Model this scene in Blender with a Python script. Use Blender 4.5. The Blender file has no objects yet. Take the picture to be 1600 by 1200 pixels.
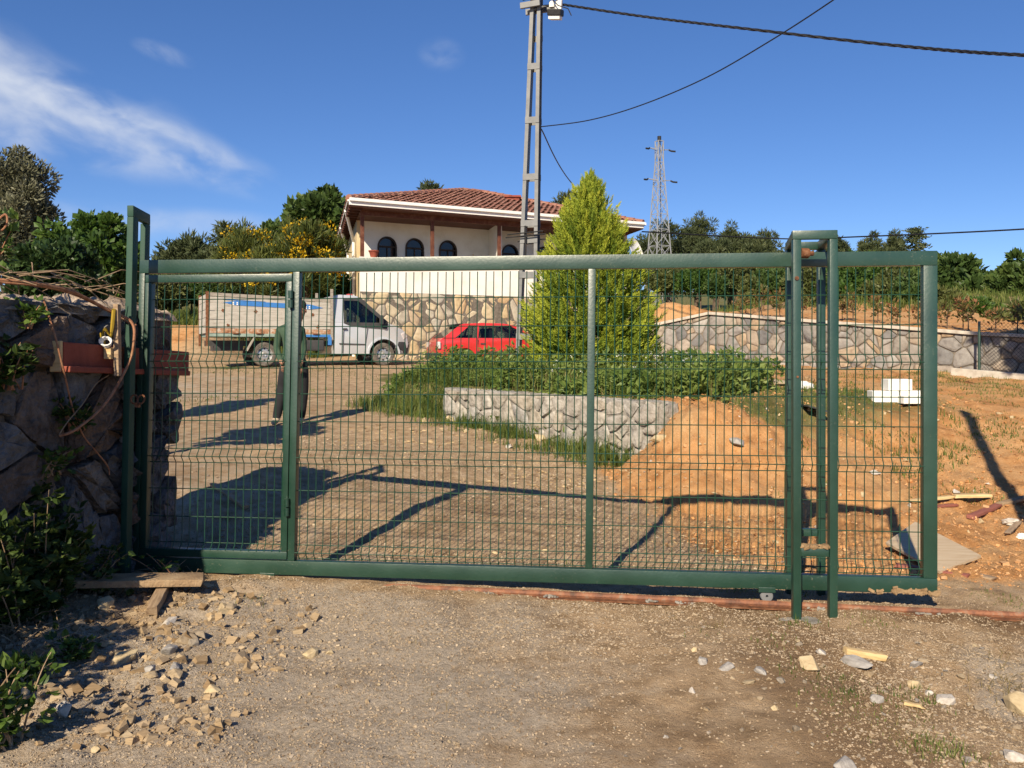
import bpy, bmesh, math, random
import numpy as np
from mathutils import Vector, Matrix, Euler

random.seed(7)
RS = np.random.RandomState(11)
sc = bpy.context.scene
COL = sc.collection

# ------------------------------------------------------------------ camera, sky, sun, exposure
F, CX, HY, CH = 1385.0, 800.0, 548.0, 1.5          # focal length and horizon of the 1600 px photograph, eye height
cam_d = bpy.data.cameras.new('camera')
cam = bpy.data.objects.new('camera', cam_d)
COL.objects.link(cam)
cam.location = (0, 0, CH)
cam.rotation_euler = (math.pi / 2, 0, 0)
cam_d.sensor_width = 36.0
cam_d.lens = 36.0 * F / 1600.0
cam_d.shift_y = -(600.0 - HY) / 1600.0
cam_d.clip_start = 0.05
cam_d.clip_end = 4000
sc.camera = cam

SUN_EL = math.radians(32.0)
SUN_AZ = math.radians(180 + 19.5)                  # clockwise from +Y: behind the camera, to the left
SV = Vector((math.sin(SUN_AZ) * math.cos(SUN_EL), math.cos(SUN_AZ) * math.cos(SUN_EL), math.sin(SUN_EL)))
sun_d = bpy.data.lights.new('sun', 'SUN')
sun_d.energy = 5.0
sun_d.angle = math.radians(0.55)
sun_d.color = (1.0, 0.86, 0.65)
sun = bpy.data.objects.new('sun', sun_d)
COL.objects.link(sun)
sun.rotation_euler = (-SV).to_track_quat('-Z', 'Y').to_euler()
sun.location = (-6, -10, 14)

world = bpy.data.worlds.new('World')
sc.world = world
world.use_nodes = True
wn, wl = world.node_tree.nodes, world.node_tree.links
wn.clear()
w_out = wn.new('ShaderNodeOutputWorld')
w_bg = wn.new('ShaderNodeBackground')
w_sky = wn.new('ShaderNodeTexSky')
w_sky.sky_type = 'NISHITA'
w_sky.sun_disc = False
w_sky.sun_elevation = SUN_EL
w_sky.sun_rotation = SUN_AZ
w_sky.air_density = 1.0
w_sky.dust_density = 0.0
w_sky.ozone_density = 3.0
w_sky.altitude = 4000
w_bg.inputs['Strength'].default_value = 0.123
w_hsv = wn.new('ShaderNodeHueSaturation')
w_hsv.inputs['Saturation'].default_value = 1.3
w_hsv.inputs['Hue'].default_value = .511
w_gam = wn.new('ShaderNodeGamma')
w_gam.inputs[1].default_value = .8
wl.new(w_sky.outputs[0], w_gam.inputs[0])
wl.new(w_gam.outputs[0], w_hsv.inputs['Color'])
w_tc = wn.new('ShaderNodeTexCoord')


def cirrus(center, rot, rad, dens, nscale, seed, prev):
    """a soft elliptical patch of thin cirrus round a direction of the sky"""
    mp = wn.new('ShaderNodeMapping')
    mp.vector_type = 'TEXTURE'
    mp.inputs['Location'].default_value = center
    mp.inputs['Rotation'].default_value = rot
    mp.inputs['Scale'].default_value = rad
    wl.new(w_tc.outputs['Generated'], mp.inputs['Vector'])
    ln = wn.new('ShaderNodeVectorMath'); ln.operation = 'LENGTH'
    wl.new(mp.outputs[0], ln.inputs[0])
    ns = wn.new('ShaderNodeTexNoise')
    ns.inputs['Scale'].default_value = nscale
    ns.inputs['Detail'].default_value = 7
    ns.inputs['Roughness'].default_value = 0.5
    ns.inputs['Distortion'].default_value = 0.35
    ad = wn.new('ShaderNodeVectorMath'); ad.operation = 'MULTIPLY_ADD'
    ad.inputs[1].default_value = (rad[0] / .1, 1.0, rad[2] / .1 * 1.7)
    ad.inputs[2].default_value = (seed, seed * 1.7, seed * .3)
    wl.new(mp.outputs[0], ad.inputs[0])
    wl.new(ad.outputs[0], ns.inputs['Vector'])
    m1 = wn.new('ShaderNodeMapRange'); m1.interpolation_type = 'SMOOTHSTEP'
    m1.inputs['From Min'].default_value = 1.0
    m1.inputs['From Max'].default_value = 0.15
    wl.new(ln.outputs['Value'], m1.inputs['Value'])
    m2 = wn.new('ShaderNodeMapRange'); m2.interpolation_type = 'SMOOTHSTEP'
    m2.inputs['From Min'].default_value = 0.30
    m2.inputs['From Max'].default_value = 0.78
    wl.new(ns.outputs[0], m2.inputs['Value'])
    mu = wn.new('ShaderNodeMath'); mu.operation = 'MULTIPLY'
    wl.new(m1.outputs[0], mu.inputs[0]); wl.new(m2.outputs[0], mu.inputs[1])
    mu2 = wn.new('ShaderNodeMath'); mu2.operation = 'MULTIPLY'
    wl.new(mu.outputs[0], mu2.inputs[0]); mu2.inputs[1].default_value = dens
    mx = wn.new('ShaderNodeMixRGB')
    mx.inputs[2].default_value = (3.7, 4.0, 4.6, 1)
    wl.new(mu2.outputs[0], mx.inputs[0]); wl.new(prev, mx.inputs[1])
    return mx.outputs[0]


def skydir(px, py):
    v = Vector(((px - CX) / F, 1.0, (HY - py) / F)).normalized()
    return v


_c = w_hsv.outputs[0]
_c = cirrus(skydir(35, 145), (0, math.radians(13), 0), (.19, .5, .050), 1.0, 1.6, 3.1, _c)
_c = cirrus(skydir(60, 205), (0, math.radians(8), 0), (.22, .5, .04), .7, 1.8, 2.2, _c)
_c = cirrus(skydir(-70, 85), (0, math.radians(30), 0), (.14, .5, .060), .8, 1.7, 8.4, _c)
_c = cirrus(skydir(215, 212), (0, math.radians(19), 0), (.17, .5, .036), 1.0, 1.9, 5.7, _c)
_c = cirrus(skydir(255, 83), (0, math.radians(14), 0), (.032, .3, .012), .55, 2.5, 1.3, _c)
_c = cirrus(skydir(210, 345), (0, 0, 0), (.22, .4, .022), .5, 1.4, 9.3, _c)
_c = cirrus(skydir(690, 85), (0, 0, 0), (.03, .3, .02), .22, 2.7, 6.3, _c)
wl.new(_c, w_bg.inputs['Color'])
wl.new(w_bg.outputs[0], w_out.inputs['Surface'])

sc.view_settings.view_transform = 'Standard'
sc.view_settings.look = 'None'
sc.view_settings.gamma = 1.0
sc.view_settings.use_curve_mapping = False
sc.view_settings.exposure = 0.6
sc.render.engine = 'CYCLES'
sc.cycles.use_denoising = True
sc.cycles.max_bounces = 6
sc.cycles.transparent_max_bounces = 8


# ------------------------------------------------------------------ helpers
def at(px, py, d):
    """point that the photograph shows at pixel (px, py), standing d metres away"""
    return Vector(((px - CX) / F * d, d, CH + (HY - py) / F * d))


def sm(a, b, x):
    t = np.clip((x - a) / (b - a), 0, 1)
    return t * t * (3 - 2 * t)


def _h(ix, iy, s):
    v = np.sin(ix * 127.1 + iy * 311.7 + s * 74.7) * 43758.5453
    return v - np.floor(v)


def vnoise(x, y, s=0):
    ix, iy = np.floor(x), np.floor(y)
    fx, fy = x - ix, y - iy
    fx = fx * fx * (3 - 2 * fx); fy = fy * fy * (3 - 2 * fy)
    a, b = _h(ix, iy, s), _h(ix + 1, iy, s)
    c, d = _h(ix, iy + 1, s), _h(ix + 1, iy + 1, s)
    return (a * (1 - fx) + b * fx) * (1 - fy) + (c * (1 - fx) + d * fx) * fy - .5


def fbm(x, y, s=0, o=4):
    r, a, f = 0, 1.0, 1.0
    for k in range(o):
        r = r + a * vnoise(x * f, y * f, s + k * 3.3)
        a *= .5; f *= 2.03
    return r


class MB:
    """collects shapes that become one mesh"""
    def __init__(self):
        self.v, self.f = [], []

    def add(self, vs, fs):
        n = len(self.v)
        self.v += [tuple(p) for p in vs]
        self.f += [tuple(i + n for i in q) for q in fs]
        return self

    def box(self, c, s, R=None):
        c = Vector(c)
        pts = []
        for z in (-.5, .5):
            for y in (-.5, .5):
                for x in (-.5, .5):
                    p = Vector((x * s[0], y * s[1], z * s[2]))
                    if R is not None:
                        p = R @ p
                    pts.append(c + p)
        return self.add(pts, [(0, 2, 3, 1), (4, 5, 7, 6), (0, 1, 5, 4), (2, 6, 7, 3), (0, 4, 6, 2), (1, 3, 7, 5)])

    def bb(self, x0, x1, y0, y1, z0, z1):
        return self.box(((x0 + x1) / 2, (y0 + y1) / 2, (z0 + z1) / 2), (x1 - x0, y1 - y0, z1 - z0))

    def bar(self, p0, p1, w, h, up=(0, 0, 1)):
        p0, p1 = Vector(p0), Vector(p1)
        d = (p1 - p0)
        L = d.length
        d.normalize()
        up = Vector(up)
        if abs(d.dot(up)) > .98:
            up = Vector((0, 1, 0))
        s = d.cross(up).normalized()
        u = s.cross(d).normalized()
        R = Matrix((d, s, u)).transposed()
        return self.box((p0 + p1) / 2, (L, w, h), R)

    def tube(self, pts, r, n=6, caps=True):
        pts = [Vector(p) for p in pts]
        rs = r if isinstance(r, (list, tuple)) else [r] * len(pts)
        base = len(self.v)
        prev = None
        for i, p in enumerate(pts):
            d = (pts[min(i + 1, len(pts) - 1)] - pts[max(i - 1, 0)])
            if d.length < 1e-9:
                d = Vector((0, 0, 1))
            d.normalize()
            if prev is None:
                a = Vector((0, 0, 1)) if abs(d.z) < .9 else Vector((1, 0, 0))
                s = d.cross(a).normalized()
            else:
                s = (prev - d * prev.dot(d)).normalized()
            prev = s
            t = d.cross(s)
            for k in range(n):
                an = 2 * math.pi * k / n
                self.v.append(tuple(p + (s * math.cos(an) + t * math.sin(an)) * rs[i]))
        for i in range(len(pts) - 1):
            for k in range(n):
                a = base + i * n + k
                b = base + i * n + (k + 1) % n
                self.f.append((a, b, b + n, a + n))
        if caps:
            self.f.append(tuple(base + k for k in range(n))[::-1])
            e = base + (len(pts) - 1) * n
            self.f.append(tuple(e + k for k in range(n)))
        return self

    def cyl(self, p0, p1, r, n=16, r1=None):
        return self.tube([p0, p1], [r, r if r1 is None else r1], n)

    def lathe(self, c, axis, prof, n=24):
        """profile [(radius, along axis)] turned round an axis"""
        c = Vector(c); axis = Vector(axis).normalized()
        a = Vector((0, 0, 1)) if abs(axis.z) < .9 else Vector((1, 0, 0))
        s = axis.cross(a).normalized(); t = axis.cross(s)
        base = len(self.v)
        for (r, h) in prof:
            for k in range(n):
                an = 2 * math.pi * k / n
                self.v.append(tuple(c + axis * h + (s * math.cos(an) + t * math.sin(an)) * r))
        for i in range(len(prof) - 1):
            for k in range(n):
                q = base + i * n + k; w = base + i * n + (k + 1) % n
                self.f.append((q, w, w + n, q + n))
        return self

    def prism(self, poly, fn0, fn1):
        """closed polygon [(a,b)] placed by two functions (front and back) and joined"""
        n = len(poly)
        b = len(self.v)
        self.v += [tuple(fn0(*p)) for p in poly] + [tuple(fn1(*p)) for p in poly]
        self.f.append(tuple(b + i for i in range(n)))
        self.f.append(tuple(b + n + i for i in range(n))[::-1])
        for i in range(n):
            j = (i + 1) % n
            self.f.append((b + i, b + n + i, b + n + j, b + j))
        return self

    def mesh(self, name, smooth=False, bevel=0):
        me = bpy.data.meshes.new(name)
        me.from_pydata(self.v, [], self.f)
        bm = bmesh.new(); bm.from_mesh(me)
        bmesh.ops.recalc_face_normals(bm, faces=bm.faces)
        if bevel:
            bmesh.ops.bevel(bm, geom=[e for e in bm.edges if e.calc_face_angle(0) > .5], offset=bevel, segments=2,
                            affect='EDGES', clamp_overlap=True, profile=.6)
        bm.to_mesh(me); bm.free()
        if smooth:
            me.shade_smooth()
            me.set_sharp_from_angle(angle=math.radians(38))
        me.update()
        return me

    def build(self, name, mat, parent=None, smooth=False, bevel=0, loc=None):
        if loc is not None:
            L = Vector(loc)
            self.v = [tuple(Vector(p) - L) for p in self.v]
        o = bpy.data.objects.new(name, self.mesh(name, smooth, bevel))
        link(o, mat, parent)
        if loc is not None:
            o.location = loc
        return o


def link(o, mat=None, parent=None):
    COL.objects.link(o)
    if mat is not None:
        o.data.materials.append(mat)
    if parent is not None:
        o.parent = parent
    return o


def tag(o, label, cat=None, group=None, kind=None):
    o['label'] = label
    if cat:
        o['category'] = cat
    if group:
        o['group'] = group
    if kind:
        o['kind'] = kind
    return o


def thing(name, label, cat, loc=(0, 0, 0), rz=0.0, group=None):
    o = bpy.data.objects.new(name, None)
    o.empty_display_size = .2
    COL.objects.link(o)
    o.location = loc
    o.rotation_euler = (0, 0, rz)
    return tag(o, label, cat, group)


def copy_tree(o, parent=None):
    c = o.copy()
    COL.objects.link(c)
    c.parent = parent
    for ch in list(o.children):
        copy_tree(ch, c)
    return c


def np_mesh(name, V, Fq, attr=None, smooth=False):
    """mesh from numpy arrays: V (n,3), Fq (m,3) or (m,4); attr (n,) -> colour attribute 'tint'"""
    V = np.asarray(V, np.float32); Fq = np.asarray(Fq, np.int32)
    me = bpy.data.meshes.new(name)
    me.vertices.add(len(V)); me.vertices.foreach_set('co', V.ravel())
    k = Fq.shape[1]
    me.loops.add(Fq.size); me.loops.foreach_set('vertex_index', Fq.ravel())
    me.polygons.add(len(Fq))
    me.polygons.foreach_set('loop_start', np.arange(0, Fq.size, k, dtype=np.int32))
    if smooth:
        me.polygons.foreach_set('use_smooth', np.ones(len(Fq), bool))
    me.update(calc_edges=True)
    if attr is not None:
        a = me.color_attributes.new('tint', 'FLOAT_COLOR', 'POINT')
        attr = np.asarray(attr, np.float32)
        if attr.ndim == 1:
            c = np.repeat(attr[:, None], 4, 1)
        else:
            c = np.concatenate([attr, np.ones((len(attr), 4 - attr.shape[1]), np.float32)], 1)
        a.data.foreach_set('color', c.astype(np.float32).ravel())
    me.validate()
    if not smooth:
        me.shade_flat()
    return me


def mesh_obj(name, me, mat, parent=None, loc=None):
    o = bpy.data.objects.new(name, me)
    link(o, mat, parent)
    if loc is not None:
        o.location = loc
    return o


# ------------------------------------------------------------------ materials
def nt(name):
    m = bpy.data.materials.new(name)
    m.use_nodes = True
    n, l = m.node_tree.nodes, m.node_tree.links
    b = n.get('Principled BSDF')
    return m, n, l, b


def ramp(n, cols, pos=None):
    r = n.new('ShaderNodeValToRGB')
    e = r.color_ramp.elements
    while len(e) < len(cols):
        e.new(.5)
    for i, c in enumerate(cols):
        e[i].position = pos[i] if pos else i / (len(cols) - 1)
        e[i].color = (*c, 1)
    return r


def mat_noise(name, cols, scale=8, detail=6, rough=.8, rr=.1, bump=.2, bscale=40, spec=.3, metal=0, pos=None,
              stretch=None, objrand=None, coat=0, dist=.02, rough_n=.6):
    """base colour from a noise ramp, bump from a finer noise"""
    m, n, l, b = nt(name)
    tc = n.new('ShaderNodeTexCoord')
    vec = tc.outputs['Object']
    if objrand:
        oi = n.new('ShaderNodeObjectInfo')
        va = n.new('ShaderNodeVectorMath'); va.operation = 'MULTIPLY_ADD'
        va.inputs[1].default_value = (1, 1, 1)
        l.new(vec, va.inputs[0])
        sc3 = n.new('ShaderNodeVectorMath'); sc3.operation = 'SCALE'
        sc3.inputs[0].default_value = (37, 19, 53)
        l.new(oi.outputs['Random'], sc3.inputs['Scale'])
        l.new(sc3.outputs[0], va.inputs[2])
        vec = va.outputs[0]
    if stretch:
        mp = n.new('ShaderNodeMapping')
        mp.inputs['Scale'].default_value = stretch
        l.new(vec, mp.inputs[0]); vec = mp.outputs[0]
    a = n.new('ShaderNodeTexNoise')
    a.inputs['Scale'].default_value = scale
    a.inputs['Detail'].default_value = detail
    a.inputs['Roughness'].default_value = rough_n
    l.new(vec, a.inputs['Vector'])
    r = ramp(n, cols, pos or [.3 + .4 * i / (len(cols) - 1) for i in range(len(cols))])
    l.new(a.outputs[0], r.inputs[0])
    col = r.outputs[0]
    if objrand:
        r2 = ramp(n, objrand)
        r2.color_ramp.interpolation = 'LINEAR'
        l.new(oi.outputs['Random'], r2.inputs[0])
        mx = n.new('ShaderNodeMixRGB'); mx.blend_type = 'MULTIPLY'; mx.inputs[0].default_value = 1
        l.new(col, mx.inputs[1]); l.new(r2.outputs[0], mx.inputs[2])
        col = mx.outputs[0]
    l.new(col, b.inputs['Base Color'])
    if rr:
        mr = n.new('ShaderNodeMapRange')
        mr.inputs['To Min'].default_value = max(.05, rough - rr); mr.inputs['To Max'].default_value = min(1, rough + rr)
        l.new(a.outputs[0], mr.inputs[0]); l.new(mr.outputs[0], b.inputs['Roughness'])
    else:
        b.inputs['Roughness'].default_value = rough
    b.inputs['Specular IOR Level'].default_value = spec
    b.inputs['Metallic'].default_value = metal
    b.inputs['Coat Weight'].default_value = coat
    b.inputs['Coat Roughness'].default_value = .12 if coat < 1 else .32
    if bump:
        bn = n.new('ShaderNodeTexNoise')
        bn.inputs['Scale'].default_value = bscale; bn.inputs['Detail'].default_value = 5
        l.new(vec, bn.inputs['Vector'])
        bp = n.new('ShaderNodeBump')
        bp.inputs['Strength'].default_value = bump; bp.inputs['Distance'].default_value = dist
        l.new(bn.outputs[0], bp.inputs['Height']); l.new(bp.outputs[0], b.inputs['Normal'])
    return m


def mat_leaf(name, cols, trans=.35, rough=.5, spec=.35, nscale=1.2, hue_by_obj=.0):
    """leaves: colour from each leaf's own tint (attribute) and a broad noise; light passes through a little"""
    m, n, l, b = nt(name)
    at_ = n.new('ShaderNodeAttribute'); at_.attribute_name = 'tint'
    tc = n.new('ShaderNodeTexCoord')
    ns = n.new('ShaderNodeTexNoise'); ns.inputs['Scale'].default_value = nscale; ns.inputs['Detail'].default_value = 3
    l.new(tc.outputs['Object'], ns.inputs['Vector'])
    ad = n.new('ShaderNodeMath'); ad.operation = 'MULTIPLY_ADD'
    l.new(ns.outputs[0], ad.inputs[0]); ad.inputs[1].default_value = .55
    sb = n.new('ShaderNodeMath'); sb.operation = 'SUBTRACT'; sb.inputs[1].default_value = .275
    l.new(at_.outputs['Fac'], sb.inputs[0])
    l.new(sb.outputs[0], ad.inputs[2])
    r = ramp(n, cols)
    l.new(ad.outputs[0], r.inputs[0])
    l.new(r.outputs[0], b.inputs['Base Color'])
    b.inputs['Roughness'].default_value = rough
    b.inputs['Specular IOR Level'].default_value = spec
    tr = n.new('ShaderNodeBsdfTranslucent')
    hs = n.new('ShaderNodeHueSaturation'); hs.inputs['Value'].default_value = 1.25; hs.inputs['Hue'].default_value = .485
    l.new(r.outputs[0], hs.inputs['Color']); l.new(hs.outputs[0], tr.inputs['Color'])
    mx = n.new('ShaderNodeMixShader'); mx.inputs[0].default_value = trans
    l.new(b.outputs[0], mx.inputs[1]); l.new(tr.outputs[0], mx.inputs[2])
    l.new(mx.outputs[0], n.get('Material Output').inputs['Surface'])
    return m


M = {}
def gate_paint():
    """brushed green enamel with dust specks and dull weathered streaks"""
    m = mat_noise('green_gate_paint', [(.006, .031, .019), (.009, .041, .026), (.014, .053, .036)], 2.5, 7, .38, .12, .05, 60, spec=.85)
    n, l = m.node_tree.nodes, m.node_tree.links
    b = n.get('Principled BSDF')
    src = b.inputs['Base Color'].links[0].from_socket
    tc = n.new('ShaderNodeTexCoord')
    d1 = n.new('ShaderNodeTexNoise'); d1.inputs['Scale'].default_value = 55; d1.inputs['Detail'].default_value = 6; d1.inputs['Roughness'].default_value = .7
    d2 = n.new('ShaderNodeTexNoise'); d2.inputs['Scale'].default_value = 3.1; d2.inputs['Detail'].default_value = 5
    l.new(tc.outputs['Object'], d1.inputs['Vector']); l.new(tc.outputs['Object'], d2.inputs['Vector'])
    m1 = n.new('ShaderNodeMapRange'); m1.inputs[1].default_value = .60; m1.inputs[2].default_value = .74; l.new(d1.outputs[0], m1.inputs[0])
    m2 = n.new('ShaderNodeMapRange'); m2.inputs[1].default_value = .42; m2.inputs[2].default_value = .72; l.new(d2.outputs[0], m2.inputs[0])
    mu = n.new('ShaderNodeMath'); mu.operation = 'MULTIPLY'; l.new(m1.outputs[0], mu.inputs[0]); l.new(m2.outputs[0], mu.inputs[1])
    mx = n.new('ShaderNodeMixRGB'); mx.inputs[2].default_value = (.17, .17, .12, 1)
    l.new(mu.outputs[0], mx.inputs[0]); l.new(src, mx.inputs[1]); l.new(mx.outputs[0], b.inputs['Base Color'])
    return m


M['gate'] = gate_paint()
M['post_paint'] = mat_noise('dull_green_paint', [(.008, .038, .024), (.012, .052, .033), (.017, .064, .042)], 2.5, 7, .62, .1, .05, 60, spec=.35)
M['gate_wire'] = mat_noise('green_wire_coating', [(.008, .040, .022), (.012, .055, .032)], 9, 3, .4, .08, 0, spec=.5)
M['rust'] = mat_noise('rust', [(.07, .032, .018), (.16, .065, .03), (.24, .125, .07)], 22, 6, .85, .1, .3, 90)
M['rail'] = mat_noise('rusty_rail', [(.09, .05, .033), (.17, .075, .045), (.27, .115, .06), (.25, .18, .13)], 14, 8, .7, .15, .25, 90)
M['steel'] = mat_noise('galvanised_steel', [(.12, .125, .13), (.165, .17, .175), (.21, .215, .215)], 6, 5, .55, .12, .06, 60, spec=.5)
M['pylon'] = mat_noise('pylon_steel', [(.24, .25, .27), (.33, .34, .36)], 1.5, 3, .6, .05, 0)
M['black'] = mat_noise('black_rubber', [(.012, .012, .013), (.03, .03, .032)], 12, 4, .6, .1, .05, 60)
M['cable'] = mat_noise('cable_black', [(.010, .010, .012), (.02, .02, .022)], 12, 2, .5, .05, 0)
M['soil_mud'] = mat_noise('dried_mud', [(.16, .10, .05), (.26, .17, .09), (.33, .23, .13)], 20, 6, .95, .04, .5, 80)
M['wood_grey'] = mat_noise('weathered_wood', [(.20, .13, .08), (.34, .24, .15), (.42, .31, .20)], 5, 7, .85, .08, .25, 60, stretch=(1.5, 14, 14))
M['wood_muddy'] = mat_noise('mud_caked_wood', [(.20, .13, .075), (.30, .205, .12), (.37, .27, .165)], 7, 7, .92, .05, .5, 70)
M['wood_pale'] = mat_noise('pale_pine_wood', [(.42, .28, .12), (.58, .42, .21), (.64, .48, .26)], 5, 6, .75, .08, .15, 70, stretch=(1.5, 12, 12))
M['ply'] = mat_noise('plywood_board', [(.42, .31, .19), (.50, .39, .26), (.55, .45, .31)], 3.0, 6, .8, .06, .1, 50, stretch=(1, 6, 1))
M['wood_red'] = mat_noise('reddish_wood', [(.20, .07, .05), (.30, .11, .08)], 6, 5, .8, .08, .2, 60, stretch=(1.5, 10, 10))
M['tile_red'] = mat_noise('red_clay', [(.16, .035, .022), (.25, .06, .036), (.30, .085, .05)], 5, 6, .75, .1, .15, 60)
M['cane'] = mat_noise('dry_cane', [(.20, .085, .045), (.32, .15, .08), (.36, .21, .12)], 30, 4, .75, .08, .15, 120)
M['twig'] = mat_noise('dry_twig', [(.16, .10, .06), (.30, .21, .13), (.38, .29, .19)], 20, 4, .85, .08, 0)
M['bark'] = mat_noise('bark', [(.05, .035, .025), (.11, .08, .055), (.16, .125, .09)], 9, 6, .92, .05, .6, 30)
# ------------------------------------------------------------------ terrain
BA, BB = np.array([-1.07, 13.6]), np.array([1.62, 9.95])      # front foot of the old bed wall
BD = (BB - BA) / np.linalg.norm(BB - BA)
BN = np.array([-BD[1], BD[0]])                                # towards the bed, away from the camera
BL = np.linalg.norm(BB - BA)
RW = [np.array(p) for p in ((2.6, 21.7), (4.6, 20.7), (8.96, 17.0), (11.6, 15.6))]   # retaining wall face
RWT = [1.98, 2.41, 1.86, 1.68]                                # top of the wall at those points
BASE_Y = [-60, 0, 5.5, 8.7, 12.7, 18, 24, 28, 34, 45, 60, 120, 220, 500, 1200]
BASE_Z = [-.5, 0, 0, .18, .41, .74, 1.07, 1.17, 1.35, 2.2, 4.2, 9.5, 13, 16, 18]


def seg_side(x, y, a, b):
    """signed distance to a line (positive behind it) and position along it"""
    d = (b - a); L = np.hypot(*d); d = d / L
    n = np.array([-d[1], d[0]])
    return (x - a[0]) * n[0] + (y - a[1]) * n[1], (x - a[0]) * d[0] + (y - a[1]) * d[1], L


def G0(x, y):
    """ground without fine relief"""
    z = np.interp(y, BASE_Y, BASE_Z)
    z = z - .016 * np.clip(x + .7, -6, 8) * (1 - sm(5.5, 9, y))
    # the drive tips down to the right just behind the gate
    z = z - .10 * np.clip(x + .2, -2.2, 2.0) * sm(6.0, 7.8, y) * (1 - sm(9.2, 11.8, y))
    # building plot on the right stands a little higher
    z = z + .36 * sm(1.2, 4.2, x) * sm(7.5, 13.5, y) * (1 - sm(19, 26, y))
    # bank left of the drive, behind the truck
    z = z + 1.15 * (1 - sm(-10.5, -8.6, x)) * sm(26, 30.5, y) * (1 - sm(50, 70, y))
    # bed behind the old wall
    s, t, L = seg_side(x, y, BA, BB)
    inb = sm(.02, .30, s) * sm(-2.7, -1.5, t) * (1 - sm(4.4, 6.2, t)) * (1 - sm(3.2, 6.0, s))
    zb = .90 + .018 * np.clip(y - 10, 0, 10)
    z = z + np.maximum(zb - z, 0) * inb
    # heap of dug orange soil
    gx, gy = x - 2.05, y - 9.75
    hp = np.exp(-(gx / np.where(gx < 0, .58, 1.5)) ** 2 - (gy / np.where(gy < 0, .80, 1.6)) ** 2)
    hr = .95 + .26 * fbm(x * 2.3, y * 2.3, 44, 4) + .10 * np.abs(fbm(x * 7, y * 7, 46, 3))
    z = np.maximum(z, np.where(hp > .04, (.06 + .84 * hp) * hr, -9))
    # ground held back by the stone retaining wall
    back = np.full(np.shape(z), -1e9)
    for i in range(3):
        s, t, L = seg_side(x, y, RW[i], RW[i + 1])
        inn = (t > -.02 * L) & (t < L * 1.02)
        zt = RWT[i] + (RWT[i + 1] - RWT[i]) * np.clip(t / L, 0, 1)
        zz = zt - .10 + .085 * np.clip(s - .4, 0, 60) + .62 * sm(.9, 2.0, s) * (1 - sm(3.9, 5.6, x))
        back = np.where(inn & (s > .22), np.maximum(back, zz), back)
    z = np.where((back > z) & (y > 12), back, z)
    return z


def G(x, y):
    x = np.asarray(x, float); y = np.asarray(y, float)
    z = G0(x, y)
    near = 1 - sm(20, 40, y)
    z = z + near * .045 * fbm(x * .9, y * .9, 1, 3)
    # shallow wheel ruts of the track
    for xr in (-1.05, .55):
        z = z - .022 * np.exp(-((x - xr - .12 * np.sin(y * .7)) / .16) ** 2) * (1 - sm(4.9, 5.4, y)) * (.6 + .8 * vnoise(x * 3, y * 1.2, 17))
    rub = (1 - sm(-1.9, -1.2, x + .25 * fbm(x * 2, y * 2, 5, 2))) * sm(2.0, 3.0, y) * (1 - sm(5.3, 5.9, y))
    rubr = sm(1.55, 2.4, x) * (1 - sm(5.0, 5.3, y))
    org = org_mask(x, y)
    a = .020 + .05 * rub + .025 * rubr + .055 * org
    z = z + near * a * fbm(x * 4.3, y * 4.3, 2, 3)
    z = z + (1 - sm(9, 14, y)) * (.012 + .022 * rub + .014 * rubr + .035 * org) * fbm(x * 14, y * 14, 9, 2)
    z = z + .11 * rub * (1 - sm(-3.4, -2.3, x)) * sm(2.5, 4.5, y)
    # clods and wheel ruts of the dug ground
    z = z + org * (1 - sm(12, 18, y)) * .05 * np.abs(fbm(x * 2.2 + .6 * y, y * 2.2, 14, 3))
    return z


def org_mask(x, y):
    w = .35 * fbm(x * 1.3, y * 1.3, 21, 3)
    m = sm(1.35, 2.0, x + w + .16 * np.clip(y - 6, 0, 4)) * sm(5.6, 6.1, y + .4 * w)
    return np.maximum(m * (1 - sm(24, 30, y)), 0)


def g1(x, y):
    return float(G(np.array([x]), np.array([y]))[0])


def ray_ground(px, py, d0=2.5, d1=60):
    """where the line of sight through a pixel first meets the ground"""
    ds = np.concatenate([np.arange(d0, 9, .01), np.arange(9, d1, .04)])
    xs = (px - CX) / F * ds
    zs = CH + (HY - py) / F * ds
    below = zs < G(xs, ds)
    i = int(np.argmax(below)) if below.any() else len(ds) - 1
    return float(xs[i]), float(ds[i]), float(G(xs[i:i + 1], ds[i:i + 1])[0])


def axis(*segs):
    out = []
    for a, b, st in segs:
        out.append(np.arange(a, b, st))
    return np.concatenate(out)


geo = lambda a, b, n: a * (b / a) ** (np.arange(n) / n)
gx = np.concatenate([-geo(15, 1500, 26)[::-1], axis((-14.9, -5, .22), (-5, 5.2, .034), (5.2, 15, .14)), geo(15.1, 1500, 26)])
gy = np.concatenate([-geo(6, 200, 10)[::-1], axis((-5.5, 2.3, .4), (2.3, 7.6, .03), (7.6, 16, .065), (16, 30, .2)), geo(30, 1600, 60)])
X, Y = np.meshgrid(gx, gy)
Z = G(X, Y)
nx, ny = len(gx), len(gy)
idx = np.arange(nx * ny).reshape(ny, nx)
quads = np.stack([idx[:-1, :-1], idx[:-1, 1:], idx[1:, 1:], idx[1:, :-1]], -1).reshape(-1, 4)
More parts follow.
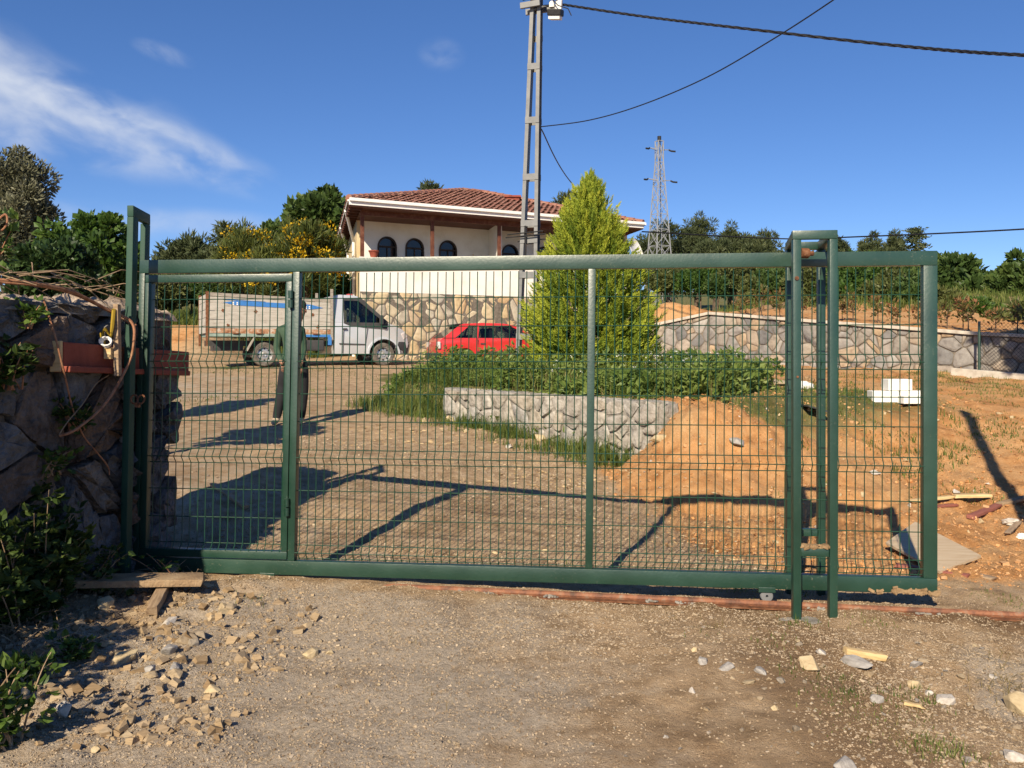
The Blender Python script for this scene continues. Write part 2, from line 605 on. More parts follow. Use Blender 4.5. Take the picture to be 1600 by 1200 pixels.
# what the ground is made of, by place: red = orange subsoil, green = grassy turf, blue = grey gravel
w1 = fbm(X * .8, Y * .8, 31, 4)
w2 = fbm(X * 2.3, Y * 2.3, 37, 3)
org = org_mask(X, Y)
org = np.maximum(org, .9 * (1 - sm(-11.5, -9.0, X)) * sm(25.5, 27, Y) * (1 - sm(31, 33, Y)))
far = sm(29, 36, Y)
turf = np.clip(far + .0, 0, 1)
s_, t_, L_ = seg_side(X, Y, BA, BB)
bed = sm(-.5, .2, s_ + .3 * w2) * sm(-3.0, -1.8, t_ + .6 * w1) * (1 - sm(4.6, 6.6, t_)) * (1 - sm(4.4, 6.4, s_))
heap_ = np.exp(-((X - 2.1) / 1.0) ** 2 - ((Y - 9.5) / 1.0) ** 2)
turf = np.maximum(turf, .8 * bed * (1 - sm(.25, .5, heap_)))
org = np.maximum(org, sm(.22, .45, heap_))
turf = np.maximum(turf, .40 * org * sm(.12, .40, w1 + .12 * sm(9.5, 11.5, Y)) * sm(9.8, 11.5, Y) * (1 - sm(15, 18, Y)))
turf = np.maximum(turf, .7 * sm(.1, .5, w1) * sm(-8, -3, -X) * sm(14, 20, Y) * (1 - sm(24, 26, Y)))
road = np.exp(-((X - (-.25 + .0 * Y)) / 1.55) ** 2) * (1 - sm(5.2, 5.7, Y)) + .7 * (1 - sm(-1.2, .2, X + .35 * (Y - 6))) * sm(5.5, 6.2, Y) * (1 - sm(20, 26, Y)) * sm(-14, -7, X)
rr_ = sm(1.9, 2.6, X + .4 * w2) * (1 - sm(4.3, 4.9, Y + .3 * w2))
road = np.clip(np.maximum(road, .9 * rr_) + .9 * w1 * (road > .05), 0, 1)
# damp brown earth: right of the track in front of the gate, along the rail and on parts of the drive
damp_ = .6 * sm(.15, .75, X + .9 * w1 + .35 * w2 - .25 * (Y - 3.2)) * (1 - sm(1.5, 2.3, X + .5 * w2)) * (1 - sm(5.2, 5.5, Y))
damp_ = np.maximum(damp_, .8 * np.exp(-((Y - (5.42 - .11 * X)) / .22) ** 2) * sm(-.25, .25, w1 + .2) * (X > -.6))
damp_ = np.maximum(damp_, .32 * sm(.0, .35, w1 + .5 * w2) * sm(5.8, 6.4, Y) * (1 - sm(14, 18, Y)) * (1 - org))
road = road * (1 - .75 * damp_) * np.where(Y > 5.6, .55, 1)
me = np_mesh('ground', np.stack([X, Y, Z], -1).reshape(-1, 3), quads,
             np.stack([org, turf, road, damp_], -1).reshape(-1, 4), smooth=True)


def ground_material():
    m, n, l, b = nt('ground_dirt')
    tc = n.new('ShaderNodeTexCoord'); P = tc.outputs['Object']
    at_ = n.new('ShaderNodeAttribute'); at_.attribute_name = 'tint'
    sp = n.new('ShaderNodeSeparateColor'); l.new(at_.outputs['Color'], sp.inputs[0])

    def noise(s, d=6, r=.6):
        a = n.new('ShaderNodeTexNoise'); a.inputs['Scale'].default_value = s
        a.inputs['Detail'].default_value = d; a.inputs['Roughness'].default_value = r
        l.new(P, a.inputs['Vector']); return a.outputs[0]

    def mixc(f, c1, c2, bt='MIX'):
        x = n.new('ShaderNodeMixRGB'); x.blend_type = bt
        if isinstance(f, float):
            x.inputs[0].default_value = f
        else:
            l.new(f, x.inputs[0])
        l.new(c1, x.inputs[1]); l.new(c2, x.inputs[2])
        return x.outputs[0]

    def mask(src, nz, lo=.35, hi=.65, k=.6):
        """soft zone edge broken up by noise"""
        a = n.new('ShaderNodeMath'); a.operation = 'MULTIPLY_ADD'
        l.new(nz, a.inputs[0]); a.inputs[1].default_value = k
        s = n.new('ShaderNodeMath'); s.operation = 'SUBTRACT'; l.new(src, s.inputs[0]); s.inputs[1].default_value = k / 2
        l.new(s.outputs[0], a.inputs[2])
        mr = n.new('ShaderNodeMapRange'); mr.inputs[1].default_value = lo; mr.inputs[2].default_value = hi
        l.new(a.outputs[0], mr.inputs[0]); return mr.outputs[0]
    big, mid, fine, grit = noise(1.1, 6), noise(7, 7), noise(38, 6, .7), noise(140, 4, .8)
    dirt = ramp(n, [(.26, .175, .098), (.42, .295, .178), (.54, .405, .265)], [.3, .5, .72]); l.new(mid, dirt.inputs[0])
    grav = ramp(n, [(.265, .215, .160), (.455, .378, .290), (.575, .49, .395)], [.3, .5, .75]); l.new(fine, grav.inputs[0])
    oran = ramp(n, [(.34, .155, .058), (.52, .27, .108), (.63, .36, .17)], [.28, .5, .74]); l.new(mid, oran.inputs[0])
    oran2 = ramp(n, [(.42, .235, .10), (.56, .355, .185)], [.3, .7]); l.new(fine, oran2.inputs[0])
    turf = ramp(n, [(.075, .080, .024), (.14, .135, .048), (.25, .20, .09)], [.3, .5, .74]); l.new(mid, turf.inputs[0])
    c = mixc(mask(sp.outputs['Blue'], mid), dirt.outputs[0], grav.outputs[0])
    ob = n.new('ShaderNodeMapRange'); ob.inputs[1].default_value = .45; ob.inputs[2].default_value = .62; l.new(big, ob.inputs[0])
    oc = mixc(ob.outputs[0], oran.outputs[0], oran2.outputs[0])
    c = mixc(mask(sp.outputs['Red'], mid), c, oc)
    c = mixc(mask(sp.outputs['Green'], mid), c, turf.outputs[0])
    # pale grit and damp dark spots of the soil itself
    vo = n.new('ShaderNodeTexVoronoi'); vo.inputs['Scale'].default_value = 75; l.new(P, vo.inputs['Vector'])
    gr = n.new('ShaderNodeMapRange'); gr.inputs[1].default_value = .22; gr.inputs[2].default_value = .12; l.new(vo.outputs['Distance'], gr.inputs[0])
    pk = n.new('ShaderNodeMath'); pk.operation = 'GREATER_THAN'; pk.inputs[1].default_value = .80
    sepv = n.new('ShaderNodeSeparateColor'); l.new(vo.outputs['Color'], sepv.inputs[0]); l.new(sepv.outputs[0], pk.inputs[0])
    gm = n.new('ShaderNodeMath'); gm.operation = 'MULTIPLY'; l.new(gr.outputs[0], gm.inputs[0]); l.new(pk.outputs[0], gm.inputs[1])
    pale = n.new('ShaderNodeRGB'); pale.outputs[0].default_value = (.47, .40, .31, 1)
    c = mixc(gm.outputs[0], c, pale.outputs[0])
    damp = ramp(n, [(.68, .62, .56), (1, 1, 1), (1.10, 1.08, 1.04)], [.30, .45, .74]); l.new(big, damp.inputs[0])
    c = mixc(.85, c, damp.outputs[0], 'MULTIPLY')
    dmx = n.new('ShaderNodeRGB'); dmx.outputs[0].default_value = (.56, .50, .44, 1)
    c = mixc(mask(at_.outputs['Alpha'], mid, .3, .7, .7), c, mixc(1.0, c, dmx.outputs[0], 'MULTIPLY'))
    sp2 = ramp(n, [(.50, .48, .46), (1, 1, 1), (1.25, 1.25, 1.25)], [.30, .5, .72]); l.new(grit, sp2.inputs[0])
    c = mixc(.8, c, sp2.outputs[0], 'MULTIPLY')
    l.new(c, b.inputs['Base Color'])
    b.inputs['Roughness'].default_value = .95
    b.inputs['Specular IOR Level'].default_value = .15
    hsum = n.new('ShaderNodeMath'); hsum.operation = 'MULTIPLY_ADD'
    l.new(fine, hsum.inputs[0]); hsum.inputs[1].default_value = 1.6; l.new(grit, hsum.inputs[2])
    bp = n.new('ShaderNodeBump'); bp.inputs['Strength'].default_value = 1.0; bp.inputs['Distance'].default_value = .011
    l.new(hsum.outputs[0], bp.inputs['Height']); l.new(bp.outputs[0], b.inputs['Normal'])
    return m


M['ground'] = ground_material()
ground = mesh_obj('ground', me, M['ground'])
tag(ground, 'dirt and gravel ground rising from the gate to the house', kind='structure')

# ------------------------------------------------------------------ stones laid in walls
def clip_poly(poly, nx_, ny_, c):
    """keep the side nx*x+ny*y <= c"""
    out = []
    for i in range(len(poly)):
        p, q = poly[i], poly[(i + 1) % len(poly)]
        dp, dq = nx_ * p[0] + ny_ * p[1] - c, nx_ * q[0] + ny_ * q[1] - c
        if dp <= 0:
            out.append(p)
        if dp * dq < 0:
            t = dp / (dp - dq)
            out.append((p[0] + (q[0] - p[0]) * t, p[1] + (q[1] - p[1]) * t))
    return out


def voronoi(pts, bounds, asp=1.0):
    cells = []
    for i, p in enumerate(pts):
        poly = list(bounds)
        for j, q in enumerate(pts):
            if i == j:
                continue
            dx, dy = q[0] - p[0], (q[1] - p[1])
            if abs(dx) > 3 or abs(dy) > 3:
                continue
            mxx, myy = (p[0] + q[0]) / 2, (p[1] + q[1]) / 2
            poly = clip_poly(poly, dx, dy, dx * mxx + dy * myy)
            if len(poly) < 3:
                break
        if len(poly) >= 3:
            cells.append(poly)
    return cells


def scatter_pts(w, h, cell, rng, jit=.42, irregular=.25):
    pts = []
    ny_ = max(1, int(round(h / cell)))
    nx_ = max(1, int(round(w / cell)))
    for j in range(ny_):
        for i in range(nx_):
            if rng.random() < irregular * .35:
                continue
            pts.append(((i + .5 + (.5 if j % 2 else 0) * .8 + rng.uniform(-jit, jit)) * w / nx_,
                        (j + .5 + rng.uniform(-jit, jit)) * h / ny_))
            if rng.random() < irregular * .5:
                pts.append((pts[-1][0] + rng.uniform(-.5, .5) * cell, pts[-1][1] + rng.uniform(-.5, .5) * cell))
    return pts


def stone_mesh(name, poly, joint, proud, rng, rough=.0, sub=2, fill=.55, corner=.22):
    """one wall stone: outline with worn corners, a rounded shoulder and a lumpy face; x,y in the wall, z outwards"""
    cx = sum(p[0] for p in poly) / len(poly); cy = sum(p[1] for p in poly) / len(poly)
    # shrink by the joint
    ring = []
    n0 = len(poly)
    A = sum(poly[i][0] * poly[(i + 1) % n0][1] - poly[(i + 1) % n0][0] * poly[i][1] for i in range(n0)) / 2
    if abs(A) < (joint * 2.2) ** 2:
        return None
    sg = 1 if A > 0 else -1
    p2 = list(poly)
    for i in range(n0):
        a, b = poly[i], poly[(i + 1) % n0]
        ex, ey = b[0] - a[0], b[1] - a[1]
        L = math.hypot(ex, ey)
        if L < 1e-6:
            continue
        nx_, ny_ = ey / L * sg, -ex / L * sg
        p2 = clip_poly(p2, nx_, ny_, nx_ * a[0] + ny_ * a[1] - joint * rng.uniform(.35, .75))
        if len(p2) < 3:
            return None
    n0 = len(p2)
    for i in range(n0):
        a, b, c = p2[i - 1], p2[i], p2[(i + 1) % n0]
        for k in (-corner, corner) if sub == 2 else (-.28, -.1, .1, .28):
            o = a if k < 0 else c
            t = abs(k)
            q = (b[0] + (o[0] - b[0]) * t, b[1] + (o[1] - b[1]) * t)
            ring.append(q)
    cx = sum(p[0] for p in ring) / len(ring); cy = sum(p[1] for p in ring) / len(ring)
    n = len(ring)
    V, Fc = [], []
    for (sc_, h) in ((1.0, -.02), (1.0, proud * (.45 if sub == 2 else .62)), (.93 if sub == 2 else .965, proud * (.88 if sub == 2 else .94)), (fill, proud)):
        for q in ring:
            r = 1 + rng.uniform(-1, 1) * (rough * .35 if sc_ > .6 else rough)
            V.append((cx + (q[0] - cx) * sc_ * r, cy + (q[1] - cy) * sc_ * r,
                      h + (rng.uniform(-1, 1) * proud * (.12 + rough * 1.6) if h > 0 else 0)))
    V.append((cx, cy, proud * (1 + rng.uniform(-.1, .2))))
    for k in range(3):
        for i in range(n):
            j = (i + 1) % n
            Fc.append((k * n + i, k * n + j, (k + 1) * n + j, (k + 1) * n + i))
    for i in range(n):
        Fc.append((3 * n + i, 3 * n + (i + 1) % n, 4 * n))
    me = bpy.data.meshes.new(name)
    if sg < 0:
        Fc = [f[::-1] for f in Fc]
    me.from_pydata([(v[0] - cx, v[1] - cy, v[2]) for v in V], [], Fc)
    me.shade_smooth()
    me.set_sharp_from_angle(angle=math.radians(50 if sub == 2 else 24))
    return me, cx, cy


def lay_stones(parent, cells, origin, udir, mat, joint, proud, rng, rough=0, sub=2, out=None, name='stone', pvar=.35, corner=.22):
    """stones as children; the wall plane starts at origin (local to the parent), u along udir, v up"""
    u = Vector((udir[0], udir[1], 0)).normalized(); v = Vector((0, 0, 1)); w = u.cross(v)
    R = Matrix((u, v, w)).transposed().to_4x4()
    k = 0
    for c in cells:
        r = stone_mesh(name, c, joint, proud * (1 + rng.uniform(-pvar, pvar)), rng, rough, sub, corner=corner)
        if r is None:
            continue
        me, cx, cy = r
        o = bpy.data.objects.new(name, me)
        link(o, mat, parent)
        o.matrix_local = Matrix.Translation(Vector(origin) + u * cx + v * cy) @ R
        k += 1
    return k


M['mortar'] = mat_noise('grey_mortar', [(.10, .085, .07), (.16, .135, .11), (.22, .19, .155)], 12, 6, .95, .04, .5, 60)
M['mortar_old'] = mat_noise('old_pale_mortar', [(.15, .135, .115), (.24, .22, .19), (.33, .305, .27)], 9, 7, .95, .04, .7, 40)
M['mortar_dark'] = mat_noise('earth_mortar', [(.12, .10, .075), (.20, .165, .125), (.27, .22, .17)], 10, 6, .95, .04, .7, 30)
M['concrete'] = mat_noise('concrete', [(.34, .30, .25), (.45, .41, .35), (.52, .48, .41)], 7, 7, .92, .05, .3, 60)
M['stone_house'] = mat_noise('warm_flagstone', [(.62, .60, .56), (.85, .84, .82), (1, 1, 1)], 7, 6, .85, .06, .25, 40,
                             objrand=[(.62, .48, .29), (.54, .41, .25), (.62, .50, .33), (.46, .42, .35), (.66, .54, .35), (.55, .38, .22), (.48, .45, .39), (.68, .57, .39)])
M['stone_ret'] = mat_noise('grey_flagstone', [(.52, .50, .50), (.82, .81, .80), (1, 1, 1)], 8, 7, .88, .06, .3, 40,
                           objrand=[(.25, .23, .21), (.38, .33, .27), (.20, .195, .195), (.35, .315, .28), (.42, .31, .20), (.32, .30, .28), (.17, .17, .175), (.40, .38, .35)])
M['stone_old'] = mat_noise('rubble_stone', [(.34, .33, .31), (.74, .73, .71), (1, 1, 1)], 8, 9, .92, .05, 1.0, 22,
                           objrand=[(.38, .35, .31), (.47, .43, .38), (.33, .315, .295), (.43, .38, .31), (.50, .47, .42), (.38, .365, .35)])
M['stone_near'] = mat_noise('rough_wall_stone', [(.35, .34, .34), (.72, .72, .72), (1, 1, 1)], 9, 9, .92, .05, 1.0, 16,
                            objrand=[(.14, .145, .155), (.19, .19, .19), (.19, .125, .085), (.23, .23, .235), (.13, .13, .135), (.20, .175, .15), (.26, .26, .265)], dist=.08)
# ------------------------------------------------------------------ near rubble wall beside the gate
rng = random.Random(3)
NW = Vector((-2.93, 3.45, -.12))
NWD = Vector((.1587, 1.0, 0)).normalized()
near_wall = thing('rubble_stone_wall', 'shaded rough stone wall with an earthy top beside the gate post', 'wall', NW, math.atan2(NWD.y, NWD.x))
WL, WH = 2.96, 1.98


def wall_d(px):
    """how far away the near wall's face stands along the column px"""
    return 3.478 / (.1587 - (px - CX) / F)


MB().bb(0, WL - .05, .04, .60, 0, WH - .10).build('wall_core', M['mortar_dark'], near_wall)
tops = lambda u: WH - .05 + .05 * math.sin(u * 2.1) - .03 * u / WL
cells = voronoi(scatter_pts(WL, WH, .36, rng, .48, .9), [(0, 0), (WL, 0), (WL, tops(WL)), (0, tops(0))])
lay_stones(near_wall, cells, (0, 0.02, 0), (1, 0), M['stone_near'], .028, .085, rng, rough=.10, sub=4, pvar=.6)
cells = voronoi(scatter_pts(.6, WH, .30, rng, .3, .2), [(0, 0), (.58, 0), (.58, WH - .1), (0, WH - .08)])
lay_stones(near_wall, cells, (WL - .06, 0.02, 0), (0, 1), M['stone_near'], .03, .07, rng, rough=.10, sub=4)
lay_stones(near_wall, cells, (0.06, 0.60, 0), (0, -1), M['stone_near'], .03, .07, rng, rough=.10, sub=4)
# lumpy earth and mortar along the top
n1, n2 = 90, 22
uu, vv = np.meshgrid(np.linspace(-.0, WL + .02, n1), np.linspace(0, 1, n2))
prof = np.sin(vv * math.pi) ** .45
zz = WH - .13 + prof * (.10 + .09 * fbm(uu * 3, vv * 3, 4, 4) + .06 * fbm(uu * 14, vv * 14, 8, 3)) - .02 * uu / WL
yy = -.05 + vv * .70 + .035 * fbm(uu * 9, vv * 4, 6, 3)
ii = np.arange(n1 * n2).reshape(n2, n1)
qd = np.stack([ii[:-1, :-1], ii[:-1, 1:], ii[1:, 1:], ii[1:, :-1]], -1).reshape(-1, 4)
M['wall_top'] = mat_noise('crumbling_mortar', [(.16, .115, .08), (.34, .26, .19), (.50, .42, .34)], 9, 8, .95, .04, .8, 35)
cap = mesh_obj('earth_cap', np_mesh('earth_cap', np.stack([uu, yy, zz], -1).reshape(-1, 3), qd, smooth=True), M['wall_top'], near_wall)

# ------------------------------------------------------------------ old wall of the planted bed
rng = random.Random(5)
org3 = Vector((BA[0], BA[1], .28))
bw = thing('garden_wall', 'low old grey rubble wall holding up the weedy bed', 'wall', org3, math.atan2(BD[1], BD[0]))
top0, top1 = .915 - .28, .905 - .28
core = MB()
N = 14
for i in range(N):
    a, b = BL * i / N, BL * (i + 1) / N
    core.bb(a, b + .001, .03, .36, -.25, top0 + (top1 - top0) * (i + .5) / N - .015 + rng.uniform(-.025, .0))
core.build('wall_core', M['mortar_old'], bw)
cells = voronoi(scatter_pts(BL, .92, .22, rng, .5, .9), [(0, 0), (BL, 0), (BL, top1 + .25), (0, top0 + .25)])
lay_stones(bw, cells, (0, .035, -.25), (1, 0), M['stone_old'], .018, .032, rng, rough=.05, sub=2, pvar=.8, corner=.2)
cells = voronoi(scatter_pts(.33, .92, .24, rng, .3, .2), [(0, 0), (.33, 0), (.33, top1 + .25), (0, top1 + .25)])
lay_stones(bw, cells, (BL - .005, .035, -.25), (0, 1), M['stone_old'], .02, .07, rng, rough=.10, sub=4)
cells = voronoi(scatter_pts(BL, .36, .26, rng, .4, .3), [(0, 0), (BL, 0), (BL, .36), (0, .36)])
for c in cells:                                   # flat cap stones
    r = stone_mesh('cap_stone', c, .02, .035, rng, .08, 4)
    if r:
        me, cx, cy = r
        o = bpy.data.objects.new('cap_stone', me); link(o, M['stone_old'], bw)
        o.location = (cx, .01 + cy, top0 + (top1 - top0) * cx / BL - .02)

# ------------------------------------------------------------------ stone retaining wall
rng = random.Random(9)
rw = thing('retaining_wall', 'long grey flagstone retaining wall with concrete coping below the shrubs', 'wall', (RW[1][0], RW[1][1], 1.0))
RO = Vector((RW[1][0], RW[1][1], 1.0))
for i in range(3):
    a, b = RW[i], RW[i + 1]
    d = b - a; L = float(np.hypot(*d)); d = d / L
    n_ = np.array([-d[1], d[0]])
    z0, za, zb = .75, RWT[i], RWT[i + 1]
    A = Vector((a[0], a[1], 0)) - RO
    D, Nn = Vector((d[0], d[1], 0)), Vector((n_[0], n_[1], 0))
    mb = MB()
    mb.prism([(0, z0), (L, z0), (L, zb - .07), (0, za - .07)], lambda s, z: A + D * s + Vector((0, 0, z)) + Nn * .03,
             lambda s, z: A + D * s + Vector((0, 0, z)) + Nn * .34)
    mb.build('wall_core', M['mortar'], rw)
    mb = MB()
    mb.prism([(-.0, za - .068), (L + .0, zb - .068), (L + .0, zb + .0), (-.0, za + .0)], lambda s, z: A + D * s + Vector((0, 0, z)) - Nn * .05,
             lambda s, z: A + D * s + Vector((0, 0, z)) + Nn * .37)
    mb.build('coping', M['concrete'], rw, bevel=.012)
    hh = max(za, zb) - .07 - z0
    cells = voronoi(scatter_pts(L, hh, .225, rng, .5, .9), [(0, 0), (L, 0), (L, zb - .07 - z0), (0, za - .07 - z0)])
    lay_stones(rw, cells, A + Vector((0, 0, z0)) + Nn * .032, (d[0], d[1]), M['stone_ret'], .019, .024, rng, rough=.035, corner=.13)

# ------------------------------------------------------------------ house
E0 = at(545, 312, 28.0)
E1 = Vector((4.94, 33.4, E0.z))
ed = (E1 - E0).normalized()
EL = (E1 - E0).length
sd = Vector((-.226, .974, 0)).normalized()
ZE = E0.z
DEP = 14.0
HB = Vector((E0.x, E0.y, 1.1))
house = thing('village_house', 'white house with red tiled hip roof, wooden veranda posts and flagstone base', 'house', HB)
hl = lambda p: Vector(p) - HB
M['white_wall'] = mat_noise('white_render', [(.70, .66, .58), (.80, .77, .70), (.83, .81, .75)], 1.6, 7, .9, .04, .06, 50)
M['cream_wall'] = mat_noise('cream_render', [(.56, .42, .22), (.66, .52, .31), (.70, .58, .38)], 1.3, 7, .9, .04, .06, 50)
M['white_trim'] = mat_noise('white_trim', [(.72, .71, .68), (.82, .81, .79)], 4, 4, .6, .08, .03, 40)
M['soffit'] = mat_noise('brown_soffit_boards', [(.065, .025, .017), (.10, .04, .026), (.125, .052, .034)], 4, 5, .7, .08, .1, 30, stretch=(1, 8, 1))
M['post_wood'] = mat_noise('brown_post_paint', [(.085, .03, .018), (.125, .045, .027), (.20, .095, .06)], 6, 6, .7, .1, .15, 50)
M['glass_dark'] = mat_noise('dark_window_glass', [(.008, .008, .009), (.015, .015, .017)], 2, 2, .08, .02, 0, spec=.6)
M['frame_dark'] = mat_noise('dark_brown_frame', [(.03, .018, .012), (.05, .03, .02)], 8, 4, .55, .1, .1, 60)
M['roof_tile'] = mat_noise('roof_tiles', [(.19, .080, .058), (.255, .115, .082), (.30, .15, .11), (.27, .18, .14)], 5.5, 8, .85, .06, .25, 50)
OVE, OVS = .40, .55
F0 = E0 + ed * OVE + sd * OVS
FL = EL - 2 * OVE
z_g, z_st, z_par, z_flo, z_sof = .75, 3.43, 4.50, 3.60, ZE - .20
REC = 2.0


def hp(s, q, z):
    """house point: s along the front, q back into the house, z height (world), local result"""
    p = F0 + ed * s + sd * q
    return hl((p.x, p.y, z))


def slab(name, mat, s0, s1, q0, q1, z0, z1, bevel=0):
    mb = MB()
    mb.prism([(s0, q0), (s1, q0), (s1, q1), (s0, q1)], lambda s, q: hp(s, q, z0), lambda s, q: hp(s, q, z1))
    return mb.build(name, mat, house, bevel=bevel)


def s_at(px, q):
    """distance along the front at which the ray through px meets the plane q metres back"""
    o = F0 + sd * q
    k = (px - CX) / F
    # (o.x + s ed.x) = k (o.y + s ed.y)
    return (k * o.y - o.x) / (ed.x - k * ed.y)


slab('front_wall', M['white_wall'], 0, FL, 0, .22, z_g, z_par)
slab('parapet_cap', M['white_wall'], -.02, FL + .02, -.025, .245, z_par + .002, z_par + .05)
slab('veranda_floor', M['concrete'], .2, FL - .01, .22, REC, z_flo - .15, z_flo)
slab('side_wall', M['cream_wall'], .002, .22, .222, DEP - 1.0, z_g, z_par - .001)
slab('side_wall', M['cream_wall'], .002, .22, REC + .001, DEP - 1.0, z_par - .001, z_sof)
slab('side_wall', M['cream_wall'], FL - .22, FL - .002, .222, DEP - 1.0, z_g, z_sof)
slab('rear_wall', M['cream_wall'], 0, FL, DEP - .999, DEP - .8, z_g, z_sof)

# veranda wall with arched windows: the wall is cut round each opening
win_px = [605, 648, 700, 797, 850]
wins = [s_at(p, REC) for p in win_px]
ARW, ZSILL, ZSPR = .36, 4.15, 5.16
mb = MB()
edges = sorted(wins)
prev = .22
for s in edges:
    mb.prism([(prev, z_flo), (s - ARW, z_flo), (s - ARW, z_sof), (prev, z_sof)], lambda a, z: hp(a, REC, z), lambda a, z: hp(a, REC + .2, z))
    mb.prism([(s - ARW, z_flo), (s + ARW, z_flo), (s + ARW, ZSILL), (s - ARW, ZSILL)], lambda a, z: hp(a, REC, z), lambda a, z: hp(a, REC + .2, z))
    arc = [(s + ARW * math.cos(t), ZSPR + ARW * math.sin(t)) for t in np.linspace(0, math.pi, 15)]
    for k in range(14):
        p, q = arc[k], arc[k + 1]
        mb.prism([p, (p[0], z_sof), (q[0], z_sof), q], lambda a, z: hp(a, REC, z), lambda a, z: hp(a, REC + .2, z))
    prev = s + ARW
mb.prism([(prev, z_flo), (FL - .22, z_flo), (FL - .22, z_sof), (prev, z_sof)], lambda a, z: hp(a, REC, z), lambda a, z: hp(a, REC + .2, z))
mb.build('veranda_wall', M['white_wall'], house)
for s in wins:
    mb = MB()
    out = [(s - ARW, ZSILL)] + [(s + ARW * math.cos(t), ZSPR + ARW * math.sin(t)) for t in np.linspace(math.pi, 0, 15)] + [(s + ARW, ZSILL)]
    inn = [(s - ARW + .06, ZSILL + .06)] + [(s + (ARW - .06) * math.cos(t), ZSPR + (ARW - .06) * math.sin(t)) for t in np.linspace(math.pi, 0, 15)] + [(s + ARW - .06, ZSILL + .06)]
    for k in range(len(out)):
        j = (k + 1) % len(out)
        mb.prism([out[k], out[j], inn[j], inn[k]], lambda a, z: hp(a, REC - .03, z), lambda a, z: hp(a, REC + .09, z))
    mb.prism([(s - .02, ZSILL + .06), (s + .02, ZSILL + .06), (s + .02, ZSPR + .02), (s - .02, ZSPR + .02)], lambda a, z: hp(a, REC + .02, z), lambda a, z: hp(a, REC + .08, z))
    mb.prism([(s - ARW + .06, ZSPR - .03), (s + ARW - .06, ZSPR - .03), (s + ARW - .06, ZSPR + .03), (s - ARW + .06, ZSPR + .03)], lambda a, z: hp(a, REC + .015, z), lambda a, z: hp(a, REC + .085, z))
    w = mb.build('arched_window', M['frame_dark'], house)
    MB().prism(inn, lambda a, z: hp(a, REC + .05, z), lambda a, z: hp(a, REC + .06, z)).build('pane', M['glass_dark'], w)
# room divider of the veranda, posts, beams
sp = s_at(779, .35)
slab('veranda_partition', M['white_wall'], sp - .02, sp + .13, .35, REC - .001, z_flo + .001, z_sof - .001)
for p in (566, 675.5, 780, 905):
    s = s_at(p, .10)
    slab('post', M['post_wood'], s - .065, s + .065, .045, .175, z_par + .05, z_sof - .16, bevel=.01)
slab('front_beam', M['post_wood'], .02, FL - .02, .03, .19, z_sof - .16, z_sof - .001)
slab('veranda_ceiling', M['soffit'], .002, FL - .002, .19, REC - .002, z_sof - .06, z_sof - .005)
# roof: soffit, fascia with gutter, four tiled slopes
C = [E0, E1, E1 + sd * DEP, E0 + sd * DEP]
C = [Vector((p.x, p.y, 0)) for p in C]
mid = sum(C, Vector()) / 4
RA = mid - ed * .45; RB = mid + ed * .45
ZR = 8.22
mb = MB()
mb.prism([(p.x, p.y) for p in C], lambda x, y: hl((x, y, ZE - .20)), lambda x, y: hl((x, y, ZE - .14)))
roof = mb.build('roof', M['soffit'], house)
for i in range(4):
    a, b = C[i], C[(i + 1) % 4]
    n_ = (b - a).normalized().cross(Vector((0, 0, 1)))
    mb = MB()
    zl = ZE - .16 if i in (0, 1, 2) else ZE - .10
    mb.bar(hl((a.x, a.y, zl + .085)) + n_ * .02, hl((b.x, b.y, zl + .085)) + n_ * .02, .04, .17 if i < 3 else .06)
    if i < 3:
        mb.bar(hl((a.x, a.y, ZE + .01)) + n_ * .085, hl((b.x, b.y, ZE + .01)) + n_ * .085, .09, .10)
    mb.build('fascia', M['white_trim'], roof, bevel=.008)
# rafter ends under the side eave
for k in range(26):
    q = C[0] + sd * (DEP * (k + .5) / 26)
    mb = MB(); mb.bar(hl((q.x, q.y, ZE - .235)), hl((q.x + ed.x * .45, q.y + ed.y * .45, ZE - .235)), .06, .07)
    mb.build('rafter', M['soffit'], roof)


def tiles(a, b, ra, rb, tw=.23, tl=.36):
    """rows of rounded tiles on one roof slope, eave a-b, ridge ra-rb"""
    a3, b3 = Vector((a.x, a.y, ZE + .02)), Vector((b.x, b.y, ZE + .02))
    ra3, rb3 = Vector((ra.x, ra.y, ZR)), Vector((rb.x, rb.y, ZR))
    e = (b3 - a3).normalized()
    m0, m1 = (a3 + b3) / 2, (ra3 + rb3) / 2
    up = (m1 - m0); up = (up - e * up.dot(e)); SL = up.length; up.normalize()
    nn = e.cross(up).normalized()
    if nn.z < 0:
        nn = -nn
    V, Fc = [], []
    rg = random.Random(2)
    rows = int(SL / tl) + 1
    for r in range(rows):
        y0 = r * tl - .06
        f = min(1, max(0, (r + .3) * tl / SL))
        l0 = a3 + (ra3 - a3) * f; r0 = b3 + (rb3 - b3) * f
        s0 = (l0 - a3).dot(e); s1 = (r0 - a3).dot(e)
        k0, k1 = int(math.floor(s0 / tw)), int(math.ceil(s1 / tw))
        for k in range(k0, k1):
            ss = max(k * tw, s0 - .04); se = min(ss + tw * .96, s1 + .04)
            if se - ss < .05:
                continue
            base = len(V)
            jz = rg.uniform(-.008, .012)
            for (yy_, lift) in ((y0, .035), (y0 + tl * 1.08, .0)):
                for q in range(5):
                    t = q / 4
                    x_ = ss + (se - ss) * t
                    V.append(a3 + e * x_ + up * (yy_ + jz) + nn * (lift + .040 * math.sin(math.pi * t) + jz))
            for q in range(4):
                Fc.append((base + q, base + q + 1, base + q + 6, base + q + 5))
    return V, Fc


